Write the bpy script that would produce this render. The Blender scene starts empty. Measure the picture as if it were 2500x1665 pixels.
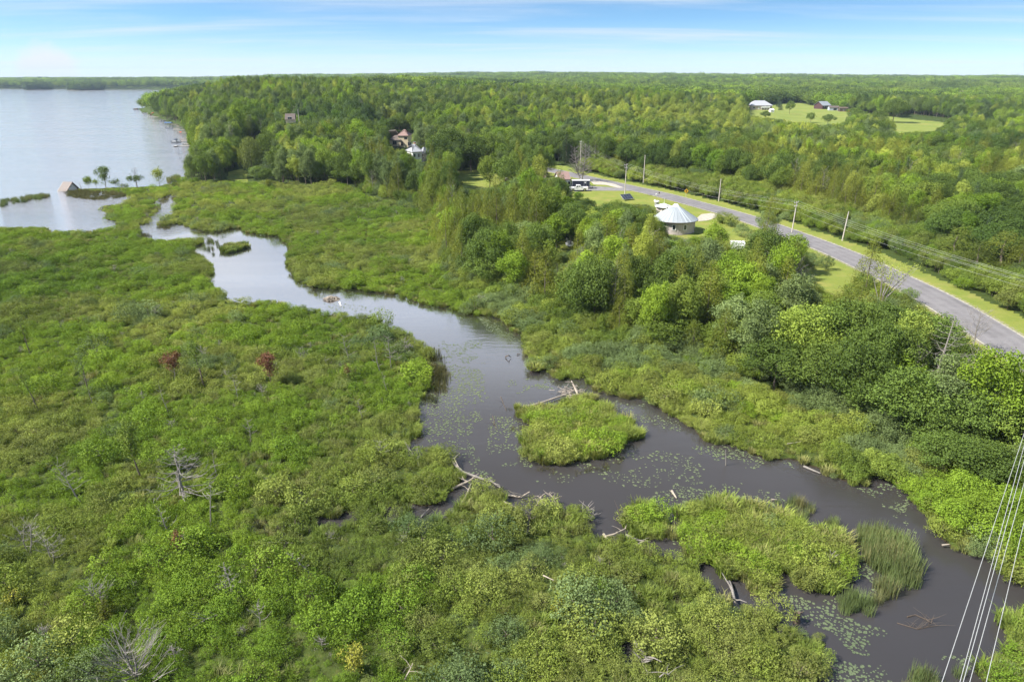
import bpy, math, random
import numpy as np
PI = math.pi
sc = bpy.context.scene
COL = sc.collection
R = random.Random(7)
NR = np.random.default_rng(11)

# ------------------------------------------------------------------ camera, sky, sun, exposure
CAMH = 38.0
FPX = 1667.0
PITCH = math.atan(644.0 / FPX)
SP, CP = math.sin(PITCH), math.cos(PITCH)
cam_d = bpy.data.cameras.new('camera')
cam_d.sensor_width = 36.0
cam_d.lens = 36.0 * FPX / 2500.0
cam_d.clip_start = 0.5
cam_d.clip_end = 20000.0
cam = bpy.data.objects.new('camera', cam_d)
cam.location = (0, 0, CAMH)
cam.rotation_euler = (PI / 2 - PITCH, 0, 0)
COL.objects.link(cam)
sc.camera = cam

SUN_EL = math.radians(46)
SUN_AZ = math.radians(-105)     # compass angle of the sun measured from +Y towards +X
sund = bpy.data.lights.new('sun', 'SUN')
sund.energy = 5.0
sund.angle = math.radians(1.2)
sund.color = (1.0, 0.95, 0.86)
sun = bpy.data.objects.new('sun', sund)
sdir = (math.sin(SUN_AZ) * math.cos(SUN_EL), math.cos(SUN_AZ) * math.cos(SUN_EL), math.sin(SUN_EL))
from mathutils import Vector, Matrix, Euler
sun.rotation_euler = Vector(sdir).to_track_quat('Z', 'Y').to_euler()
sun.location = (-60, -20, 90)
COL.objects.link(sun)

world = bpy.data.worlds.new('World')
sc.world = world
world.use_nodes = True
wn = world.node_tree
wn.nodes.clear()


def nd(t, typ, **kw):
    n = t.nodes.new(typ)
    for k, v in kw.items():
        setattr(n, k, v)
    return n


def lk(t, a, b):
    t.links.new(a, b)


def mathn(t, op, a, b=None, clamp=False):
    n = t.nodes.new('ShaderNodeMath')
    n.operation = op
    n.use_clamp = clamp
    for i, v in enumerate((a, b)):
        if v is None:
            continue
        if isinstance(v, (int, float)):
            n.inputs[i].default_value = v
        else:
            t.links.new(v, n.inputs[i])
    return n.outputs[0]


def ramp(t, fac, stops, interp='LINEAR'):
    n = t.nodes.new('ShaderNodeValToRGB')
    n.color_ramp.interpolation = interp
    e = n.color_ramp.elements
    e[0].position, e[0].color = stops[0][0], (*stops[0][1], 1)
    e[1].position, e[1].color = stops[-1][0], (*stops[-1][1], 1)
    for p, c in stops[1:-1]:
        x = e.new(p)
        x.color = (*c, 1)
    t.links.new(fac, n.inputs[0])
    return n.outputs[0]


def mixc(t, fac, a, b, mode='MIX'):
    n = t.nodes.new('ShaderNodeMix')
    n.data_type = 'RGBA'
    n.blend_type = mode
    for s, v in ((n.inputs[0], fac), (n.inputs[6], a), (n.inputs[7], b)):
        if isinstance(v, (int, float)):
            s.default_value = v
        elif isinstance(v, tuple):
            s.default_value = (*v, 1) if len(v) == 3 else v
        else:
            t.links.new(v, s)
    return n.outputs[2]


# sky: Nishita, looked up a little steeper so its low blue matches, under thin streaked cloud
tc = nd(wn, 'ShaderNodeTexCoord')
sep = nd(wn, 'ShaderNodeSeparateXYZ')
lk(wn, tc.outputs['Generated'], sep.inputs[0])
elz = mathn(wn, 'MAXIMUM', sep.outputs[2], 0.0)
zz = mathn(wn, 'ADD', mathn(wn, 'MULTIPLY', elz, 3.4), 0.05)
cmb = nd(wn, 'ShaderNodeCombineXYZ')
lk(wn, sep.outputs[0], cmb.inputs[0])
lk(wn, sep.outputs[1], cmb.inputs[1])
lk(wn, zz, cmb.inputs[2])
nrm = nd(wn, 'ShaderNodeVectorMath', operation='NORMALIZE')
lk(wn, cmb.outputs[0], nrm.inputs[0])
sky = nd(wn, 'ShaderNodeTexSky', sky_type='NISHITA')
sky.sun_disc = False
sky.sun_elevation = SUN_EL
sky.sun_rotation = SUN_AZ
sky.air_density = 1.3
sky.dust_density = 0.3
sky.ozone_density = 2.0
lk(wn, nrm.outputs[0], sky.inputs[0])
# cloud sheet coordinates: direction projected on a high plane
inv = mathn(wn, 'DIVIDE', 1.0, mathn(wn, 'ADD', elz, 0.055))
pr = nd(wn, 'ShaderNodeVectorMath', operation='SCALE')
lk(wn, tc.outputs['Generated'], pr.inputs[0])
lk(wn, inv, pr.inputs[3])
mp = nd(wn, 'ShaderNodeMapping')
mp.inputs['Rotation'].default_value = (0, 0, math.radians(-38))
mp.inputs['Scale'].default_value = (0.3, 0.95, 0.0)
mp.inputs['Location'].default_value = (3.1, 1.7, 0)
lk(wn, pr.outputs[0], mp.inputs[0])
n1 = nd(wn, 'ShaderNodeTexNoise')
n1.inputs['Scale'].default_value = 0.8
n1.inputs['Detail'].default_value = 8
n1.inputs['Roughness'].default_value = 0.62
n1.inputs['Distortion'].default_value = 0.5
lk(wn, mp.outputs[0], n1.inputs['Vector'])
c_low = ramp(wn, n1.outputs[0], [(0.4, (0, 0, 0)), (0.85, (0.68, 0.68, 0.7))], 'EASE')
# just above the view the sky is mostly covered by soft bright cloud (it is what the water mirrors)
c_high = ramp(wn, n1.outputs[0], [(0.35, (0, 0, 0)), (0.52, (1, 1, 1))], 'EASE')
up = ramp(wn, elz, [(0.09, (0, 0, 0)), (0.15, (1, 1, 1))])
cl = mixc(wn, up, c_low, c_high)
thin = ramp(wn, elz, [(0.35, (1, 1, 1)), (0.75, (0.35, 0.35, 0.35))])  # cloud cover thinned overhead, out of view, to lower the fill light
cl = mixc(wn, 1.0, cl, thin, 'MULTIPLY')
# whiter towards the horizon
hz = ramp(wn, elz, [(0.0, (0.82, 0.82, 0.82)), (0.012, (0.6, 0.6, 0.6)), (0.035, (0.22, 0.22, 0.22)), (0.07, (0.0, 0.0, 0.0))])
clm = mixc(wn, 1.0, cl, hz, 'SCREEN')
# low puffy cloud bank at the left of the horizon
dv = nd(wn, 'ShaderNodeVectorMath', operation='DISTANCE')
lk(wn, tc.outputs['Generated'], dv.inputs[0])
CLX, CLY = (112 - 1250) / FPX, 1.0
q = Vector((CLX, CP - (180 - 832.5) / FPX * SP, -SP - (180 - 832.5) / FPX * CP)).normalized()
dv.inputs[1].default_value = q
n2 = nd(wn, 'ShaderNodeTexNoise')
n2.inputs['Scale'].default_value = 34.0
n2.inputs['Detail'].default_value = 5
lk(wn, tc.outputs['Generated'], n2.inputs['Vector'])
puff = mathn(wn, 'ADD', dv.outputs['Value'], mathn(wn, 'MULTIPLY', mathn(wn, 'SUBTRACT', n2.outputs[0], 0.5), 0.03))
pf = ramp(wn, puff, [(0.022, (1, 1, 1)), (0.036, (0, 0, 0))], 'EASE')
clm2 = mixc(wn, 1.0, clm, pf, 'SCREEN')
skyc = mixc(wn, 1.0, sky.outputs[0], (1.2, 1.6, 1.78), 'MULTIPLY')
ccol = ramp(wn, elz, [(0.0, (1.0, 1.0, 1.0)), (0.35, (0.95, 0.94, 0.93)), (0.55, (0.55, 0.54, 0.53)), (0.95, (0.42, 0.42, 0.42))])  # unseen overhead cloud dimmed to cut fill and darken near water reflections
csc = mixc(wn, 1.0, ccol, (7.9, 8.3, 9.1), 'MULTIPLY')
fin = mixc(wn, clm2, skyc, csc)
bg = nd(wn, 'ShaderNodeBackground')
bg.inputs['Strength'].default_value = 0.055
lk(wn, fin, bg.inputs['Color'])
wo = nd(wn, 'ShaderNodeOutputWorld')
lk(wn, bg.outputs[0], wo.inputs['Surface'])

sc.view_settings.view_transform = 'Standard'
sc.view_settings.look = 'None'
sc.view_settings.exposure = 1.05
sc.view_settings.gamma = 1.0
sc.view_settings.use_curve_mapping = False
sc.render.engine = 'CYCLES'
cy = sc.cycles
cy.max_bounces = 6
cy.diffuse_bounces = 1
cy.glossy_bounces = 2
cy.transmission_bounces = 3
cy.transparent_max_bounces = 8
cy.volume_bounces = 0
cy.caustics_reflective = False
cy.caustics_refractive = False
cy.use_adaptive_sampling = True
cy.adaptive_threshold = 0.02
cy.use_denoising = True

# ------------------------------------------------------------------ picture <-> ground helpers


def shadow(px, py):
    """ground-plane (z=0) point seen at a pixel of the photograph"""
    px = np.asarray(px, float); py = np.asarray(py, float)
    vx = (px - 1250) / FPX; vy = (py - 832.5) / FPX
    t = CAMH / (SP + vy * CP)
    return vx * t, (CP - vy * SP) * t


def proj(x, y, z):
    x = np.asarray(x, float); y = np.asarray(y, float); z = np.asarray(z, float)
    d = y * CP + (CAMH - z) * SP
    v = ((CAMH - z) * CP - y * SP) / d
    return 1250 + FPX * x / d, 832.5 + FPX * v, d


def inside(poly, X, Y):
    X = np.asarray(X, float); Y = np.asarray(Y, float)
    out = np.zeros(X.shape, bool)
    P = np.asarray(poly, float)
    x0, y0 = P.min(0); x1, y1 = P.max(0)
    sel = (X >= x0) & (X <= x1) & (Y >= y0) & (Y <= y1)
    if not sel.any():
        return out
    xs, ys = X[sel], Y[sel]
    r = np.zeros(xs.shape, bool)
    j = len(P) - 1
    for i in range(len(P)):
        xi, yi = P[i]; xj, yj = P[j]
        if yi != yj:
            r ^= ((yi > ys) != (yj > ys)) & (xs < (xj - xi) * (ys - yi) / (yj - yi) + xi)
        j = i
    out[sel] = r
    return out


def wpoly(pts):
    a = np.array(pts, float)
    x, y = shadow(a[:, 0], a[:, 1])
    return np.stack([x, y], 1)


def sstep(a, b, x):
    t = np.clip((np.asarray(x, float) - a) / (b - a), 0, 1)
    return t * t * (3 - 2 * t)


_perm = np.random.default_rng(5).random((256, 256))


def vnoise(x, y):
    x = np.asarray(x, float); y = np.asarray(y, float)
    xi = np.floor(x).astype(int); yi = np.floor(y).astype(int)
    fx = x - xi; fy = y - yi
    fx = fx * fx * (3 - 2 * fx); fy = fy * fy * (3 - 2 * fy)
    a = _perm[xi & 255, yi & 255]; b = _perm[(xi + 1) & 255, yi & 255]
    c = _perm[xi & 255, (yi + 1) & 255]; d = _perm[(xi + 1) & 255, (yi + 1) & 255]
    return (a * (1 - fx) + b * fx) * (1 - fy) + (c * (1 - fx) + d * fx) * fy


def fnoise(x, y, o=3):
    s = 0; a = 1; t = 0
    for k in range(o):
        s = s + a * vnoise(x * 2 ** k + 17.3 * k, y * 2 ** k + 9.1 * k); t += a; a *= 0.5
    return s / t


# ------------------------------------------------------------------ the map, traced as outlines on the ground
CREEK = [(443, 474), (422, 486), (420, 495), (428, 499), (416, 518), (395, 530), (385, 542), (386, 556), (405, 556), (422, 551), (446, 551), (464, 559),
         (490, 566), (529, 569), (565, 560), (587, 560), (597, 568), (630, 575), (666, 578), (684, 582), (704, 605), (702, 619), (701, 649),
         (710, 661), (720, 685), (749, 700), (766, 706), (820, 709), (867, 709), (921, 717), (980, 726), (1031, 746), (1087, 753), (1144, 771),
         (1203, 774), (1239, 791), (1248, 809), (1266, 815), (1278, 840), (1283, 857), (1287, 886), (1301, 906), (1323, 904), (1348, 922), (1373, 933),
         (1428, 922), (1435, 947), (1464, 962), (1521, 973), (1565, 976), (1608, 1002), (1644, 1023), (1691, 1050), (1714, 1081), (1760, 1084),
         (1798, 1091), (1828, 1110), (1888, 1127), (1926, 1127), (1943, 1131), (1985, 1145), (2015, 1157), (2023, 1170), (2074, 1182), (2129, 1195), (2125, 1170),
         (2159, 1174), (2184, 1187), (2227, 1216), (2240, 1242), (2269, 1271), (2278, 1305), (2329, 1348), (2380, 1361), (2414, 1361), (2447, 1399),
         (2500, 1437), (2620, 1500), (2800, 1700), (2700, 1900), (2350, 1900), (2010, 1760), (2002, 1653), (2010, 1585), (2036, 1573), (2032, 1551), (1981, 1534), (1926, 1526),
         (1896, 1526), (1926, 1500), (1913, 1483), (1870, 1479), (1820, 1471), (1794, 1475), (1777, 1458), (1735, 1437), (1726, 1411),
         (1701, 1377), (1675, 1366), (1644, 1346), (1590, 1334), (1547, 1337), (1547, 1319), (1521, 1305), (1464, 1312), (1431, 1294), (1428, 1265),
         (1424, 1251), (1406, 1240), (1384, 1243), (1363, 1225), (1337, 1225), (1290, 1229), (1289, 1283), (1281, 1283), (1280, 1240),
         (1233, 1222), (1240, 1204), (1222, 1189), (1207, 1196), (1204, 1182), (1175, 1175), (1146, 1189), (1135, 1211), (1103, 1240),
         (1067, 1254), (1038, 1276), (1038, 1305), (1016, 1301), (1020, 1276), (1016, 1256), (994, 1247), (940, 1254), (850, 1266), (806, 1275), (738, 1284),
         (696, 1300), (620, 1284), (602, 1280), (602, 1274), (696, 1291), (738, 1274), (806, 1265), (850, 1256), (940, 1244), (994, 1236), (1030, 1240), (1067, 1238), (1103, 1204),
         (1128, 1182), (1124, 1157), (1095, 1124), (1088, 1103), (1067, 1092), (1041, 1088), (1012, 1110), (985, 1112), (1000, 1085), (1030, 1068), (1038, 1052), (1031, 1031), (1016, 1027), (1016, 994),
         (1023, 976), (1052, 958), (1074, 947), (1052, 933), (1056, 886), (1052, 857), (1046, 845), (1016, 827), (1010, 816), (983, 807),
         (963, 795), (927, 774), (891, 767), (838, 762), (790, 759), (778, 753), (746, 747), (704, 744), (683, 732), (650, 728), (618, 731), (588, 732),
         (574, 726), (547, 725), (544, 709), (520, 697), (502, 682), (520, 670), (520, 649), (505, 631), (487, 619), (473, 616), (467, 608),
         (499, 593), (502, 584), (487, 579), (428, 582), (374, 584), (342, 575), (339, 560), (336, 551), (363, 548), (371, 533), (395, 510),
         (383, 495), (392, 486), (416, 480)]
ISL_A = [(1276, 1081), (1276, 1117), (1298, 1126), (1373, 1139), (1428, 1124), (1485, 1110), (1518, 1092), (1536, 1074), (1568, 1067), (1565, 1052),
         (1536, 1027), (1507, 1016), (1471, 994), (1449, 976), (1413, 976), (1370, 994), (1340, 1003), (1319, 1000), (1283, 1003), (1268, 1015), (1275, 1030), (1301, 1038), (1298, 1056)]
ISL_B = [(1688, 1237), (1714, 1221), (1777, 1229), (1887, 1254), (1938, 1271), (2010, 1297), (2057, 1314), (2078, 1348), (2074, 1390), (2044, 1424),
         (2010, 1454), (1955, 1433), (1947, 1420), (1887, 1369), (1879, 1369), (1870, 1407), (1777, 1416), (1739, 1373), (1688, 1373), (1667, 1322), (1663, 1288)]
ISL_C = [(1525, 1262), (1540, 1245), (1590, 1238), (1625, 1258), (1641, 1290), (1638, 1316), (1600, 1322), (1560, 1312), (1535, 1290)]
ISL_D = [(1815, 1420), (1840, 1405), (1880, 1412), (1888, 1440), (1870, 1465), (1830, 1455)]
ISL_E = [(2447, 1540), (2470, 1500), (2560, 1495), (2600, 1560), (2540, 1590), (2480, 1580)]
ISL_F = [(2400, 1640), (2430, 1600), (2560, 1595), (2700, 1640), (2650, 1800), (2450, 1800)]
ISL_G = [(543, 612), (560, 600), (605, 598), (607, 606), (580, 613), (552, 622)]
ISLANDS = [ISL_A, ISL_B, ISL_C, ISL_D, ISL_E, ISL_F, ISL_G]
POOL = [(1478, 1550), (1507, 1562), (1514, 1572), (1557, 1572), (1562, 1607), (1529, 1632), (1519, 1597), (1482, 1560)]
LAKE_PX = [(208, 565), (240, 556), (285, 551), (287, 545), (247, 536), (258, 520), (240, 516), (241, 509), (250, 502), (306, 495), (308, 489),
           (318, 481), (297, 474), (235, 470), (190, 468), (188, 460), (240, 459), (300, 457), (385, 454), (410, 447), (440, 441), (458, 400), (466, 370), (464, 357), (461, 340),
           (459, 325), (456, 317), (443, 309), (435, 304), (408, 298), (389, 287), (374, 281), (352, 275), (346, 270), (330, 266)]
LAKE_W = list(map(tuple, wpoly(LAKE_PX))) + [(-430, 960), (-360, 1300), (-520, 2150), (-1223, 2330), (-1750, 2520), (-2600, 2620), (-4500, 2600), (-4500, 100), (-300, 100)] + \
    list(map(tuple, wpoly([(-500, 554), (0, 554), (50, 553), (110, 553), (119, 562), (190, 563)])))
W_LAKE_SEEN = wpoly(LAKE_PX[:-1] + [(326, 264), (334, 252), (352, 236), (370, 222), (377, 217.5), (-600, 214), (-600, 554), (0, 554), (50, 553), (110, 553), (119, 562), (190, 563)])
W_CREEK = wpoly(CREEK)
W_ISL = [wpoly(p) for p in ISLANDS]
W_POOL = wpoly(POOL)
W_LAKE = np.array(LAKE_W)


def is_water(X, Y):
    w = inside(W_CREEK, X, Y)
    for p in W_ISL:
        w &= ~inside(p, X, Y)
    return w | inside(W_LAKE, X, Y) | inside(W_POOL, X, Y)


# road centreline from its two traced edges
RN = [(1285, 401), (1313, 407), (1408, 423), (1444, 432), (1527, 450), (1646, 477), (1735, 498), (1818, 519), (1943, 563), (2047, 599), (2121, 631), (2246, 686), (2335, 729), (2454, 795), (2500, 822)]
RS = [(1285, 405), (1313, 412), (1405, 435), (1447, 444), (1524, 462), (1616, 480), (1661, 496), (1744, 520), (1824, 545), (1889, 568), (1960, 596), (2038, 628), (2106, 661), (2157, 688), (2231, 723), (2287, 753), (2463, 884), (2500, 911)]
TREELINE = [(-3000, 300), (420, 430), (440, 443), (550, 448), (603, 449), (674, 450), (763, 455), (808, 448), (853, 455), (882, 480), (957, 497), (1031, 515), (1070, 560), (1085, 620),
            (1095, 670), (1150, 700), (1230, 730), (1330, 780), (1450, 830), (1600, 870), (1750, 905), (1900, 960), (2020, 1030), (2100, 1080),
            (2250, 1140), (2500, 1230), (2900, 1380), (4200, 1900)]
_tlx, _tly = np.array(TREELINE, float).T


def upland_px(px, py):
    return py < np.interp(px, _tlx, _tly)


def upl(x, y):
    s = ((x + 15) * 193 + (y - 135) * 150) / 244.0
    return sstep(0, 45, s)


def elev(x, y):
    x = np.asarray(x, float); y = np.asarray(y, float)
    r = np.sqrt(x * x + y * y)
    e = 0.25 + 0.9 * upl(x, y) * (1 - 0.4 * sstep(400, 900, r))
    far = sstep(700, 2600, y)
    bump = 22 * np.exp(-((x - 200) / 1100) ** 2) + 14 * np.exp(-((x - 2300) / 900) ** 2) + 7
    e = e + far * (bump * (0.55 + 0.7 * fnoise(x / 900 + 3, y / 1100 + 8, 3)) * 0.75)
    e = e + sstep(1500, 4200, y) * (10 * np.exp(-((x + 100) / 1800) ** 2) + 5 * fnoise(x / 500, y / 700, 2))
    e = e + sstep(350, 800, y) * (1.5 + 5 * fnoise(x / 160 + 7, y / 220, 2)) * sstep(-150, 50, x + 0.35 * (y - 350))
    sx = np.interp(y, [255, 430, 560, 700, 806, 870, 960, 1300, 2150], [-123, -202, -270, -357, -437, -480, -430, -360, -520])
    e = e + 15 * sstep(4, 110, x - sx) * sstep(330, 620, y) * (1 - sstep(1000, 1700, y)) * (1 - sstep(-150, 350, x)) * (.75 + .5 * fnoise(x / 120, y / 150, 2))
    return e


def at(px, py, z=None):
    """ground point (x, y, z) under a photograph pixel"""
    sx, sy = shadow(px, py)
    g = 0.3
    for _ in range(5):
        x, y = sx * (CAMH - g) / CAMH, sy * (CAMH - g) / CAMH
        g = float(elev(x, y)) if z is None else z
    return float(sx * (CAMH - g) / CAMH), float(sy * (CAMH - g) / CAMH), g


def epoly(pts):
    return np.array([at(*p_)[:2] for p_ in pts])


def depth(p):
    return float(p[1] * CP + (CAMH - p[2]) * SP)


def hgt(p, pytop):
    """height above ground point p whose top shows at row pytop"""
    v = (pytop - 832.5) / FPX
    # (H-z)CP - y SP = v (y CP + (H-z) SP)
    hz_ = p[1] * (SP + v * CP) / (CP - v * SP)
    return CAMH - hz_ - p[2]


# keep-clear outlines (things the photograph shows in full)
SEE = {
    'road': RN + RS[::-1],
    'lawn_main': [(1393, 466), (1540, 462), (1646, 492), (1744, 520), (1745, 532), (1716, 541), (1711, 529), (1616, 510), (1586, 497), (1497, 494), (1467, 511), (1438, 494), (1393, 482)],
    'lawn_right': [(1708, 540), (1738, 548), (1785, 566), (1839, 584), (1830, 600), (1812, 602), (1780, 592), (1740, 580), (1710, 570)],
    'lawn_strip': [(1975, 640), (2005, 625), (2100, 680), (2060, 700), (2045, 722), (2010, 700), (1983, 680)],
    'lawn_north': [(1296, 396), (1393, 414), (1400, 421), (1313, 407)],
    'lawn_left': [(1122, 425), (1263, 426), (1252, 437), (1165, 462), (1118, 452)],
    'lawn_lake': [(560, 420), (590, 412), (606, 420), (603, 447), (548, 447)],
    'clearing': [(1340, 600), (1380, 588), (1412, 592), (1400, 610), (1340, 622)],
    'field_a': [(1827, 268), (1943, 252), (1966, 257), (2067, 277), (2060, 298), (2008, 302), (1904, 290), (1830, 280)],
    'field_b': [(2207, 290), (2320, 302), (2287, 318), (2189, 323), (2175, 310)],
    'field_c': [(2383, 306), (2451, 312), (2418, 316), (2391, 313)],
    'round_house': [(1602, 527), (1655, 492), (1714, 528), (1707, 574), (1690, 577), (1668, 577), (1645, 572), (1628, 566), (1622, 540)],
    'truck': [(1388, 438), (1446, 438), (1490, 448), (1536, 462), (1536, 468), (1388, 470)],
    'solar': [(1512, 492), (1528, 476), (1545, 476), (1530, 496)],
    'shed_a': [(1490, 588), (1500, 581), (1516, 595), (1514, 606), (1500, 604)],
    'shed_b': [(1782, 604), (1784, 592), (1800, 588), (1816, 596), (1814, 604)],
    'shed_c': [(1436, 578), (1440, 569), (1452, 574), (1450, 580)],
    'brown_house': [(950, 340), (985, 334), (1006, 343), (1006, 360), (953, 362)],
    'grey_house': [(994, 365), (1010, 357), (1046, 370), (1044, 392), (1010, 390)],
    'drive': [(952, 316), (970, 318), (975, 336), (952, 342)],
    'roof_a': [(1265, 421), (1286, 421), (1286, 430), (1265, 430)],
    'roof_b': [(1312, 424), (1342, 426), (1342, 444), (1318, 446)],
    'roof_c': [(1372, 432), (1389, 432), (1389, 446), (1374, 440)],
    'roof_d': [(697, 280), (718, 280), (720, 288), (702, 288)],
    'pole_a': [(1525, 400), (1530, 400), (1528, 480), (1523, 480)],
    'pole_b': [(1573, 379), (1578, 379), (1573, 447), (1569, 447)],
    'pole_c': [(1759, 437), (1765, 437), (1757, 493), (1752, 493)],
    'pole_d': [(2069, 517), (2075, 517), (2060, 590), (2053, 590)],
    'sign': [(1668, 460), (1680, 460), (1680, 475), (1668, 475)],
    'dish': [(1384, 592), (1396, 592), (1396, 604), (1384, 604)],
    'stone_house': [(1826, 262), (1835, 250), (1860, 246), (1886, 256), (1886, 270), (1828, 270)],
    'red_house': [(1992, 258), (2010, 249), (2032, 258), (2068, 264), (2080, 276), (1996, 270)],
    'mast': [(1598, 480), (1612, 470), (1626, 480), (1626, 510), (1600, 510)],
    'willow_place': [(600, 345), (640, 340), (655, 365), (655, 400), (600, 405)],
}
SEEW = {k: wpoly(v) for k, v in SEE.items()}


def seen(X, Y, Z):
    """True where a point at height Z would stand in front of something the photograph shows"""
    k = CAMH / np.maximum(CAMH - Z, 0.5)
    X = np.asarray(X) * k; Y = np.asarray(Y) * k
    ok = np.asarray(Z) < CAMH - 1
    out = np.zeros(np.shape(X), bool)
    for p in SEEW.values():
        out |= inside(p, X, Y)
    return out & ok


def waterseen(X, Y, Z):
    k = CAMH / np.maximum(CAMH - Z, 0.5)
    X = np.asarray(X) * k; Y = np.asarray(Y) * k
    w = inside(W_CREEK, X, Y)
    for p in W_ISL:
        w &= ~inside(p, X, Y)
    return (w | inside(W_LAKE_SEEN, X, Y) | inside(W_POOL, X, Y)) & (np.asarray(Z) < CAMH - 1)


def road_mid():
    n = np.array([(at(*p)) for p in RN]); s = np.array([(at(*p)) for p in RS])
    ty = np.linspace(0, 1, 60)

    def res(a):
        d = np.r_[0, np.cumsum(np.hypot(*(np.diff(a[:, :2], axis=0).T)))]
        return np.stack([np.interp(ty * d[-1], d, a[:, k]) for k in range(2)], 1)
    m = (res(n) + res(s)) / 2
    for _ in range(4):
        m[1:-1] = (m[:-2] + 2 * m[1:-1] + m[2:]) / 4
    d0 = m[0] - m[3]; d0 /= np.hypot(*d0)
    d1 = m[-1] - m[-6]; d1 /= np.hypot(*d1)
    pre = [m[0] + d0 * k + np.array([-0.25, 0.0]) * k * k * 0.006 for k in range(120, 0, -12)]
    post = [m[-1] + d1 * k for k in range(10, 130, 12)]
    return np.array(pre + list(m) + post)


ROAD = road_mid()


def droad(X, Y):
    """distance to the road and side (+ = far side)"""
    X = np.asarray(X, float); Y = np.asarray(Y, float)
    best = np.full(X.shape, 1e9); side = np.zeros(X.shape)
    for i in range(len(ROAD) - 1):
        ax, ay = ROAD[i]; bx, by = ROAD[i + 1]
        ux, uy = bx - ax, by - ay
        L2 = ux * ux + uy * uy
        t = np.clip(((X - ax) * ux + (Y - ay) * uy) / L2, 0, 1)
        dx, dy = X - ax - t * ux, Y - ay - t * uy
        d = np.hypot(dx, dy)
        m = d < best
        best = np.where(m, d, best)
        side = np.where(m, np.sign(ux * dy - uy * dx), side)
    return best, side


# ------------------------------------------------------------------ materials
MATS = {}


def base_mat(name):
    m = bpy.data.materials.new(name)
    m.use_nodes = True
    t = m.node_tree
    for n in list(t.nodes):
        t.nodes.remove(n)
    out = nd(t, 'ShaderNodeOutputMaterial')
    return m, t, out


def pbr(name, col, rough=0.7, metal=0.0, vary=0.25, scale=3.0, bump=0.0, spec=0.4, stripes=None):
    if name in MATS:
        return MATS[name]
    m, t, out = base_mat(name)
    b = nd(t, 'ShaderNodeBsdfPrincipled')
    b.inputs['Roughness'].default_value = rough
    b.inputs['Metallic'].default_value = metal
    b.inputs['Specular IOR Level'].default_value = spec
    g = nd(t, 'ShaderNodeTexCoord')
    n = nd(t, 'ShaderNodeTexNoise')
    n.inputs['Scale'].default_value = scale
    n.inputs['Detail'].default_value = 6
    n.inputs['Roughness'].default_value = 0.65
    lk(t, g.outputs['Object'], n.inputs['Vector'])
    lo = tuple(c * (1 - vary) for c in col); hi = tuple(min(1, c * (1 + vary)) for c in col)
    c = ramp(t, n.outputs[0], [(0.3, lo), (0.7, hi)])
    if stripes:
        w = nd(t, 'ShaderNodeTexNoise')
        w.inputs['Scale'].default_value = 1.0
        mpn = nd(t, 'ShaderNodeMapping')
        mpn.inputs['Scale'].default_value = stripes[1]
        lk(t, g.outputs['Object'], mpn.inputs[0]); lk(t, mpn.outputs[0], w.inputs['Vector'])
        c = mixc(t, ramp(t, w.outputs[0], [(0.48, (0, 0, 0)), (0.62, (1, 1, 1))]), c, stripes[0])
    lk(t, c, b.inputs['Base Color'])
    if bump:
        bp = nd(t, 'ShaderNodeBump')
        bp.inputs['Strength'].default_value = bump
        lk(t, n.outputs[0], bp.inputs['Height']); lk(t, bp.outputs[0], b.inputs['Normal'])
    lk(t, b.outputs[0], out.inputs[0])
    MATS[name] = m
    return m


def foliage(name, c1, c2, c3=None, trans=0.2, patch=0.0):
    m, t, out = base_mat(name)
    a = nd(t, 'ShaderNodeAttribute', attribute_name='rnd')
    oi = nd(t, 'ShaderNodeObjectInfo')
    f = mathn(t, 'ADD', mathn(t, 'MULTIPLY', a.outputs['Fac'], 0.45), mathn(t, 'MULTIPLY', oi.outputs['Random'], 0.6), True)
    c = mixc(t, f, c1, c2)
    if c3:
        r3 = mathn(t, 'FRACT', mathn(t, 'MULTIPLY', oi.outputs['Random'], 7.31))
        c = mixc(t, ramp(t, r3, [(0.6, (0, 0, 0)), (0.85, (0.75, 0.75, 0.75))]), c, c3)
    r2 = mathn(t, 'FRACT', mathn(t, 'MULTIPLY', oi.outputs['Random'], 13.7))
    hs = nd(t, 'ShaderNodeHueSaturation')
    lk(t, mathn(t, 'ADD', mathn(t, 'MULTIPLY', r2, 0.5), 0.76), hs.inputs['Value'])
    hs.inputs['Saturation'].default_value = 0.97
    lk(t, c, hs.inputs['Color'])
    geo = nd(t, 'ShaderNodeNewGeometry')
    nz = nd(t, 'ShaderNodeTexNoise'); nz.inputs['Scale'].default_value = 0.011; nz.inputs['Detail'].default_value = 4; nz.inputs['Roughness'].default_value = 0.65
    lk(t, geo.outputs['Position'], nz.inputs['Vector'])
    col = mixc(t, 1.0, hs.outputs[0], ramp(t, nz.outputs[0], [(0.34, (0.6, 0.7, 0.75)), (0.5, (1.0, 1.0, 1.0)), (0.66, (1.35, 1.3, 1.15))]), 'MULTIPLY')
    b = nd(t, 'ShaderNodeBsdfPrincipled')
    b.inputs['Roughness'].default_value = 0.6
    b.inputs['Specular IOR Level'].default_value = 0.1
    lk(t, col, b.inputs['Base Color'])
    tr = nd(t, 'ShaderNodeBsdfTranslucent')
    lk(t, mixc(t, 1.0, col, (1.25, 1.25, 0.7), 'MULTIPLY'), tr.inputs[0])
    mx = nd(t, 'ShaderNodeMixShader')
    mx.inputs[0].default_value = trans
    lk(t, b.outputs[0], mx.inputs[1]); lk(t, tr.outputs[0], mx.inputs[2])
    lk(t, mx.outputs[0], out.inputs[0])
    MATS[name] = m
    return m


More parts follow.
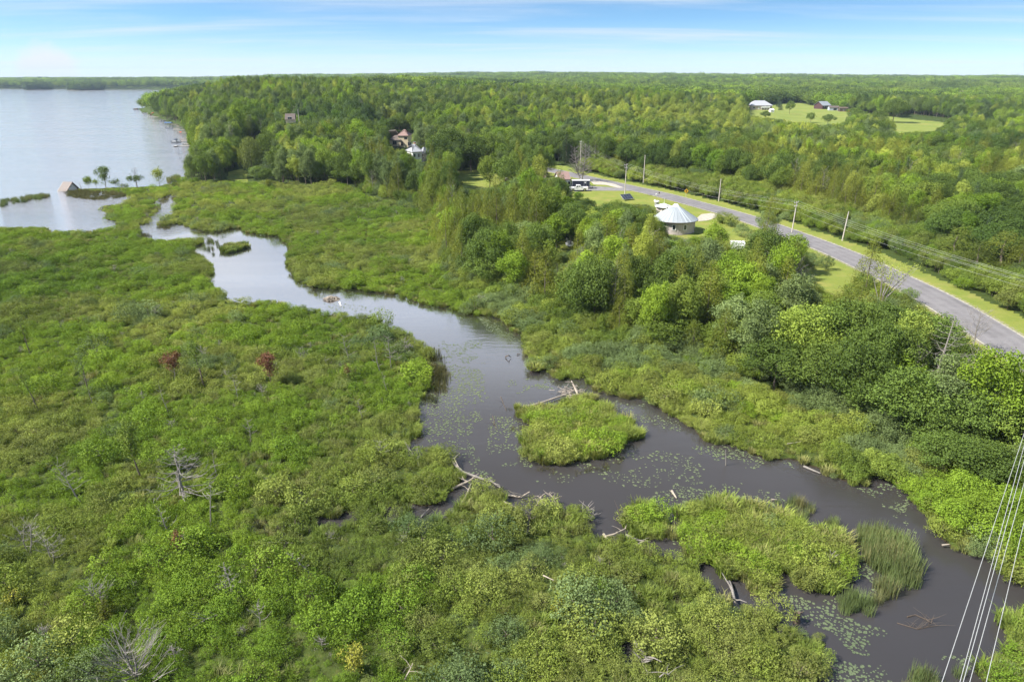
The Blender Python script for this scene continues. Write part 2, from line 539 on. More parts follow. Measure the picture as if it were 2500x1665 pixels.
foliage('leaf_mid', (0.115, 0.18, 0.026), (0.195, 0.255, 0.036), (0.1, 0.16, 0.032))
foliage('leaf_dark', (0.075, 0.125, 0.024), (0.12, 0.175, 0.03))
foliage('leaf_bright', (0.14, 0.24, 0.018), (0.22, 0.31, 0.025))
foliage('leaf_yellow', (0.23, 0.29, 0.04), (0.31, 0.35, 0.06), (0.17, 0.24, 0.04))
foliage('leaf_olive', (0.13, 0.16, 0.022), (0.185, 0.205, 0.028), (0.105, 0.145, 0.024), trans=0.2)
foliage('leaf_blue', (0.125, 0.18, 0.06), (0.18, 0.24, 0.085))
foliage('leaf_gale', (0.2, 0.25, 0.042), (0.29, 0.33, 0.068), (0.21, 0.235, 0.06))
foliage('leaf_marsh', (0.155, 0.215, 0.03), (0.25, 0.305, 0.048), (0.185, 0.205, 0.05))
foliage('leaf_weeping', (0.16, 0.21, 0.045), (0.22, 0.27, 0.06))
foliage('leaf_spruce', (0.045, 0.075, 0.035), (0.07, 0.105, 0.045), trans=0.08)
foliage('leaf_red', (0.17, 0.075, 0.045), (0.24, 0.11, 0.06), trans=0.2)
foliage('leaf_gold', (0.36, 0.33, 0.03), (0.45, 0.42, 0.06))
foliage('grass_blade', (0.16, 0.23, 0.035), (0.26, 0.31, 0.06), (0.27, 0.25, 0.1))
foliage('reed_blade', (0.13, 0.18, 0.06), (0.2, 0.25, 0.085), (0.22, 0.2, 0.09))
foliage('reed_brown', (0.1, 0.1, 0.04), (0.15, 0.14, 0.055), (0.07, 0.085, 0.03))
foliage('lily', (0.12, 0.155, 0.075), (0.19, 0.225, 0.12), (0.15, 0.12, 0.05), trans=0.1)
pbr('bark', (0.13, 0.105, 0.085), 0.9, vary=0.35, scale=5)
pbr('dead_wood', (0.22, 0.2, 0.18), 0.85, vary=0.3, scale=6)
pbr('drift_wood', (0.34, 0.29, 0.235), 0.85, vary=0.35, scale=4)
pbr('dark_wood', (0.1, 0.075, 0.055), 0.9, vary=0.4, scale=5)
# ------------------------------------------------------------------ mesh building


class MB:
    """collects geometry; build() links it as one mesh object"""

    def __init__(s):
        s.v = []; s.f = []; s.mi = []; s.n = 0; s.rnd = []

    def add(s, v, f, mi=0, rnd=0.5):
        v = np.asarray(v, float)
        s.v.append(v)
        for q in f:
            s.f.append(tuple(int(i) + s.n for i in q)); s.mi.append(mi); s.rnd.append(rnd)
        s.n += len(v)
        return s

    def box(s, c, d, mi=0, rz=0.0, taper=1.0):
        x, y, z = d[0] / 2, d[1] / 2, d[2] / 2
        v = np.array([[-x, -y, -z], [x, -y, -z], [x, y, -z], [-x, y, -z], [-x * taper, -y * taper, z], [x * taper, -y * taper, z], [x * taper, y * taper, z], [-x * taper, y * taper, z]])
        if rz:
            c_, s_ = math.cos(rz), math.sin(rz)
            v = v @ np.array([[c_, s_, 0], [-s_, c_, 0], [0, 0, 1]])
        return s.add(v + np.array(c), [(0, 3, 2, 1), (4, 5, 6, 7), (0, 1, 5, 4), (1, 2, 6, 5), (2, 3, 7, 6), (3, 0, 4, 7)], mi)

    def tube(s, pts, rad, n=6, mi=0, cap=True):
        P = np.asarray(pts, float); m = len(P)
        rad = np.asarray(rad, float) if np.ndim(rad) else np.full(m, float(rad))
        T = np.gradient(P, axis=0); T /= np.maximum(np.linalg.norm(T, axis=1)[:, None], 1e-9)
        up = np.array([0.0, 0, 1]) if abs(T[0][2]) < 0.9 else np.array([1.0, 0, 0])
        v = []
        for i in range(m):
            a = np.cross(T[i], up); a /= max(np.linalg.norm(a), 1e-9)
            b = np.cross(T[i], a)
            for k in range(n):
                w = 2 * PI * k / n
                v.append(P[i] + rad[i] * (math.cos(w) * a + math.sin(w) * b))
        f = []
        for i in range(m - 1):
            for k in range(n):
                k2 = (k + 1) % n
                f.append((i * n + k, i * n + k2, (i + 1) * n + k2, (i + 1) * n + k))
        if cap:
            f.append(tuple(range(n))[::-1]); f.append(tuple((m - 1) * n + k for k in range(n)))
        return s.add(v, f, mi)

    def lathe(s, prof, n=32, c=(0, 0, 0), mi=0, a0=0.0, a1=2 * PI, close=False):
        full = abs(a1 - a0 - 2 * PI) < 1e-6
        k = n if full else n + 1
        v = []
        for r, z in prof:
            for i in range(k):
                w = a0 + (a1 - a0) * i / n
                v.append((c[0] + r * math.cos(w), c[1] + r * math.sin(w), c[2] + z))
        f = []
        for j in range(len(prof) - 1):
            for i in range(n):
                i2 = (i + 1) % k
                f.append((j * k + i, j * k + i2, (j + 1) * k + i2, (j + 1) * k + i))
        return s.add(v, f, mi)

    def prism(s, outline, y0, y1, mi=0, axis='y'):
        n = len(outline)
        if axis == 'y':
            v = [(a, y0, b) for a, b in outline] + [(a, y1, b) for a, b in outline]
        elif axis == 'x':
            v = [(y0, a, b) for a, b in outline] + [(y1, a, b) for a, b in outline]
        else:
            v = [(a, b, y0) for a, b in outline] + [(a, b, y1) for a, b in outline]
        f = [tuple(range(n)), tuple(range(2 * n - 1, n - 1, -1))]
        for i in range(n):
            j = (i + 1) % n
            f.append((i, i + n, j + n, j))
        return s.add(v, f, mi)

    def mesh(s, name, mats, smooth=False):
        me = bpy.data.meshes.new(name)
        V = np.concatenate(s.v) if s.v else np.zeros((0, 3))
        me.from_pydata(V.tolist(), [], s.f)
        for m in (mats if isinstance(mats, (list, tuple)) else [mats]):
            me.materials.append(MATS[m] if isinstance(m, str) else m)
        if any(s.mi):
            me.polygons.foreach_set('material_index', s.mi)
        if smooth:
            me.polygons.foreach_set('use_smooth', [True] * len(me.polygons))
        me.update()
        return me

    def build(s, name, mats, parent=None, smooth=False, loc=None, rz=0.0):
        o = bpy.data.objects.new(name, s.mesh(name, mats, smooth))
        COL.objects.link(o)
        if parent:
            o.parent = parent
        if loc is not None:
            o.location = loc
        if rz:
            o.rotation_euler = (0, 0, rz)
        return o


def tag(o, label=None, cat=None, group=None, kind=None):
    if label: o['label'] = label
    if cat: o['category'] = cat
    if group: o['group'] = group
    if kind: o['kind'] = kind
    return o


def thing(name, label, cat, loc, rz=0.0, group=None):
    o = bpy.data.objects.new(name, None)
    o.empty_display_size = 0.3
    COL.objects.link(o)
    o.location = loc; o.rotation_euler = (0, 0, rz)
    return tag(o, label, cat, group)


def fast_mesh(name, V, F, mats, mi=None, rnd=None, smooth=False):
    """numpy mesh: F is (n,k) with a fixed k, or a list of such arrays"""
    me = bpy.data.meshes.new(name)
    Fs = F if isinstance(F, list) else [F]
    nl = sum(f.size for f in Fs); nf = sum(len(f) for f in Fs)
    me.vertices.add(len(V)); me.vertices.foreach_set('co', np.ascontiguousarray(V, dtype=np.float32).ravel())
    me.loops.add(nl); me.loops.foreach_set('vertex_index', np.concatenate([f.ravel() for f in Fs]).astype(np.int32))
    tot = np.concatenate([np.full(len(f), f.shape[1]) for f in Fs]).astype(np.int32)
    st = np.r_[0, np.cumsum(tot)[:-1]].astype(np.int32)
    me.polygons.add(nf); me.polygons.foreach_set('loop_start', st)
    try:
        me.polygons.foreach_set('loop_total', tot)
    except Exception:
        pass
    for m in mats:
        me.materials.append(MATS[m] if isinstance(m, str) else m)
    if mi is not None:
        me.polygons.foreach_set('material_index', np.asarray(mi, dtype=np.int32))
    if rnd is not None:
        at_ = me.attributes.new('rnd', 'FLOAT', 'FACE')
        at_.data.foreach_set('value', np.asarray(rnd, dtype=np.float32))
    if smooth:
        me.polygons.foreach_set('use_smooth', np.ones(nf, bool))
    me.update(calc_edges=True)
    me.validate()
    return me


def unit(a):
    return a / np.maximum(np.linalg.norm(a, axis=-1, keepdims=True), 1e-9)


def leaf_quads(P, N, size, asp=0.6, rng=None, hang=None):
    """kite shaped leaves: centre P, normal N, half length size"""
    rng = rng or NR
    n = len(P)
    t = rng.normal(size=(n, 3))
    if hang is not None:
        t = t * 0.35 + np.asarray(hang)
    t = unit(t - (t * N).sum(1)[:, None] * N)
    b = np.cross(N, t)
    s = size[:, None]
    fold = N * s * 0.22
    V = np.stack([P - t * s, P + b * s * asp + fold - t * s * .15, P + t * s, P - b * s * asp + fold - t * s * .15], 1).reshape(-1, 3)
    F = np.arange(4 * n).reshape(n, 4)
    return V, F


def branch_tubes(rng, trunk_h, r0, nlimb, spread, lean=(0, 0), start=0.35, twig=0, rise=0.6, n=5, tipz=0.95, droop=0.0, sub=2, shape=None):
    """tapered trunk with limbs; returns an MB"""
    mb = MB()
    k = 6
    pts = []
    ox = oy = 0.0
    for i in range(k):
        u = i / (k - 1)
        ox += rng.uniform(-1, 1) * 0.02 * trunk_h + lean[0] / k
        oy += rng.uniform(-1, 1) * 0.02 * trunk_h + lean[1] / k
        pts.append((ox if i else 0, oy if i else 0, u * trunk_h * tipz - (0.3 if i == 0 else 0)))
    pts = np.array(pts)
    mb.tube(pts, [r0 * (1 - 0.88 * i / (k - 1)) for i in range(k)], n=n + 1)
    for j in range(nlimb):
        u = start + (0.97 - start) * (j + rng.random()) / nlimb
        p = np.array([np.interp(u * (k - 1), range(k), pts[:, c]) for c in range(3)])
        a = j * 2.4 + rng.uniform(-.5, .5)
        w = spread * (shape(u) if shape else (1.05 - 0.6 * u)) * rng.uniform(0.7, 1.1)
        d = np.array([math.cos(a), math.sin(a), 0])
        e = p + d * w + np.array([0, 0, w * rise * rng.uniform(.6, 1.2)])
        m = (p + e) / 2 + np.array([0, 0, -w * 0.12 + 0.0]) + rng_vec(rng, w * 0.06)
        if droop:
            m[2] += w * droop; 
        r = max(0.018, r0 * (1 - 0.88 * u) * 0.45)
        mb.tube([p, m, e], [r, r * 0.65, 0.012], n=4 if n < 6 else 5, cap=False)
        for q in range(twig):
            s_ = rng.uniform(0.3, 0.95)
            b0 = p * (1 - s_) + e * s_ if s_ > .5 else p * (1 - s_) + m * s_
            a2 = a + rng.choice((-1, 1)) * rng.uniform(.4, 1.1)
            l2 = w * rng.uniform(.2, .45)
            e2 = b0 + np.array([math.cos(a2), math.sin(a2), rise * rng.uniform(0.2, 1.4)]) * l2
            mb.tube([b0, e2], [max(0.013, r * 0.4), 0.008], n=3, cap=False)
    return mb


def rng_vec(rng, s):
    return np.array([rng.uniform(-s, s) for _ in range(3)])


def lobes_to_leaves(lobes, nleaf, size, rng, shell=0.35, up=0.45, rough=0.65, cull=0.72, asp=0.62, per=12, clump=2.6):
    """leaves near the surface of a set of ellipsoid lobes"""
    C = np.array([l[0] for l in lobes], float); Rr = np.array([l[1] for l in lobes], float)
    area = (Rr[:, 0] * Rr[:, 1] + Rr[:, 0] * Rr[:, 2] + Rr[:, 1] * Rr[:, 2])
    cnt = rng.multinomial(int(nleaf * 1.7 / per), area / area.sum())
    idx = np.repeat(np.arange(len(lobes)), cnt)
    d = unit(rng.normal(size=(len(idx), 3)))
    rr = 1.0 - shell * rng.random(len(idx)) ** 1.4
    rr *= 1 + 0.13 * rng.normal(size=len(idx))
    P = C[idx] + d * Rr[idx] * rr[:, None]
    keep = np.ones(len(P), bool)
    for i in range(len(lobes)):
        q = (((P - C[i]) / Rr[i]) ** 2).sum(1)
        keep &= ~((q < cull ** 2) & (idx != i))
    keep &= P[:, 2] > 0.02
    P, d, idx = P[keep], d[keep], idx[keep]
    cl = rng.random(len(P))
    P = np.repeat(P, per, 0); d = np.repeat(d, per, 0); idx = np.repeat(idx, per); cl = np.repeat(cl, per)
    off = rng.normal(size=P.shape) * size * clump
    off -= d * (np.abs((off * d).sum(1)) * .8)[:, None]
    P = P + off
    d = unit(d + off / (size * clump) * .45)
    k2 = P[:, 2] > -0.05
    P, d, idx, cl = P[k2][:nleaf], d[k2][:nleaf], idx[k2][:nleaf], cl[k2][:nleaf]
    N = unit(d * 0.75 + np.array([0, 0, up]) + rng.normal(size=P.shape) * rough)
    s = size * (0.6 + 0.8 * rng.random(len(P)))
    V, F = leaf_quads(P, N, s, asp, rng)
    rnd = np.clip(rng.random(len(lobes))[idx] * 0.3 + cl * .4 + rng.random(len(P)) * 0.3, 0, 1)
    return V, F, rnd


def lobes_round(rng, w, h, z0, n=18, lump=0.42, flat=1.0, top=1.0):
    """rounded, uneven crown: width w, height h above z0"""
    L = [((0, 0, z0 + h * 0.5), (w * 0.33, w * 0.33, h * 0.4))]
    for i in range(n):
        u = (i + 0.5) / n
        z = 1 - 1.7 * u
        a = i * 2.39996 + rng.uniform(-.4, .4)
        s = math.sqrt(max(0, 1 - z * z)) * rng.uniform(.6, 1.25)
        r = w * lump * 0.5 * rng.uniform(.5, 1.3)
        zc = z0 + h * 0.5 + z * (h * 0.5 - r * .8) * rng.uniform(.78, 1.15)
        L.append(((math.cos(a) * s * (w * 0.5 - r * .75), math.sin(a) * s * (w * .5 - r * .75), zc), (r, r, r * 0.85 * flat)))
    return L


def lobes_cone(rng, w, h, z0, n=22):
    L = []
    for i in range(n):
        u = (i + rng.random()) / n
        rad = w * 0.5 * (1 - u) ** 0.75
        a = i * 2.39996 + rng.uniform(-.4, .4)
        r = max(0.2, (0.2 + 0.28 * (1 - u)) * w * 0.5 * rng.uniform(.75, 1.2))
        L.append(((math.cos(a) * max(0, rad - r * .7), math.sin(a) * max(0, rad - r * .7), z0 + h * u * 0.93), (r, r, r * 1.6)))
    L.append(((0, 0, z0 + h * 0.35), (w * 0.26, w * 0.26, h * 0.38)))
    return L


SPECIES = {}   # name -> list of (crown_mesh, trunk_mesh, joined_mesh)


def np_of(mb):
    return np.concatenate(mb.v), mb.f


def join_mesh(name, V, F, rnd, mb, leafmat, barkmat='bark'):
    tv, tf = np_of(mb)
    q4 = np.array([f for f in tf if len(f) == 4]).reshape(-1, 4)
    F2 = [F, q4 + len(V)]
    mi = [0] * len(F) + [1] * len(q4)
    r = np.r_[rnd, np.full(len(q4), 0.5)]
    return fast_mesh(name, np.concatenate([V, tv]), F2, [leafmat, barkmat], mi, r)


def species(name, leafmat, maker, nvar, nleaf, leaf, barkmat='bark', th=0.6, r0=0.16, limbs=6, spread=2.2, parts=True, twig=0, rise=.6, **kw):
    out = []
    for k in range(nvar):
        rng = np.random.default_rng(hash_(name) + 31 * k)
        pr_ = random.Random(hash_(name) + 7 * k)
        lobes, H = maker(pr_)
        V, F, rnd = lobes_to_leaves(lobes, nleaf, leaf, rng, **kw)
        mb = branch_tubes(pr_, H * th, r0, limbs, spread, start=0.4 if not twig else .2, twig=twig, rise=rise)
        cr = fast_mesh(name + '_crown', V, F, [leafmat], None, rnd)
        tr = mb.mesh(name + '_trunk', barkmat)
        jn = join_mesh(name + '_whole', V, F, rnd, mb, leafmat, barkmat)
        out.append((cr, tr, jn, H))
    SPECIES[name] = out


def hash_(s):
    h = 7
    for c in s:
        h = (h * 31 + ord(c)) % 1000003
    return h


def mk(fn, *a, **k):
    return lambda r: fn(r, *a, **k)


# nominal size 9 m high, scaled where placed
species('maple', 'leaf_mid', lambda r: (lobes_round(r, 7.2, 7.4, 1.6, 30, .33), 9.0), 4, 8000, 0.115)
species('oak', 'leaf_dark', lambda r: (lobes_round(r, 8.0, 7.0, 1.8, 32, 0.3), 9.0), 3, 9000, 0.115)
species('ash', 'leaf_bright', lambda r: (lobes_round(r, 6.2, 7.8, 1.2, 30, 0.3), 9.0), 3, 7000, 0.11)
species('aspen', 'leaf_yellow', lambda r: (lobes_round(r, 5.2, 7.6, 1.4, 26, 0.34), 9.0), 3, 5500, 0.11)
species('cedar', 'leaf_olive', lambda r: (lobes_cone(r, 6.4, 8.8, 0.2, 34), 9.0), 4, 9500, 0.1, th=0.9, limbs=3, spread=1.2, up=0.6, asp=0.4)
species('poplar', 'leaf_blue', lambda r: (lobes_round(r, 4.8, 8.0, 1.0, 28, 0.33), 9.0), 3, 6000, 0.1)
species('spruce', 'leaf_spruce', lambda r: (lobes_cone(r, 4.4, 8.8, 0.3, 34), 9.0), 2, 7000, 0.11, th=0.92, limbs=3, spread=1.2, up=0.1, asp=0.35)
species('willow_bush', 'leaf_blue', lambda r: (lobes_round(r, 3.4, 2.9, 0.1, 16, 0.45), 3.0), 3, 4200, 0.055, th=0.5, r0=0.05, spread=.8)
species('alder_bush', 'leaf_mid', lambda r: (lobes_round(r, 3.2, 2.8, 0.1, 18, 0.4), 3.0), 3, 4000, 0.06, th=0.5, r0=0.05, spread=.8)
species('dogwood_bush', 'leaf_marsh', lambda r: (lobes_round(r, 3.2, 2.7, 0.1, 18, 0.4), 3.0), 3, 4000, 0.058, th=0.5, r0=0.05, spread=.8)
species('bright_bush', 'leaf_bright', lambda r: (lobes_round(r, 3.3, 2.9, 0.1, 16, 0.42), 3.0), 3, 4200, 0.06, th=0.5, r0=0.05, spread=.8)


def lob_sumac(r):
    L = []
    for i in range(15):
        a = i * 2.4 + r.uniform(-.3, .3); q = math.sqrt((i + .5) / 15) * 1.7
        L.append(((math.cos(a) * q, math.sin(a) * q, 2.6 - 0.42 * q * q * .6 + r.uniform(-.25, .25)), (0.62, 0.62, 0.24)))
        if i % 2:
            L.append(((math.cos(a) * q * 1.1, math.sin(a) * q * 1.1, 1.5 + r.uniform(-.3, .3)), (0.6, 0.6, 0.35)))
    return L, 3.0


species('sumac_bush', 'leaf_marsh', lob_sumac, 3, 3200, 0.095, th=0.8, r0=0.06, limbs=8, spread=1.2, up=1.0, rough=0.45, asp=0.4)
species('bare_wood', 'leaf_gale', lambda r: (lobes_round(r, 4.5, 6, 1.5, 9, 0.5), 8.0), 2, 90, 0.1, barkmat='dead_wood', th=1.0, r0=0.16, limbs=26, spread=2.6, twig=4, rise=.8)
# low marsh bushes, nominal 1.2 m high
for nm_, mt_, n_, sz_ in (('gale', 'leaf_gale', 1900, 0.038), ('meadow', 'leaf_marsh', 1800, 0.04), ('bluewillow', 'leaf_blue', 1900, 0.036), ('brightlow', 'leaf_bright', 1800, 0.04)):
    species(nm_, mt_, lambda r: (lobes_round(r, 1.9, 1.25, -0.05, 13, 0.5), 1.2), 3, n_, sz_, th=0.5, r0=0.02, limbs=4, spread=.5)
species('deadbush', 'dead_wood', lambda r: (lobes_round(r, 1.6, 1.1, 0, 9, 0.5), 1.2), 1, 120, 0.03, barkmat='dead_wood', th=1.0, r0=0.02, limbs=14, spread=.8)
# coarse ones for the far woods
species('far_round', 'leaf_mid', lambda r: (lobes_round(r, 7.8, 7.8, 1.0, 16, 0.4), 9.0), 3, 900, 0.36, per=4, parts=False)
species('far_dark', 'leaf_dark', lambda r: (lobes_round(r, 7.8, 7.6, 1.0, 16, 0.4), 9.0), 3, 900, 0.36, per=4, parts=False)
species('far_bright', 'leaf_bright', lambda r: (lobes_round(r, 7.0, 7.8, 1.0, 16, 0.38), 9.0), 2, 800, 0.36, per=4, parts=False)
species('far_cedar', 'leaf_spruce', lambda r: (lobes_cone(r, 4.8, 9.2, 0.4, 20), 9.0), 1, 560, 0.45, parts=False)


# ---- weeping willow, nominal 11 m
def willow_mesh():
    rng = np.random.default_rng(90)
    P = []; Nn = []
    for i in range(420):
        d = unit(rng.normal(size=3)); d[2] = abs(d[2])
        top = np.array([d[0] * 4.4, d[1] * 4.4, 5.5 + d[2] * 5.2]) * np.array([rng.uniform(.55, 1.05), rng.uniform(.55, 1.05), 1])
        L = min(top[2] - 0.8, rng.uniform(2.5, 6.5))
        m = int(L / 0.3)
        for k in range(m):
            P.append(top + np.array([d[0] * .25 * math.sin(k / m * 1.5), d[1] * .25 * math.sin(k / m * 1.5), -k * 0.3]) + rng.normal(size=3) * .06)
            Nn.append(unit(np.array([d[0], d[1], 0.25]) + rng.normal(size=3) * .4))
    P = np.array(P); Nn = np.array(Nn)
    V, F = leaf_quads(P, Nn, np.full(len(P), 0.26), 0.22, rng, hang=(0, 0, -1))
    return fast_mesh('weeping_crown', V, F, ['leaf_weeping'], None, rng.random(len(F)))


# ---- grass and reeds
def blades(n, h, spread, lean, w, seed, mat, seedheads=0):
    rng = np.random.default_rng(seed)
    a = rng.random(n) * 2 * PI; q = np.sqrt(rng.random(n)) * spread
    B = np.stack([np.cos(a) * q, np.sin(a) * q, np.full(n, -0.05)], 1)
    hh = h * (0.6 + 0.5 * rng.random(n))
    la = a + rng.normal(size=n) * .8
    D = np.stack([np.cos(la), np.sin(la), np.zeros(n)], 1) * (lean * hh * rng.random(n))[:, None]
    S = unit(np.stack([-np.sin(la + rng.normal(size=n)), np.cos(la), np.zeros(n)], 1)) * w
    mid = B + D * 0.35 + np.array([0, 0, 1]) * hh[:, None] * .6
    tip = B + D + np.array([0, 0, 1]) * hh[:, None] * (1 - lean * .25)
    V = np.stack([B - S, B + S, mid + S * .8, mid - S * .8, tip], 1).reshape(-1, 3)
    i = np.arange(n)[:, None] * 5
    F4 = i + np.array([[0, 1, 2, 3]]); F3 = i + np.array([[3, 2, 4]])
    r = rng.random(n)
    return fast_mesh('blades', V, [F4, F3], [mat], None, np.r_[r, r])


GRASS = [blades(150, 0.85, 0.5, 0.75, 0.02, 40 + k, 'grass_blade') for k in range(3)]
REED = [blades(110, 1.7, 0.7, 0.22, 0.017, 50 + k, 'reed_blade') for k in range(3)]
REEDB = [blades(60, 1.0, 0.8, 0.3, 0.02, 60 + k, 'reed_brown') for k in range(2)]


# ------------------------------------------------------------------ scatter of uncountable stuff
def scatter(name, sources, P, rotz, scl, idx, label, tiltx=None, kind='stuff'):
    """one object that holds the points; geometry nodes put the source meshes on them"""
    c = bpy.data.collections.new(name + '_sources')
    for i, me in enumerate(sources):
        o = bpy.data.objects.new('%s_source_%03d' % (name, i), me)
        c.objects.link(o)
    me = bpy.data.meshes.new(name)
    n = len(P)
    me.vertices.add(n)
    me.vertices.foreach_set('co', np.asarray(P, dtype=np.float32).ravel())
    a = me.attributes.new('inst_rot', 'FLOAT_VECTOR', 'POINT')
    rv = np.zeros((n, 3), np.float32); rv[:, 2] = rotz
    a.data.foreach_set('vector', rv.ravel())
    a = me.attributes.new('inst_scl', 'FLOAT_VECTOR', 'POINT')
    s = np.asarray(scl, np.float32)
    if s.ndim == 1:
        s = np.stack([s, s, s], 1)
    a.data.foreach_set('vector', s.astype(np.float32).ravel())
    a = me.attributes.new('inst_idx', 'INT', 'POINT')
    a.data.foreach_set('value', np.asarray(idx, np.int32))
    g = bpy.data.node_groups.new(name + '_nodes', 'GeometryNodeTree')
    g.interface.new_socket('Geometry', in_out='INPUT', socket_type='NodeSocketGeometry')
    g.interface.new_socket('Geometry', in_out='OUTPUT', socket_type='NodeSocketGeometry')
    gi = g.nodes.new('NodeGroupInput'); go = g.nodes.new('NodeGroupOutput')
    ci = g.nodes.new('GeometryNodeCollectionInfo')
    ci.inputs['Collection'].default_value = c
    ci.inputs['Separate Children'].default_value = True
    ci.inputs['Reset Children'].default_value = True
    ip = g.nodes.new('GeometryNodeInstanceOnPoints')
    ip.inputs['Pick Instance'].default_value = True

    def named(nm, ty, out):
        q = g.nodes.new('GeometryNodeInputNamedAttribute')
        q.data_type = ty
        q.inputs['Name'].default_value = nm
        return [s_ for s_ in q.outputs if s_.enabled and s_.name == 'Attribute'][0]
    g.links.new(gi.outputs[0], ip.inputs['Points'])
    g.links.new(ci.outputs[0], ip.inputs['Instance'])
    g.links.new(named('inst_idx', 'INT', 0), ip.inputs['Instance Index'])
    g.links.new(named('inst_rot', 'FLOAT_VECTOR', 0), ip.inputs['Rotation'])
    g.links.new(named('inst_scl', 'FLOAT_VECTOR', 0), ip.inputs['Scale'])
    g.links.new(ip.outputs[0], go.inputs[0])
    o = bpy.data.objects.new(name, me)
    COL.objects.link(o)
    md = o.modifiers.new('scatter', 'NODES')
    md.node_group = g
    tag(o, label, None, None, kind)
    return o


# ------------------------------------------------------------------ the ground
def build_ground():
    nt, nr_ = 560, 700
    th = np.linspace(math.radians(-52), math.radians(52), nt)
    r = 14 * (7200 / 14) ** (np.linspace(0, 1, nr_))
    T, Rr = np.meshgrid(th, r)
    X = np.sin(T) * Rr; Y = np.cos(T) * Rr
    land = ~(is_water(X, Y) | waterseen(X, Y, np.where(Rr < 230, 0.55, 0.0)))
    # islands keep a core even where plants overhang
    m = land.astype(float)
    for _ in range(2):
        m[1:-1, 1:-1] = (m[1:-1, 1:-1] * 2 + m[:-2, 1:-1] + m[2:, 1:-1] + m[1:-1, :-2] + m[1:-1, 2:]) / 6
    e = elev(X, Y)
    d, side = droad(X, Y)
    e = e - 0.06 * (d < 4.2)
    rough = (fnoise(X / 2.1, Y / 2.1, 3) - 0.5) * 0.5 * sstep(9, 16, d) * (1 - sstep(200, 400, Rr))
    Z = -0.9 + m * (0.9 + e) + rough * m
    zl = np.zeros_like(X); zf = np.zeros_like(X)
    for k in ('lawn_main', 'lawn_right', 'lawn_strip', 'lawn_north', 'lawn_left', 'lawn_lake', 'clearing'):
        zl = np.maximum(zl, inside(epoly(SEE[k]), X, Y))
    yard = epoly([(1380, 460), (1540, 458), (1650, 487), (1760, 518), (1900, 572), (2080, 655), (2110, 690), (2040, 740), (1950, 690), (1850, 640), (1790, 620), (1680, 600), (1560, 560), (1400, 520), (1250, 470), (1110, 470), (1110, 420), (1250, 405), (1400, 430)])
    zl = np.maximum(zl, inside(yard, X, Y))
    zl = np.maximum(zl, (d < 7.6 + 2.5 * fnoise(X / 6, Y / 6, 2)) * (Y > 20))
    zm = np.zeros_like(X)
    verge = np.exp(-((d - 4.2) / 0.9) ** 2)
    fld = np.maximum(inside(FIELD_W, X, Y), inside(epoly([(1290, 390), (1400, 410), (1410, 424), (1290, 404)]), X, Y))
    px, py, _ = proj(X, Y, 0)
    forest = upland_px(px, py) & (zl < .5) & ~fld
    me = fast_mesh('ground', np.stack([X, Y, Z], -1).reshape(-1, 3),
                   grid_faces(nr_, nt), [ground_mat()], None, None, True)
    for nm, arr in (('lawn', zl), ('forest', forest), ('field', fld), ('shoulder', verge)):
        a = me.attributes.new(nm, 'FLOAT', 'POINT')
        a.data.foreach_set('value', np.asarray(arr, np.float32).ravel())
    o = bpy.data.objects.new('ground', me)
    COL.objects.link(o)
    tag(o, 'marsh, lawns and woodland floor from the creek banks to the far hills', kind='structure')


def grid_faces(a, b):
    i = np.arange(a * b).reshape(a, b)
    return np.stack([i[:-1, :-1], i[:-1, 1:], i[1:, 1:], i[1:, :-1]], -1).reshape(-1, 4)


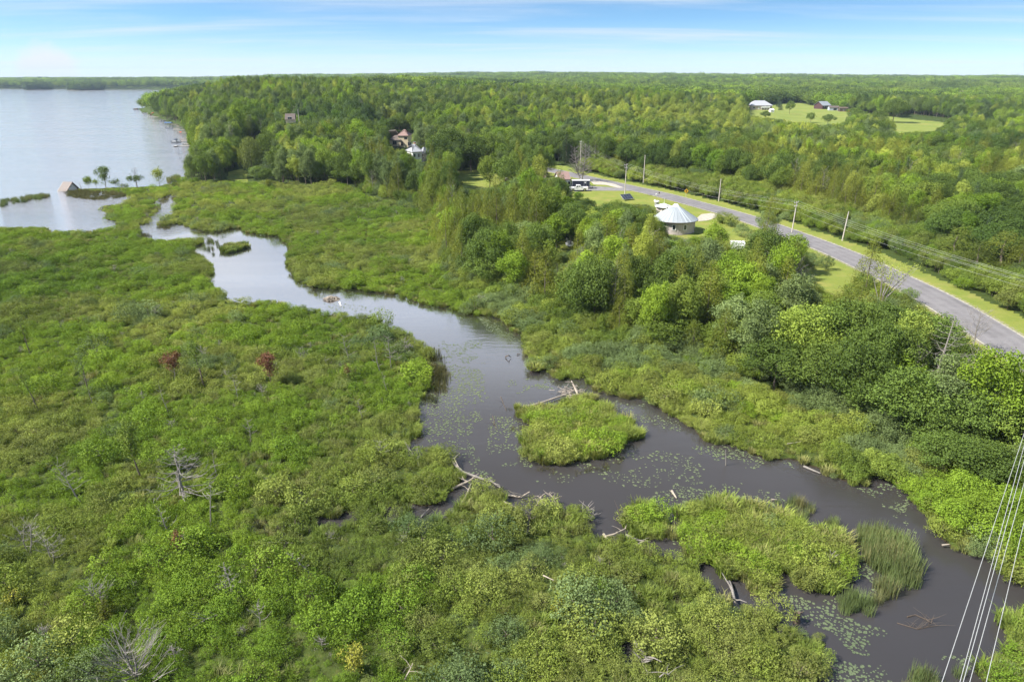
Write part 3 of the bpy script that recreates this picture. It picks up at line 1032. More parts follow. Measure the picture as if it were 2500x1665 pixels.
def ground_mat():
    m, t, out = base_mat('ground')
    geo = nd(t, 'ShaderNodeNewGeometry')
    sep_ = nd(t, 'ShaderNodeSeparateXYZ'); lk(t, geo.outputs['Position'], sep_.inputs[0])

    def noi(s, d=6, r=.6):
        n = nd(t, 'ShaderNodeTexNoise'); n.inputs['Scale'].default_value = s; n.inputs['Detail'].default_value = d; n.inputs['Roughness'].default_value = r
        lk(t, geo.outputs['Position'], n.inputs['Vector']); return n.outputs[0]

    def att(n):
        return nd(t, 'ShaderNodeAttribute', attribute_name=n).outputs['Fac']
    marsh = ramp(t, noi(1.4), [(0.3, (0.04, 0.05, 0.015)), (0.55, (0.06, 0.085, 0.018)), (0.75, (0.1, 0.1, 0.035))])
    woods = ramp(t, noi(0.5), [(0.3, (0.035, 0.055, 0.014)), (0.7, (0.06, 0.085, 0.02))])
    lawn = ramp(t, noi(0.22, 8, .7), [(0.3, (0.14, 0.19, 0.035)), (0.5, (0.2, 0.225, 0.05)), (0.7, (0.28, 0.25, 0.08))])
    lawn = mixc(t, ramp(t, noi(3.0, 4), [(0.35, (0, 0, 0)), (0.7, (0.4, 0.4, 0.4))]), lawn, (0.15, 0.2, 0.03))
    fieldc = ramp(t, noi(0.05, 8, .65), [(0.3, (0.15, 0.2, 0.04)), (0.55, (0.2, 0.235, 0.055)), (0.75, (0.26, 0.24, 0.07))])
    c = mixc(t, att('forest'), marsh, woods)
    edge = mathn(t, 'ADD', att('lawn'), mathn(t, 'MULTIPLY', mathn(t, 'SUBTRACT', noi(0.8), 0.5), 0.8))
    c = mixc(t, ramp(t, edge, [(0.4, (0, 0, 0)), (0.6, (1, 1, 1))]), c, lawn)
    c = mixc(t, att('field'), c, fieldc)
    gr = ramp(t, noi(6.0, 3), [(0.3, (0.2, 0.17, 0.13)), (0.7, (0.36, 0.32, 0.26))])
    sh = mathn(t, 'ADD', att('shoulder'), mathn(t, 'MULTIPLY', mathn(t, 'SUBTRACT', noi(1.7), 0.5), 0.9))
    c = mixc(t, ramp(t, sh, [(0.72, (0, 0, 0)), (0.95, (0.85, 0.85, 0.85))]), c, gr)
    # wet peat at the water line
    wet = ramp(t, mathn(t, 'ADD', sep_.outputs[2], mathn(t, 'MULTIPLY', noi(3.0), 0.1)), [(0.08, (1, 1, 1)), (0.2, (0, 0, 0))])
    c = mixc(t, wet, c, (0.035, 0.026, 0.017))
    b = nd(t, 'ShaderNodeBsdfPrincipled'); b.inputs['Roughness'].default_value = 0.95; b.inputs['Specular IOR Level'].default_value = 0.1
    lk(t, c, b.inputs['Base Color'])
    bp = nd(t, 'ShaderNodeBump'); bp.inputs['Strength'].default_value = 0.6; bp.inputs['Distance'].default_value = 0.2
    lk(t, noi(4.0), bp.inputs['Height']); lk(t, bp.outputs[0], b.inputs['Normal'])
    lk(t, b.outputs[0], out.inputs[0])
    return m


FIELD_W = np.concatenate([epoly([(1815, 276), (1830, 262), (1945, 251), (1975, 257), (2075, 272)]), epoly([(2200, 289), (2330, 302), (2470, 312), (2480, 326), (2300, 332), (2180, 338), (2060, 326), (1990, 316), (1900, 304), (1820, 292)])])


def water_mat():
    m, t, out = base_mat('water')
    geo = nd(t, 'ShaderNodeNewGeometry')
    sp = nd(t, 'ShaderNodeSeparateXYZ'); lk(t, geo.outputs['Position'], sp.inputs[0])
    # open lake is ruffled by wind, the creek is calm
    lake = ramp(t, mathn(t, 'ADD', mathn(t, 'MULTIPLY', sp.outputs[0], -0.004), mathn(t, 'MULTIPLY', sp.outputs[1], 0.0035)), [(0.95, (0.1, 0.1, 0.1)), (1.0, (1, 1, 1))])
    mp_ = nd(t, 'ShaderNodeMapping'); mp_.inputs['Scale'].default_value = (0.35, 1.1, 1)
    mp_.inputs['Rotation'].default_value = (0, 0, 0.12)
    lk(t, geo.outputs['Position'], mp_.inputs[0])
    n = nd(t, 'ShaderNodeTexNoise'); n.inputs['Scale'].default_value = 0.9; n.inputs['Detail'].default_value = 6; n.inputs['Roughness'].default_value = 0.62
    lk(t, mp_.outputs[0], n.inputs['Vector'])
    bp = nd(t, 'ShaderNodeBump'); bp.inputs['Distance'].default_value = 0.35
    lk(t, mathn(t, 'MULTIPLY', lake, 1.0), bp.inputs['Strength'])
    lk(t, n.outputs[0], bp.inputs['Height'])
    lw = nd(t, 'ShaderNodeLayerWeight'); lw.inputs[0].default_value = 0.5
    fac = ramp(t, lw.outputs['Facing'], [(0.3, (0.035, 0.035, 0.035)), (0.46, (0.065, 0.065, 0.065)), (0.54, (0.16, 0.16, 0.16)), (0.62, (0.5, 0.5, 0.5)), (0.7, (0.82, 0.82, 0.82)), (0.95, (0.9, 0.9, 0.9))])
    gl = nd(t, 'ShaderNodeBsdfGlossy'); gl.inputs['Roughness'].default_value = 0.06
    ms = nd(t, 'ShaderNodeMapping'); ms.inputs['Scale'].default_value = (0.006, 0.035, 1); lk(t, geo.outputs['Position'], ms.inputs[0])
    ns = nd(t, 'ShaderNodeTexNoise'); ns.inputs['Scale'].default_value = 1.0; ns.inputs['Detail'].default_value = 6; lk(t, ms.outputs[0], ns.inputs['Vector'])
    fac = mathn(t, 'MULTIPLY', fac, ramp(t, ns.outputs[0], [(0.35, (0.84, 0.84, 0.84)), (0.62, (1, 1, 1))]))
    gl.inputs['Color'].default_value = (1, 1, 1, 1)
    lk(t, bp.outputs[0], gl.inputs['Normal'])
    di = nd(t, 'ShaderNodeBsdfDiffuse')
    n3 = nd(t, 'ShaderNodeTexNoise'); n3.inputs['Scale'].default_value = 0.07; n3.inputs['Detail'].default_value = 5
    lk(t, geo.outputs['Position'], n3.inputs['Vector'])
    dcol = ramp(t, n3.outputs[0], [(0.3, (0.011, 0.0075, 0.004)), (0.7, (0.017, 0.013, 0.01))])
    lk(t, mixc(t, lake, dcol, (0.3, 0.3, 0.33)), di.inputs[0])  # pale sky reflection put into the open lake's diffuse colour
    mx = nd(t, 'ShaderNodeMixShader')
    lk(t, fac, mx.inputs[0]); lk(t, di.outputs[0], mx.inputs[1]); lk(t, gl.outputs[0], mx.inputs[2])
    lk(t, mx.outputs[0], out.inputs[0])
    return m


build_ground()
wm = MB()
wm.add([(-6000, 5, 0), (400, 5, 0), (400, 3200, 0), (-6000, 3200, 0)], [(0, 1, 2, 3)])
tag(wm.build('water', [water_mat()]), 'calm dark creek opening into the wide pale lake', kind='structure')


# ------------------------------------------------------------------ road, shoulders, drives
def asphalt():
    m, t, out = base_mat('asphalt')
    geo = nd(t, 'ShaderNodeTexCoord')
    uv = nd(t, 'ShaderNodeAttribute', attribute_name='across')
    n = nd(t, 'ShaderNodeTexNoise'); n.inputs['Scale'].default_value = 0.35; n.inputs['Detail'].default_value = 8; n.inputs['Roughness'].default_value = .7
    lk(t, geo.outputs['Object'], n.inputs['Vector'])
    n2_ = nd(t, 'ShaderNodeTexNoise'); n2_.inputs['Scale'].default_value = 4; n2_.inputs['Detail'].default_value = 4
    lk(t, geo.outputs['Object'], n2_.inputs['Vector'])
    c = ramp(t, n.outputs[0], [(0.35, (0.1, 0.095, 0.1)), (0.5, (0.155, 0.145, 0.152)), (0.65, (0.2, 0.19, 0.197))])
    c = mixc(t, 0.25, c, ramp(t, n2_.outputs[0], [(0.3, (0.12, 0.12, 0.12)), (0.7, (0.28, 0.27, 0.27))]))
    w = ramp(t, uv.outputs['Fac'], [(0.0, (0.6, 0.6, 0.6)), (0.1, (0, 0, 0)), (0.24, (0.6, 0.6, 0.6)), (0.38, (0, 0, 0)), (0.5, (0.5, 0.5, 0.5)), (0.62, (0, 0, 0)), (0.76, (0.6, 0.6, 0.6)), (0.9, (0, 0, 0)), (1.0, (0.6, 0.6, 0.6))])
    c = mixc(t, w, c, (0.215, 0.205, 0.21))
    b = nd(t, 'ShaderNodeBsdfPrincipled'); b.inputs['Roughness'].default_value = 0.9; b.inputs['Specular IOR Level'].default_value = 0.2
    lk(t, c, b.inputs['Base Color']); lk(t, b.outputs[0], out.inputs[0])
    MATS['asphalt'] = m
    return m


asphalt()
pbr('gravel', (0.4, 0.36, 0.3), 0.95, vary=0.3, scale=1.5)
pbr('old_asphalt', (0.2, 0.19, 0.19), 0.95, vary=0.25, scale=0.8)


def ribbon(name, C, w0, w1, lift, mat, label, m=7):
    C = np.asarray(C, float)
    T = np.gradient(C, axis=0); T /= np.hypot(T[:, 0], T[:, 1])[:, None]
    Nn = np.stack([-T[:, 1], T[:, 0]], 1)
    u = np.linspace(0, 1, m)
    X = C[:, None, 0] + Nn[:, None, 0] * (w0 + (w1 - w0) * u)[None]
    Y = C[:, None, 1] + Nn[:, None, 1] * (w0 + (w1 - w0) * u)[None]
    Z = elev(C[:, 0], C[:, 1])[:, None] + lift + 0.05 * np.cos((u - .5) * 2)[None] + 0 * X
    me = fast_mesh(name, np.stack([X, Y, Z], -1).reshape(-1, 3), grid_faces(len(C), m), [mat], None, None, True)
    a = me.attributes.new('across', 'FLOAT', 'POINT')
    a.data.foreach_set('value', np.tile(u, len(C)).astype(np.float32))
    o = bpy.data.objects.new(name, me); COL.objects.link(o)
    return tag(o, label, kind='structure')


def dense(C, n=400):
    C = np.asarray(C, float)
    d = np.r_[0, np.cumsum(np.hypot(*np.diff(C, axis=0).T))]
    s = np.linspace(0, d[-1], n)
    return np.stack([np.interp(s, d, C[:, 0]), np.interp(s, d, C[:, 1])], 1)


RD = dense(ROAD, 500)
ribbon('road', RD, -3.6, 3.6, 0.0, 'asphalt', 'grey two lane asphalt road curving past the houses')
pbr('shoulder_gravel', (0.32, 0.3, 0.25), 0.95, vary=0.4, scale=2.0)
ribbon('road_shoulder', RD, 3.615, 3.95, -0.012, 'shoulder_gravel', 'pale gravel shoulder along the far side of the road', 4)
ribbon('road_shoulder', RD, -4.0, -3.615, -0.012, 'shoulder_gravel', 'pale gravel shoulder along the near side of the road', 4)


def flat(name, pts, lift, mat, label, cx=None):
    P = [at(*p) for p in pts]
    n = len(P)
    mb = MB()
    c = np.mean(np.array(P), 0)
    V = [tuple(c + np.array([0, 0, lift]))]
    V += [(x, y, z + lift) for x, y, z in P] + [(x, y, z - 0.3) for x, y, z in P]
    f = [(0, i + 1, (i + 1) % n + 1) for i in range(n)] + [(i + 1, i + 1 + n, (i + 1) % n + 1 + n, (i + 1) % n + 1) for i in range(n)]
    mb.add(V, f)
    return tag(mb.build(name, mat), label, kind='structure')


flat('driveway', [(1372, 467), (1378, 457), (1392, 452), (1440, 455), (1480, 457), (1528, 461), (1548, 466), (1530, 466.5), (1440, 466), (1400, 469.5)], 0.05, 'old_asphalt', 'grey driveway under the white pickup')
flat('driveway', [(1441, 443), (1450, 440), (1500, 450), (1523, 459), (1508, 459), (1480, 452), (1450, 451)], 0.055, 'gravel', 'pale gravel apron behind the trailer')
flat('driveway', [(1700, 534), (1712, 524), (1735, 521), (1752, 524), (1748, 532), (1728, 539), (1706, 541)], 0.06, 'gravel', 'pale gravel drive right of the round house')
flat('driveway', [(945, 344), (948, 320), (966, 318), (972, 327), (988, 338), (975, 345)], 0.3, 'gravel', 'pale concrete drive behind the brown roofed house')
# ------------------------------------------------------------------ vegetation


def cands(step, y0, y1, seed, jit=0.9, margin=420):
    rng = np.random.default_rng(seed)
    w = 0.95 * y1 + 60
    nx = int(2 * w / step); ny = int((y1 - y0) / step)
    gx, gy = np.meshgrid(np.arange(nx) * step - w, np.arange(ny) * step + y0)
    X = (gx + (rng.random(gx.shape) - .5) * step * jit).ravel(); Y = (gy + (rng.random(gx.shape) - .5) * step * jit).ravel()
    px, py, d = proj(X, Y, elev(X, Y))
    k = (d > 5) & (px > -margin) & (px < 2500 + margin) & (py < 1665 + 330)
    return X[k], Y[k], px[k], py[k]


def src(*names, field=2):
    L = []; base = {}
    for n in names:
        base[n] = (len(L), len(SPECIES[n]))
        L += [v[field] for v in SPECIES[n]]
    return L, base


def pick(rng, base, names, u):
    """names: per point species name index array -> source index"""
    keys = list(base)
    st = np.array([base[k][0] for k in keys]); ln = np.array([base[k][1] for k in keys])
    return st[names] + (rng.random(len(names)) * ln[names]).astype(int)


# ---- low marsh thicket
def marsh():
    rng = np.random.default_rng(101)
    parts = []
    for step, y0, y1, sc_ in ((0.84, 18, 105, 0.8), (1.1, 105, 190, 0.95), (1.6, 190, 330, 1.2)):
        X, Y, px, py = cands(step, y0, y1, 200 + int(y0))
        H = 0.95 * sc_ * (0.42 + 1.25 * rng.random(len(X)) ** 1.6) * (.6 + .8 * fnoise(X / 3.5, Y / 3.5, 2))
        H = H * np.where(px + (py - 600) * 0.3 < 700, 1.0, 1.0)
        up = upland_px(px, py)
        k = ~up & ~is_water(X, Y)
        X, Y, H, px, py = X[k], Y[k], H[k], px[k], py[k]
        topw = waterseen(X, Y, elev(X, Y) + H * 0.8)
        lowest = waterseen(X, Y, elev(X, Y) + H * 0.35)
        H = np.where(topw & ~lowest, H * 0.45, H)
        k = ~lowest & (rng.random(len(X)) < 0.9)
        parts.append(np.stack([X[k], Y[k], H[k], px[k], py[k]], 1))
    A = np.concatenate(parts)
    X, Y, H, px, py = A.T
    L, base = src('gale', 'meadow', 'bluewillow', 'brightlow', 'deadbush')
    n1 = fnoise(X / 9 + 5, Y / 9 + 2, 3) + .22 * (rng.random(len(X)) - .5); n2 = fnoise(X / 4 + 50, Y / 4 + 20, 2) + .2 * (rng.random(len(X)) - .5); n3 = fnoise(X / 14, Y / 14, 2) + .15 * (rng.random(len(X)) - .5)
    far = sstep(700, 560, py)
    right = sstep(900, 1300, px - (py - 1100) * 0.4)
    nm = np.where(n1 + 0.12 * far > 0.52, 0, 1)
    nm = np.where(n2 > 0.69 + 0.07 * far, 2, nm)
    nm = np.where((n3 + 0.15 * rng.random(len(X)) + 0.05 * right > 0.64), 3, nm)
    nm = np.where(rng.random(len(X)) < 0.016, 4, nm)
    sc1 = H / 1.2 * np.where(nm == 2, 1.25, 1.0)
    gap = (fnoise(X / 4 + 9, Y / 4 + 33, 2) < 0.34) & (n1 < .56)
    k = ~gap | (rng.random(len(X)) < 0.35)
    big = 1 + 0.6 * (rng.random(len(X)) < .12) * (1 - far)
    big = big * np.where(rng.random(len(X)) < .05, 1.45, 1.0) * (.85 + .35 * rng.random(len(X)))
    S = np.stack([sc1 * 1.0, sc1 * 1.0, sc1], 1) * big[:, None]
    Z = elev(X, Y) - 0.08
    scatter('marsh_thicket', L, np.stack([X, Y, Z], 1)[k], (rng.random(len(X)) * 6.28)[k], S[k], pick(rng, base, nm, rng)[k],
            'low yellow green bog shrubs covering the marsh on both sides of the creek')
    # sedge between the bushes and along the banks
    X, Y, px, py = cands(1.15, 18, 190, 77)
    k = ~upland_px(px, py) & ~is_water(X, Y) & ~waterseen(X, Y, 0.75)
    gapn = fnoise(X / 4 + 9, Y / 4 + 33, 2)
    bank = is_water(X + 1.5, Y) | is_water(X - 1.5, Y) | is_water(X, Y + 1.5) | is_water(X, Y - 1.5)
    k &= (gapn < 0.42) | bank | (rng.random(len(X)) < .13)
    X, Y = X[k], Y[k]
    scatter('marsh_grass', GRASS, np.stack([X, Y, elev(X, Y) - .1], 1), rng.random(len(X)) * 6.28, 0.75 + 0.5 * rng.random(len(X)), (rng.random(len(X)) * 3).astype(int),
            'tufts of bright sedge between the marsh bushes and along the creek banks')


marsh()
OBJ_TREES = []


def individual(kind, nm, spname, v, x, y, h, w, label, cat, group, rz=None, leafmat=None, parts=True):
    """a tree or shrub as a thing: empty > trunk, crown"""
    cr, tr, jn, H0 = SPECIES[spname][v % len(SPECIES[spname])]
    z = float(elev(x, y))
    s = h / H0
    r = R.uniform(0, 6.28) if rz is None else rz
    if not parts:
        o = bpy.data.objects.new(nm, jn); COL.objects.link(o)
        o.location = (x, y, z - 0.05); o.rotation_euler = (0, 0, r); o.scale = (w, w, s)
        PLACED.append((o, x, y, z + h * .6))
        return tag(o, label, cat, group)
    t = thing(nm, label, cat, (x, y, z - 0.05), r, group)
    PLACED.append((t, x, y, z + h * .6))
    a = bpy.data.objects.new('crown', cr); COL.objects.link(a); a.parent = t; a.scale = (w, w, s)
    b = bpy.data.objects.new('trunk', tr); COL.objects.link(b); b.parent = t; b.scale = (w, w, s)
    return t


LANDMARKS = [('the round house', 1658, 540), ('the white pickup', 1413, 458), ('the solar panel', 1530, 480), ('the yellow diamond sign', 1674, 467),
             ('the sunken boathouse', 162, 455), ('the weeping willow', 617, 380), ('the grey roofed house', 1015, 385), ('the brown roofed house', 980, 350),
             ('the driftwood tangle', 1390, 955), ('the reed patch', 2180, 1370), ('the big bare tree', 1905, 670), ('the creek bend', 1130, 780),
             ('the grassy creek island', 1400, 1050), ('the stick mound', 808, 726), ('the open field', 1950, 285), ('the lake shore docks', 450, 330),
             ('the stone house', 1855, 262), ('the dark red house', 2010, 262), ('the rounded white shelter', 1502, 592), ('the overhead wires', 2400, 1200),
             ('the pale split snag', 420, 1130), ('the maroon bush', 664, 895), ('the thin sparse tree', 2170, 740)]


def where(px, py, used=None, k=1):
    L = sorted(LANDMARKS, key=lambda l: math.hypot(px - l[1], (py - l[2]) * 1.6))
    nm, lx, ly = L[0]
    dx, dy = px - lx, (py - ly) * 1.6
    dist = math.hypot(dx, dy)
    if abs(dx) > 1.7 * abs(dy):
        rel = 'left of' if dx < 0 else 'right of'
    elif abs(dy) > 1.7 * abs(dx):
        rel = 'beyond' if dy < 0 else 'in front of'
    else:
        rel = ('beyond and ' if dy < 0 else 'in front and ') + ('left of' if dx < 0 else 'right of')
    q = 'just ' if dist < 70 else ('' if dist < 200 else 'well ')
    s = q + rel + ' ' + nm
    if k > 1:
        nm2, lx2, ly2 = L[1]
        s = (('just ' if dist < 70 else '') + rel + ' ' + nm + ' towards ' + nm2).replace('in front and ', 'near ').replace(' the ', ' ')
    return s


USED = {}


PLACED = []


def uniq(desc, px, py):
    """label for a look-alike plant; those that still read the same share their label (and group)"""
    a = desc + ' ' + where(px, py)
    if a in USED:
        a = desc + ' ' + where(px, py, k=2)
    USED[a] = USED.get(a, 0) + 1
    if len(a.split()) > 16:
        a = desc + ' ' + where(px, py)
    if len(a.split()) > 16:
        a = a.replace(' crowned', '').replace(' coloured', '')
    return a


DESC = {'maple': ('maple_tree', 'mid green round crowned maple', 'maple'), 'oak': ('oak_tree', 'dark green oak', 'oak'), 'ash': ('ash_tree', 'bright green ash', 'ash'),
        'aspen': ('aspen_tree', 'pale yellow-green aspen', 'aspen'), 'cedar': ('cedar_tree', 'olive brown cedar', 'cedar'), 'poplar': ('poplar_tree', 'grey-green poplar', 'poplar'),
        'spruce': ('spruce_tree', 'dark narrow spruce', 'spruce'), 'willow_bush': ('willow_shrub', 'blue-green willow bush', 'shrub'), 'alder_bush': ('alder_shrub', 'leafy alder bush', 'shrub'),
        'dogwood_bush': ('dogwood_shrub', 'yellowish green dogwood bush', 'shrub'), 'bright_bush': ('lime_shrub', 'lime green bush', 'shrub'), 'sumac_bush': ('sumac_shrub', 'flat topped sumac bush', 'sumac'), 'bare_wood': ('bare_tree', 'grey half dead tree', 'dead tree')}
SIZEW = lambda s, w=1.0: ('low ' if s < .72 else ('tall ' if s > 1.12 else '')) + ('slim ' if w < .86 else ('broad ' if w > 1.12 and True else ''))

MANUAL = []     # (px, py, species, height m, width factor) of bases; filled below, trees the photograph shows on their own
MANUAL += [(1195, 470, 'maple', 12.5, 1.15), (1210, 500, 'cedar', 8.5, 1.2), (1315, 505, 'ash', 9.5, .95), (1365, 505, 'cedar', 11.5, 1.25), (1330, 560, 'ash', 9.5, 1.1),
           (1245, 600, 'cedar', 9, 1.2), (1285, 640, 'poplar', 9, 1.3), (1460, 640, 'ash', 9.5, 1.05), (1430, 530, 'oak', 5.5, .8), (1480, 560, 'oak', 7, .95),
           (1588, 605, 'cedar', 8.5, .95), (1655, 655, 'cedar', 6.0, 1.0), (1560, 580, 'oak', 6, .8), (1500, 540, 'maple', 6, .8), (1410, 500, 'ash', 4.2, .55), (1740, 640, 'ash', 8.5, 1.0),
           (1860, 690, 'oak', 11, 1.15), (1930, 670, 'ash', 8.5, .9), (1240, 555, 'poplar', 8.5, 1.2), (1310, 730, 'cedar', 9, 1.2), (1120, 640, 'cedar', 8, 1.1),
           (1150, 620, 'poplar', 8, 1.1), (1045, 500, 'ash', 11, 1.0), (1095, 500, 'maple', 9.5, .95), (975, 480, 'poplar', 13, 1.3), (1020, 490, 'oak', 10, 1.0),
           (880, 450, 'poplar', 15, 1.3), (830, 440, 'poplar', 15, 1.2), (770, 440, 'oak', 13, 1.2), (745, 440, 'poplar', 14, 1.0), (690, 440, 'oak', 14, 1.25), (655, 440, 'spruce', 9, 1.4),
           (730, 450, 'aspen', 8.5, .7), (655, 462, 'willow_bush', 3.5, 1.2), (540, 445, 'spruce', 10, 1.1), (505, 448, 'maple', 12, 1.1), (470, 446, 'poplar', 10.5, 1.1), (545, 438, 'maple', 13, 1.0),
           (510, 430, 'ash', 13, 1.1), (490, 360, 'aspen', 20, 1.6), (520, 362, 'poplar', 21, 1.5), (560, 380, 'poplar', 20, 1.4), (585, 370, 'ash', 23, 1.6), (610, 350, 'ash', 22, 1.5), (475, 345, 'maple', 18, 1.4),
           (540, 340, 'ash', 22, 1.6), (590, 330, 'ash', 22, 1.6), (650, 330, 'oak', 20, 1.5), (660, 400, 'maple', 15, 1.4), (700, 400, 'ash', 15, 1.5), (760, 395, 'ash', 14, 1.6), (820, 400, 'oak', 14, 1.5), (900, 400, 'ash', 16, 1.9), (880, 385, 'ash', 18, 1.7),
           (1900, 810, 'cedar', 8, 1.1), (1960, 800, 'cedar', 7.5, 1.3), (1850, 800, 'cedar', 7, 1.1), (2040, 830, 'cedar', 8, 1.5), (2100, 830, 'cedar', 7.5, 1.2), (1990, 870, 'cedar', 8, 1.2),
           (2220, 930, 'cedar', 9, 1.2), (2260, 900, 'maple', 8, 1.2), (2120, 960, 'bright_bush', 4, 1.1), (1980, 980, 'oak', 8, 1.1), (1890, 950, 'oak', 7.5, 1.1), (1820, 900, 'poplar', 7, 1.1),
           (2390, 1095, 'ash', 12, 1.15), (2290, 1045, 'poplar', 9, 1.0), (2335, 1015, 'bare_wood', 10, .9), (2215, 1010, 'bare_wood', 8.5, .8), (2350, 1110, 'maple', 7.6, .95), (2475, 1130, 'maple', 7.5, 1.0), (2390, 1190, 'oak', 5.2, .9), (2300, 1160, 'oak', 5, .8), (2395, 985, 'ash', 5.5, .7),
           (1990, 225, 'oak', 1, .1), (1927, 279, 'oak', 12.5, 1.05), (1978, 300, 'maple', 8, 1.0), (2020, 305, 'oak', 8, 1.3), (1868, 292, 'oak', 7, 1.0), (2085, 300, 'oak', 12, 1.9), (2180, 300, 'oak', 20, 2.6), (2140, 310, 'maple', 12, 2.0), (2345, 324, 'ash', 8, 1.2),
           (1836, 262, 'oak', 9, 1.2), (1775, 268, 'aspen', 18, 1.8), (1900, 262, 'spruce', 11, 1.3), (1880, 256, 'spruce', 14, 1.3), (1905, 270, 'spruce', 9, 1.2), (2300, 250, 'oak', 18, 2.4), (2265, 248, 'cedar', 18, 1.6),
           (1306, 392, 'maple', 13, 1.5), (1258, 400, 'maple', 15, 1.4), (1325, 390, 'spruce', 17, 1.5), (1381, 400, 'spruce', 15, 1.3), (1340, 404, 'ash', 9, .9), (1310, 380, 'spruce', 17, 1.1), (1235, 440, 'aspen', 4, .4), (1253, 420, 'poplar', 14, .8),
           (1100, 440, 'oak', 13, 1.3), (1078, 440, 'oak', 17, 1.45), (1100, 420, 'oak', 19, 1.9), (1020, 440, 'ash', 8, .9), (985, 440, 'oak', 8, 1.2), (930, 420, 'oak', 10, 1.2), (1150, 420, 'oak', 16, 1.7), (1200, 415, 'maple', 16, 1.7),
           (1820, 640, 'bright_bush', 4, 1.0), (1795, 620, 'bright_bush', 3.2, 1.0), (1765, 545, 'dogwood_bush', 3.4, 1.6), (1785, 552, 'dogwood_bush', 3.3, 1.3), (1810, 578, 'willow_bush', 2.6, 1.3), (1845, 592, 'willow_bush', 2.4, 1.3), (2016, 660, 'willow_bush', 3.2, .8),
           (2110, 695, 'willow_bush', 2.5, 1.0), (1985, 650, 'willow_bush', 3, 1.1), (2210, 740, 'alder_bush', 3, 1.2), (2330, 640, 'cedar', 7.5, 2.1), (2380, 665, 'cedar', 6.5, 1.6), (2440, 660, 'cedar', 8, 2.2), (2350, 705, 'bright_bush', 2.2, 1.2), (2480, 700, 'alder_bush', 4, 1.5),
           (2210, 620, 'sumac_bush', 3, 1.3), (2060, 470, 'poplar', 1, .1),
           (2440, 1270, 'bright_bush', 3.6, 1.35), (2370, 1290, 'bright_bush', 3.4, 1.3), (2320, 1290, 'bright_bush', 3.0, 1.1), (2470, 1340, 'bright_bush', 3.3, 1.3), (2420, 1330, 'bright_bush', 3.0, 1.2), (2350, 1230, 'bright_bush', 3.6, 1.2), (2300, 1230, 'bright_bush', 2.8, 1.0),
           (2520, 1290, 'bright_bush', 3.6, 1.3), (2270, 1180, 'dogwood_bush', 2.6, 1.0), (2520, 1400, 'bright_bush', 3.0, 1.2)]
MANUAL = [m for m in MANUAL if m[3] > 1.5]


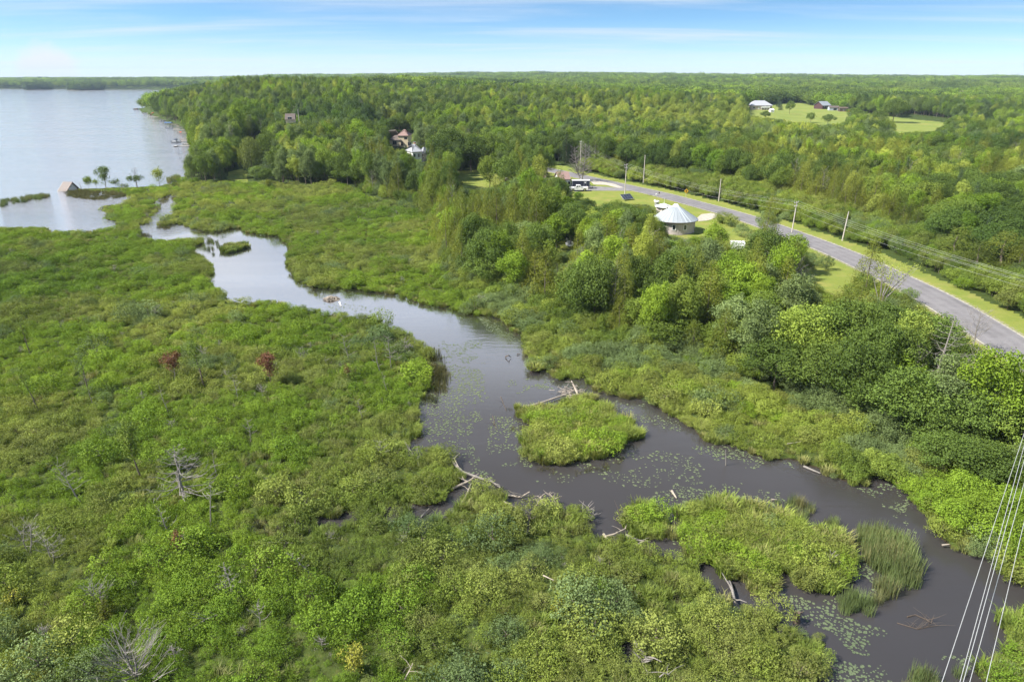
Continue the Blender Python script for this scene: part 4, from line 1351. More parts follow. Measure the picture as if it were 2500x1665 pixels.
def upland():
    rng = np.random.default_rng(303)
    pts = []       # x, y, h, w, species index
    names = ['maple', 'oak', 'ash', 'aspen', 'cedar', 'poplar', 'spruce', 'willow_bush', 'alder_bush', 'dogwood_bush', 'bright_bush', 'sumac_bush', 'bare_wood']
    L, base = src(*names)
    man = np.array([at(m[0], m[1])[:2] for m in MANUAL])
    manr = np.array([m[4] * (3.2 if m[3] > 5 else 1.5) for m in MANUAL])

    def clear_of_manual(X, Y):
        k = np.ones(len(X), bool)
        for (x, y), r in zip(man, manr):
            k &= np.hypot(X - x, Y - y) > r * 0.85
        return k

    def place(X, Y, H, W, idx, kk):
        """shrink, then drop, what would stand in front of things the photograph shows"""
        Z = elev(X, Y)
        ok = kk & ~is_water(X, Y)
        for f in (1.0, 0.7, 0.45):
            h = H * f; w = W * 3.2 * np.where(H > 5, 1, .45) * max(f, .7)
            bad = np.zeros(len(X), bool)
            for dz, dw in ((1.0, 0), (.8, -.6), (.8, .6), (.55, -1), (.55, 1), (.3, 0), (.25, -.8), (.25, .8), (.9, -.3), (.9, .3)):
                bad |= seen(X + dw * w, Y, Z + h * dz) | waterseen(X + dw * w * .8, Y, Z + h * dz)
            use = ok & ~bad
            if use.any():
                pts.append(np.stack([X[use], Y[use], h[use], W[use] * (.55 + .45 * f), idx[use]], 1))
            ok &= bad
            if f == 1.0:
                ok &= rng.random(len(X)) < 0.8
    def noises(X, Y, s):
        return fnoise(X / s, Y / s, 3) + .14 * (rng.random(len(X)) - .5), fnoise(X / s + 40, Y / s + 70, 3) + .14 * (rng.random(len(X)) - .5), rng.random(len(X))
    # tall bushes between the marsh edge and the trees, right of the creek
    X, Y, px, py = cands(1.7, 22, 190, 7)
    d, side = droad(X, Y)
    tl = np.interp(px, _tlx, _tly)
    band = (py < tl + np.interp(px, [900, 1100, 1400, 2500], [0, 25, 75, 110])) & (py > tl - 40) & (px > 880)
    a, b, c = noises(X, Y, 8)
    idx = np.where(a > .6, 7, np.where(b > .54, 8, 9)); idx = np.where(c < .14, 10, idx)
    idx = np.where((px > 2230) & (py > 1170), 10, idx)
    H = (1.7 + 1.6 * c) * np.where(py > tl, 0.8, 1.15)
    place(X, Y, H, .75 + .4 * c, idx, band & (d > 8) & clear_of_manual(X, Y))
    # the grove between creek and road
    X, Y, px, py = cands(3.1, 30, 330, 8)
    d, side = droad(X, Y)
    tl = np.interp(px, _tlx, _tly)
    south = (side == SOUTH) & (px > 850)
    lawn = np.zeros(len(X), bool)
    for k_, w_ in SEEW.items():
        if k_.startswith(('lawn', 'clear', 'round', 'truck', 'field')):
            lawn |= inside(w_, X, Y)
    a, b, c = noises(X, Y, 12)
    idx = np.where(a > .545, 4, np.where(b > .56, 1, np.where(b < .43, 5, 0)))
    idx = np.where(c < .12, 2, idx)
    idx = np.where(c > .93, 3, idx)
    H = np.interp(py, [420, 560, 700, 1000, 1200], [11, 10.5, 9.5, 8.5, 7.5]) * (.6 + .75 * rng.random(len(X)))
    idx = np.where(rng.random(len(X)) < .045, 12, idx)
    idx = np.where((py < 820) & (rng.random(len(X)) < .22), 4, idx)
    place(X, Y, H, .72 + .5 * rng.random(len(X)), idx, south & (py < tl - 12) & (d > 9.5) & ~lawn & clear_of_manual(X, Y) & (rng.random(len(X)) < .85))
    # undergrowth in the grove
    X, Y, px, py = cands(2.2, 30, 260, 9)
    d, side = droad(X, Y); tl = np.interp(px, _tlx, _tly)
    a, b, c = noises(X, Y, 8)
    lawn = np.zeros(len(X), bool)
    for k_, w_ in SEEW.items():
        if k_.startswith(('lawn', 'clear', 'round', 'truck', 'field')):
            lawn |= inside(w_, X, Y)
    idx = np.where(a > .55, 7, np.where(b > .5, 8, 9)); idx = np.where(c < .1, 10, idx)
    place(X, Y, 2.2 + 2.2 * rng.random(len(X)), .8 + .4 * c, idx, (side == SOUTH) & (py < tl - 8) & (d > 9) & ~lawn & (px > 880))
    # sumac and bushes beyond the road
    X, Y, px, py = cands(2.1, 30, 330, 10)
    d, side = droad(X, Y)
    a, b, c = noises(X, Y, 9)
    wid = np.interp(px, [1300, 1450, 1700, 2000, 2500], [12, 30, 44, 34, 26])
    idx = np.where(a + .12 * c > .50, 11, np.where(b > .55, 7, 8)); idx = np.where(c < .07, 10, idx)
    H = 2.4 + 1.9 * rng.random(len(X))
    place(X, Y, H, .9 + .4 * c, idx, (side == -SOUTH) & (d > np.interp(px, [1300, 1500, 2100, 2200, 2400], [12, 9.5, 9.0, 12, 9])) & (d < wid) & (px > 1420) & clear_of_manual(X, Y))
    # woods beyond the road
    for step, y0, y1 in ((3.6, 40, 420), (5.2, 420, 760)):
        X, Y, px, py = cands(step, y0, y1, 11 + int(y0))
        d, side = droad(X, Y)
        up = upland_px(px, py) & ~((side == SOUTH) & (px > 850) & (Y < 330))
        wid = np.interp(px, [1300, 1450, 1700, 2000, 2500], [13, 26, 40, 31, 22])
        near = (side == -SOUTH) & (d < wid)
        fld = inside(FIELD_W, X, Y)
        for k_, w_ in SEEW.items():
            if k_.startswith(('lawn', 'field')):
                fld |= inside(w_, X, Y)
        a, b, c = noises(X, Y, 16)
        pale = np.exp(-((px - 1700) / 330) ** 2 - ((py - 320) / 32) ** 2)
        idx = np.where(a > .585, 1, np.where(b > .56, 2, np.where(b < .42, 5, 0)))
        oliv = (px > 1750) & (py > 400) & (a < .47)
        idx = np.where(oliv, 4, idx)
        idx = np.where(rng.random(len(X)) < .10 + pale * 1.2, 3, idx)
        idx = np.where(c < .04, 6, idx)
        idx = np.where(rng.random(len(X)) < .035, 12, idx)
        H = np.interp(py, [280, 400, 600], [13, 10.5, 8]) * (.6 + .75 * rng.random(len(X)))
        H = np.where((px < 900) & (py < 400), H * 1.25, H)
        H = H * np.where(pale > .4, .85, 1)
        place(X, Y, H, (.8 + .45 * c) * np.where(Y > 300, 1.1, 1), idx, up & ~near & (d > 9) & ~fld & clear_of_manual(X, Y))
    A = np.concatenate(pts)
    return names, L, base, A, rng


# which side of the road polyline is the near (creek) side
_d, _s = droad(*[np.array([v]) for v in at(1500, 560)[:2]])
SOUTH = float(_s[0])
names, L, base, A, rng = upland()
X, Y, H, W, IDX = A.T
px, py, dd = proj(X, Y, elev(X, Y) + H * .6)
istree = (IDX < 7) | (IDX == 12)
inview = (px > -20) & (px < 2520) & (py < 1690)
score = H / dd * inview
own = np.zeros(len(X), bool)
tr_i = np.where(istree)[0]; tr_i = tr_i[np.argsort(-score[tr_i])][:150]
sh_i = np.where(~istree)[0]; sh_i = sh_i[np.argsort(-score[sh_i])][:110]
own[tr_i] = True; own[sh_i] = True
H0 = np.array([SPECIES[n][0][3] for n in names])
for m in MANUAL:
    x, y, z = at(m[0], m[1])
    nm, ds, cat = DESC[m[2]]
    qx, qy, _ = proj(x, y, z + m[3] * .6)
    individual('tree', nm, m[2], R.randrange(4), x, y, m[3], m[4], uniq(SIZEW(m[3] / (9 if m[3] > 5 else 3), m[4]) + ds, float(qx), float(qy)), cat, (ds[:-4] + 'bushes' if ds.endswith('bush') else ds + 's') + ' among the woods')
for i in np.where(own)[0]:
    sp_ = names[int(IDX[i])]
    nm, ds, cat = DESC[sp_]
    individual('tree', nm, sp_, R.randrange(4), float(X[i]), float(Y[i]), float(H[i]), float(W[i]), uniq(SIZEW(H[i] / H0[int(IDX[i])], W[i]) + ds, float(px[i]), float(py[i])), cat, (ds[:-4] + 'bushes' if ds.endswith('bush') else ds + 's') + ' among the woods',
               parts=bool(istree[i]))
same = {}
for o_, x_, y_, z_ in PLACED:
    same.setdefault(o_['label'], []).append((float(proj(x_, y_, z_)[0]), o_))
ORD = ['leftmost', 'second', 'third', 'fourth', 'fifth', 'sixth', 'seventh', 'eighth', 'ninth', 'tenth', 'eleventh', 'twelfth']
for lab_, L_ in same.items():
    if len(L_) < 2 or len(L_) > len(ORD):
        continue
    L_.sort(key=lambda q_: q_[0])
    for k_, (_, o_) in enumerate(L_):
        pre = 'leftmost ' if k_ == 0 else ('rightmost ' if k_ == len(L_) - 1 else ORD[k_] + ' leftmost ')
        if len((pre + lab_).split()) <= 16:
            o_['label'] = pre + lab_
rest = ~own
it = IDX[rest].astype(int)
srcidx = pick(rng, base, it, rng)
scl = np.stack([W[rest], W[rest], H[rest] / H0[it]], 1)
scatter('woodland', L, np.stack([X[rest], Y[rest], elev(X[rest], Y[rest]) - .1], 1), rng.random(rest.sum()) * 6.28, scl, srcidx,
        'mixed green woods filling the land beyond the nearest trees')


def farwoods():
    rng = np.random.default_rng(404)
    L, base = src('far_round', 'far_dark', 'far_bright', 'far_cedar')
    out = []
    for step, y0, y1, hs in ((7.5, 760, 1500, 1.35), (13.5, 1500, 3000, 1.9), (24, 3000, 6200, 2.6)):
        X, Y, px, py = cands(step, y0, y1, 500 + int(y0), margin=200)
        k = ~inside(W_LAKE, X, Y) & ~inside(W_LAKE, X - 8, Y)
        k &= ~inside(FIELD_W, X, Y)
        X, Y, px, py = X[k], Y[k], px[k], py[k]
        a = fnoise(X / 90, Y / 90, 3); b = fnoise(X / 60 + 30, Y / 60 + 11, 3); c = rng.random(len(X))
        idx = np.where(a > .56, 1, 0); b = b + .12 * (c - .5); idx = np.where(b > .55, 2, idx); idx = np.where(c < .04, 3, idx)
        h = hs * (.8 + .45 * rng.random(len(X)))
        h = np.where(Y > 1400, h * 0.78, h) * (.72 + .6 * fnoise(X / 110 + 5, Y / 80, 2))
        gap_ = fnoise(X / 70 + 9, Y / 60 + 4, 2) > .24
        Z = elev(X, Y)
        s_ = seen(X, Y, Z + 9 * h) | waterseen(X, Y, Z + 2)
        k = ~s_ & gap_
        w = np.where(Y > 3000, 2.2, 1.0)
        out.append(np.stack([X, Y, Z, h * w * (0.9 + .3 * c), h, idx], 1)[k])
    A = np.concatenate(out)
    it = A[:, 5].astype(int)
    scatter('far_woods', L, A[:, :3] - np.array([0, 0, .5]), rng.random(len(A)) * 6.28, np.stack([A[:, 3], A[:, 3], A[:, 4]], 1), pick(rng, base, it, rng),
            'unbroken woods rolling away to the horizon')
    # wooded islets and the peninsula in the lake
    for lab, x0, x1, yb in (('small wooded islet at the far left of the lake', 6, 43, 216), ('low wooded islet left of the peninsula', 53, 102, 220), ('long wooded peninsula in the far lake', 158, 238, 221)):
        p0 = at(x0, yb, 0.0); p1 = at(x1, yb, 0.0)
        cx, cy = (p0[0] + p1[0]) / 2, p0[1] + 30
        rx = (p1[0] - p0[0]) / 2; ry = 45
        mb = MB()
        mb.lathe([(rx + 3, -1.0), (rx, 0.4), (rx * .6, 1.6), (0.5, 2.2)], 28)
        V = mb.v[0]; V[:, 1] *= ry / rx
        tag(mb.build('island_ground', [MATS['bark']], loc=(cx, cy, 0)), lab + ', its rocky ground', kind='structure')
        n = int(rx * ry * 3.14 / 70)
        a = rng.random(n) * 6.28; q = np.sqrt(rng.random(n))
        P = np.stack([cx + np.cos(a) * q * rx, cy + np.sin(a) * q * ry, np.full(n, 0.4)], 1)
        idx = np.where(rng.random(n) < .65, 1, 3)
        h = 1.7 + .8 * rng.random(n)
        scatter('island_woods', L, P, rng.random(n) * 6.28, np.stack([h, h, h], 1), pick(rng, base, idx, rng), lab)


farwoods()


# ---- growth on the creek islands, reeds, lilies
def reeds(name, polys, step, srcs, label, hs=1.0, dens=1.0, holes=True, water_only=False, seed=1):
    rng = np.random.default_rng(seed)
    P = []
    for poly in polys:
        w = wpoly(poly)
        x0, y0 = w.min(0); x1, y1 = w.max(0)
        gx, gy = np.meshgrid(np.arange(x0, x1, step), np.arange(y0, y1, step))
        X = (gx + (rng.random(gx.shape) - .5) * step).ravel(); Y = (gy + (rng.random(gx.shape) - .5) * step).ravel()
        k = inside(w, X, Y) & (rng.random(len(X)) < dens)
        if holes:
            k &= fnoise(X / 1.8 + 3, Y / 1.8, 2) > .45
        P.append(np.stack([X[k], Y[k]], 1))
    P = np.concatenate(P)
    if not len(P):
        return
    z = np.where(is_water(P[:, 0], P[:, 1]), -0.15, 0.1)
    n = len(P)
    return scatter(name, srcs, np.stack([P[:, 0], P[:, 1], z], 1), rng.random(n) * 6.28, hs * (.7 + .6 * rng.random(n)), (rng.random(n) * len(srcs)).astype(int), label)


reeds('sedge_edge', [ISL_A, ISL_B, ISL_C, ISL_D, ISL_E, ISL_F, ISL_G], 0.6, GRASS, 'bright sedge fringing the creek islands', 1.35, .85, holes=True, seed=3)
reeds('reed_bed', [[(2110, 1310), (2150, 1298), (2185, 1320), (2215, 1345), (2232, 1400), (2232, 1432), (2200, 1430), (2150, 1405), (2120, 1360)]], 0.5, REED, 'tall pale green reed patch standing in the dark creek', 1.0, 1.0, holes=False, seed=4)
reeds('reed_bed', [[(2130, 1420), (2175, 1420), (2180, 1455), (2150, 1470), (2130, 1450)], [(2045, 1465), (2100, 1450), (2160, 1475), (2150, 1505), (2090, 1510), (2050, 1490)]], 0.62, REED, 'thin reeds trailing off below the tall patch', .8, .8, seed=5)
reeds('reed_bed', [[(1880, 1215), (1940, 1215), (1985, 1245), (2000, 1290), (1960, 1282), (1900, 1250)], [(2015, 1268), (2060, 1275), (2050, 1300), (2020, 1295)], [(2085, 1285), (2110, 1290), (2110, 1340), (2090, 1330)]], 0.62, REED, 'grey green reeds along the top of the long creek island', .65, .8, seed=6)
reeds('reed_bed', [[(2330, 1580), (2380, 1555), (2425, 1560), (2420, 1590), (2370, 1610), (2330, 1605)], [(2320, 1640), (2370, 1625), (2380, 1700), (2300, 1720)], [(2210, 1660), (2260, 1640), (2290, 1700), (2210, 1720)]], 0.5, REED, 'reeds in the dark water under the overhead wires', .7, .9, seed=7)
reeds('reed_bed', [[(1048, 850), (1070, 880), (1085, 915), (1080, 945), (1055, 950), (1050, 900)], [(1025, 960), (1075, 945), (1090, 965), (1040, 985)]], 0.6, REEDB, 'brownish reeds on the left bank beside the lily pads', 1.1, .9, seed=8)
reeds('reed_bed', [[(0, 493), (45, 487), (95, 480), (130, 472), (135, 478), (100, 487), (45, 497), (0, 507)]], 0.9, REED, 'dark reed line in the lake left of the boathouse', .9, .85, seed=9)
reeds('reed_bed', [[(150, 472), (190, 466), (240, 470), (310, 474), (312, 480), (280, 487), (225, 488), (170, 482)]], 0.9, REEDB, 'brown flooded reeds in front of the boathouse', 1.1, 1.0, seed=10)
reeds('reed_bed', [[(290, 578), (330, 570), (372, 578), (360, 584), (300, 590)], [(385, 548), (400, 548), (420, 556), (405, 562), (388, 560)], [(370, 510), (390, 502), (378, 528), (340, 548), (338, 540)], [(420, 484), (445, 486), (445, 494), (425, 495)], [(395, 480), (412, 482), (405, 498), (392, 498)]], 0.9, REEDB, 'brown green reeds at the narrows of the upper creek', .9, .9, seed=11)
reeds('reed_bed', [[(475, 590), (520, 585), (545, 600), (545, 622), (520, 622), (490, 610)]], 1.2, REED, 'sparse reeds standing in the pale upper pool', .6, .45, seed=12)
reeds('reed_bed', [[(410, 441), (438, 434), (440, 441), (412, 447)]], 1.2, REED, 'dark reeds on the lake edge by the maples', 1.3, .9, holes=False, seed=13)
reeds('dead_rushes', [[(1275, 1120), (1330, 1130), (1400, 1150), (1500, 1130), (1540, 1085), (1520, 1130), (1420, 1165), (1320, 1150)], [(1240, 1000), (1275, 1000), (1280, 1060), (1250, 1060)]], 0.5, REEDB, 'brown rushes ringing the grassy island', .45, .5, seed=14)


def island_bushes():
    rng = np.random.default_rng(55)
    L, base = src('meadow', 'gale', 'brightlow', 'bluewillow')
    P = []
    for w, nm_, dens in ((W_ISL[0], 1, .55), (W_ISL[1], 0, .95), (W_ISL[2], 0, .9), (W_ISL[3], 0, .7), (W_ISL[4], 2, 1), (W_ISL[5], 2, 1)):
        x0, y0 = w.min(0); x1, y1 = w.max(0)
        gx, gy = np.meshgrid(np.arange(x0, x1, .8), np.arange(y0, y1, .8))
        X = (gx + (rng.random(gx.shape) - .5) * .8).ravel(); Y = (gy + (rng.random(gx.shape) - .5) * .8).ravel()
        k = inside(w, X, Y) & inside(w, X * 1.02, Y * 1.02) & (rng.random(len(X)) < dens)
        nn = fnoise(X / 3, Y / 3, 2)
        k &= (fnoise(X / 2.2 + 31, Y / 2.2 + 7, 2) > .38) | (nm_ == 2)
        i = np.where(nn > .62, 2, np.where(nn < .42, 1 - min(nm_, 1), 0))
        if nm_ == 2: i = np.where(nn < .6, 2, 0)
        P.append(np.stack([X[k], Y[k], i[k]], 1))
    P = np.concatenate(P); n = len(P)
    s = .5 + .9 * rng.random(n) ** 1.5
    scatter('island_thicket', L, np.stack([P[:, 0], P[:, 1], np.full(n, .1)], 1), rng.random(n) * 6.28, np.stack([s, s, s], 1), pick(rng, base, P[:, 2].astype(int), rng),
            'leafy bog shrubs covering the creek islands')


island_bushes()


def lilies():
    rng = np.random.default_rng(66)
    zones = [([(1020, 975), (1060, 950), (1085, 905), (1075, 870), (1160, 860), (1175, 885), (1215, 930), (1210, 975), (1180, 1000), (1170, 1060), (1180, 1110), (1200, 1150), (1180, 1170), (1140, 1155), (1110, 1120), (1100, 1095), (1060, 1080), (1045, 1040), (1020, 1010)], 1.0, 1500),
             ([(1075, 830), (1180, 830), (1175, 870), (1080, 900)], .6, 350),
             ([(1250, 925), (1330, 925), (1360, 950), (1300, 960), (1240, 950)], .5, 130),
             ([(1195, 1000), (1240, 1010), (1280, 1060), (1275, 1115), (1300, 1135), (1250, 1140), (1200, 1090)], .9, 340),
             ([(1280, 1160), (1500, 1110), (1560, 1090), (1700, 1090), (1700, 1170), (1500, 1190), (1300, 1190)], .25, 300),
             ([(1550, 1220), (1600, 1190), (1760, 1180), (1880, 1190), (1950, 1250), (1900, 1255), (1780, 1215), (1700, 1215), (1650, 1240)], .6, 380),
             ([(1420, 1230), (1470, 1240), (1500, 1290), (1450, 1290)], .7, 110), ([(1640, 1260), (1665, 1240), (1665, 1310), (1640, 1330)], .6, 70),
             ([(2060, 1330), (2110, 1340), (2120, 1450), (2050, 1500), (2000, 1470), (2080, 1400)], .8, 260),
             ([(1930, 1450), (2000, 1470), (2060, 1500), (2160, 1530), (2110, 1590), (2030, 1600), (2040, 1560), (1940, 1510)], .9, 520),
             ([(2010, 1590), (2060, 1600), (2150, 1620), (2170, 1665), (2010, 1700), (2005, 1640)], .8, 330),
             ([(1160, 770), (1240, 795), (1270, 830), (1280, 855), (1240, 830), (1180, 800), (1150, 780)], 1.0, 420),
             ([(1700, 1085), (1830, 1100), (1930, 1130), (1925, 1150), (1780, 1120), (1700, 1100)], .75, 220),
             ([(2080, 1180), (2180, 1185), (2240, 1250), (2270, 1320), (2230, 1300), (2160, 1220)], .5, 260),
             ([(780, 740), (830, 740), (920, 760), (880, 765), (800, 755)], .8, 130), ([(760, 706), (1000, 735), (1140, 775), (1000, 745), (850, 722)], .8, 220),
             ([(1440, 965), (1560, 985), (1660, 1035), (1650, 1060), (1560, 1020), (1440, 985)], .4, 180), ([(2320, 1650), (2380, 1600), (2420, 1640), (2400, 1665)], .5, 60)]
    P = []
    for poly, dn, n in zones:
        w = wpoly(poly)
        x0, y0 = w.min(0); x1, y1 = w.max(0)
        m = n * 14
        X = x0 + rng.random(m) * (x1 - x0); Y = y0 + rng.random(m) * (y1 - y0)
        wx = X + 5 * (fnoise(X / 3.1 + 8, Y / 3.1, 2) - .5); wy = Y + 5 * (fnoise(X / 3.1 + 3, Y / 3.1 + 60, 2) - .5)
        k = inside(w, wx, wy) & is_water(X, Y) & (fnoise(X / 2.6, Y / 2.6, 3) + .3 * fnoise(X / .6, Y / .6, 2) + .45 * rng.random(m) > 1.08 - .28 * dn)
        P.append(np.stack([X[k], Y[k]], 1)[:int(n * 1.25)])
    P = np.concatenate(P)
    # keep pads from lying over one another
    _, ui = np.unique(np.floor(P / .24).astype(int), axis=0, return_index=True)
    P = P[ui]
    n = len(P)
    r = .05 + .1 * rng.random(n) ** 1.6
    K = 8
    a0 = rng.random(n) * 6.28
    ang = a0[:, None] + np.linspace(.22, 2 * PI - .22, K)[None]
    zc = .012 + .010 * rng.random(n)
    V = np.zeros((n, K + 1, 3))
    V[:, 0, :2] = P; V[:, 0, 2] = zc
    V[:, 1:, 0] = P[:, :1] + np.cos(ang) * r[:, None]; V[:, 1:, 1] = P[:, 1:] + np.sin(ang) * r[:, None]
    V[:, 1:, 2] = zc[:, None] + .012 * rng.random((n, K))
    F = (np.arange(n)[:, None] * (K + 1) + np.arange(K + 1)[None])
    me = fast_mesh('lily_pads', V.reshape(-1, 3), F, ['lily'], None, rng.random(n))
    o = bpy.data.objects.new('lily_pads', me); COL.objects.link(o)
    tag(o, 'pale green water lily pads floating on the creek', kind='stuff')


lilies()
# ------------------------------------------------------------------ built things
pbr('white_paint', (0.78, 0.78, 0.76), 0.45, vary=0.05)
pbr('car_white', (0.8, 0.8, 0.8), 0.22, vary=0.02, spec=.6)
pbr('trailer_blue', (0.03, 0.035, 0.055), 0.35, vary=0.15)
pbr('trim_grey', (0.4, 0.41, 0.42), 0.4, metal=.5, vary=.1)
pbr('black_rubber', (0.02, 0.02, 0.02), 0.8, vary=.2)
pbr('chrome', (0.6, 0.6, 0.6), 0.25, metal=.9, vary=.05)
pbr('glass_dark', (0.03, 0.035, 0.04), 0.08, vary=.2, spec=.8)
pbr('lamp_red', (0.5, 0.03, 0.02), 0.3)
pbr('lamp_clear', (0.7, 0.7, 0.65), 0.2)
pbr('steel_roof', (0.4, 0.43, 0.45), 0.5, metal=.35, vary=.08, scale=.6)
pbr('steel_seam', (0.3, 0.35, 0.38), 0.45, metal=.3, vary=.08)
pbr('taupe_siding', (0.46, 0.41, 0.39), 0.75, vary=.06)
pbr('pole_wood', (0.45, 0.41, 0.36), 0.9, vary=.25, scale=4)
pbr('wire_metal', (0.6, 0.6, 0.58), 0.45, metal=.3, vary=.1)
pbr('insulator', (0.45, 0.47, 0.5), 0.4)
pbr('sign_yellow', (0.85, 0.48, 0.01), 0.5, vary=.03)
pbr('sign_black', (0.02, 0.02, 0.02), 0.6)
pbr('tan_siding', (0.62, 0.52, 0.36), 0.75, vary=.06)
pbr('brown_shingle', (0.12, 0.095, 0.085), 0.9, vary=.2, scale=4)
pbr('red_shingle', (0.25, 0.165, 0.145), 0.9, vary=.2, scale=3)
pbr('grey_shingle', (0.33, 0.34, 0.37), 0.9, vary=.2, scale=4)
pbr('blue_grey_siding', (0.38, 0.42, 0.5), 0.75, vary=.08)
pbr('stone_wall', (0.5, 0.4, 0.32), 0.9, vary=.3, scale=5)
pbr('brick', (0.42, 0.2, 0.12), 0.9, vary=.2, scale=6)
pbr('maroon_siding', (0.07, 0.03, 0.035), 0.7, vary=.1)
pbr('panel_blue', (0.035, 0.04, 0.055), 0.18, vary=.2, spec=.7)
pbr('rust_metal', (0.13, 0.085, 0.065), 0.7, metal=.0, vary=.15, scale=2, stripes=((0.14, 0.075, 0.05), (3.2, 0.5, 0.5)))
pbr('dull_sheet', (0.3, 0.29, 0.285), 0.7, vary=.15)
pbr('canvas_blue', (0.05, 0.12, 0.26), 0.7)
pbr('canvas_navy', (0.03, 0.045, 0.09), 0.7)
pbr('boat_red', (0.45, 0.06, 0.04), 0.35)
pbr('dock_wood', (0.5, 0.43, 0.35), 0.85, vary=.2, scale=5)
pbr('orange_paint', (0.7, 0.12, 0.04), 0.4)
pbr('white_fabric', (0.75, 0.77, 0.78), 0.6, vary=.06)
pbr('peat', (0.06, 0.045, 0.03), 0.95, vary=.4)


def gable_house(name, label, cat, p, w, d, hw, hr, rz, wallm, roofm, wins=(), over=.4, hip=0.0, chimney=None, group=None, base=0.0, parts=()):
    """w along local x, d along local y, wall height hw, roof rise hr; ridge along x"""
    t = thing(name, label, cat, p, rz, group)
    mb = MB(); z0 = -0.4
    if hip:
        mb.box((0, 0, (hw + z0) / 2), (w, d, hw - z0))
    else:
        mb.prism([(-d / 2, z0), (d / 2, z0), (d / 2, hw), (0, hw + hr * (1 - 0.0)), (-d / 2, hw)], -w / 2, w / 2, axis='x')
    wall = mb.build('wall', wallm, t)
    W, D = w / 2 + over, d / 2 + over
    zo = hw - over * hr / (d / 2) * .9 + .06
    rg = W - (hip * D if hip else 0)
    mb = MB()
    th = .14
    for s in (-1, 1):
        v = [(-W, s * D, zo), (W, s * D, zo), (rg, 0, hw + hr + .1), (-rg, 0, hw + hr + .1)]
        v += [(x, y, z + th) for x, y, z in v]
        f = [(0, 1, 2, 3), (7, 6, 5, 4), (0, 4, 5, 1), (1, 5, 6, 2), (2, 6, 7, 3), (3, 7, 4, 0)]
        tag(MB().add(v, f).build('roof', roofm, t))
    if hip:
        for s in (-1, 1):
            v = [(s * W, -D, zo), (s * W, D, zo), (s * rg, 0, hw + hr + .1)]
            v += [(x, y, z + th) for x, y, z in v]
            MB().add(v, [(0, 1, 2), (5, 4, 3), (0, 3, 4, 1), (1, 4, 5, 2), (2, 5, 3, 0)]).build('roof', roofm, t)
    for side, u, z, ww, hh, kind in wins:
        add_window(t, side, u, z, ww, hh, w, d, kind)
    if chimney:
        cx, cy, ch = chimney
        c = MB().box((cx, cy, hw + hr * .6 + ch / 2), (.7, .7, hr * .8 + ch)).build('chimney', 'brick', t)
        MB().box((cx, cy, hw + hr + ch + .12), (.85, .85, .12)).build('chimney_cap', 'trim_grey', c)
    return t


def add_window(t, side, u, z, ww, hh, w, d, kind='window'):
    """framed opening on wall 's' (south, -y), 'n', 'e', 'w'"""
    mats = {'window': ('white_paint', 'glass_dark'), 'door': ('white_paint', 'white_paint'), 'patio': ('trim_grey', 'glass_dark'), 'dark': ('dark_wood', 'glass_dark')}[kind]
    fr = MB(); gl = MB(); b = .1

    def pt(a, c, o):
        if side == 's': return (a, -d / 2 - o, c)
        if side == 'n': return (a, d / 2 + o, c)
        if side == 'e': return (w / 2 + o, a, c)
        return (-w / 2 - o, a, c)

    def bar(a, c, da, dc, o, t_, M):
        x, y, zz = pt(a, c, o)
        M.box((x, y, zz), (da, t_, dc) if side in 'sn' else (t_, da, dc))
    bar(u - ww / 2, z, b, hh + b, .03, .09, fr); bar(u + ww / 2, z, b, hh + b, .03, .09, fr)
    bar(u, z + hh / 2, ww - b, b, .03, .088, fr); bar(u, z - hh / 2, ww - b, b, .03, .088, fr)
    if ww > 1.4 and kind != 'door':
        bar(u, z, .07, hh - b, .03, .08, fr)
    bar(u, z, ww - b, hh - b, .015, .04, gl)
    f = fr.build('door' if kind == 'door' else 'window', mats[0], t)
    gl.build('panel' if kind == 'door' else 'pane', mats[1], f)
    if kind == 'door':
        h = MB(); bar(u + ww * .35, z, .06, .14, .07, .05, h); h.build('handle', 'chrome', f)


# ---- round house
p = list(at(1656, 556)); gx, gy, gz = at(1656, 574)
RW, RR, HW, HR = 5.0, 5.8, 3.35, 3.4
p = (gx, gy + RW, gz)
rh = thing('round_house', 'round taupe house with a conical pale steel roof beside the road', 'house', p)
nb = 72
for i in range(nb):
    a0, a1 = 2 * PI * i / nb, 2 * PI * (i + 1) / nb
    if math.sin((a0 + a1) / 2) > .35:
        continue
    mb = MB()
    g = .012
    v = []
    for r in (RW - .1, RW + (.02 if i % 2 else .0)):
        for a in (a0 + .0, a1 - .004):
            for z in (0.12, HW):
                v.append((r * math.cos(a), r * math.sin(a), z))
    mb.add(v, [(0, 1, 3, 2), (4, 6, 7, 5), (0, 4, 5, 1), (2, 3, 7, 6), (1, 5, 7, 3), (0, 2, 6, 4)])
    mb.build('siding_board', 'taupe_siding', rh)
MB().lathe([(RW - .12, -0.5), (RW - .12, HW), (0.1, HW + .02)], 72).build('wall', 'taupe_siding', rh)
MB().lathe([(RW + .1, -0.5), (RW + .1, 0.11), (RW - .1, .11)], 72).build('foundation', 'gravel', rh)
NP_ = 30
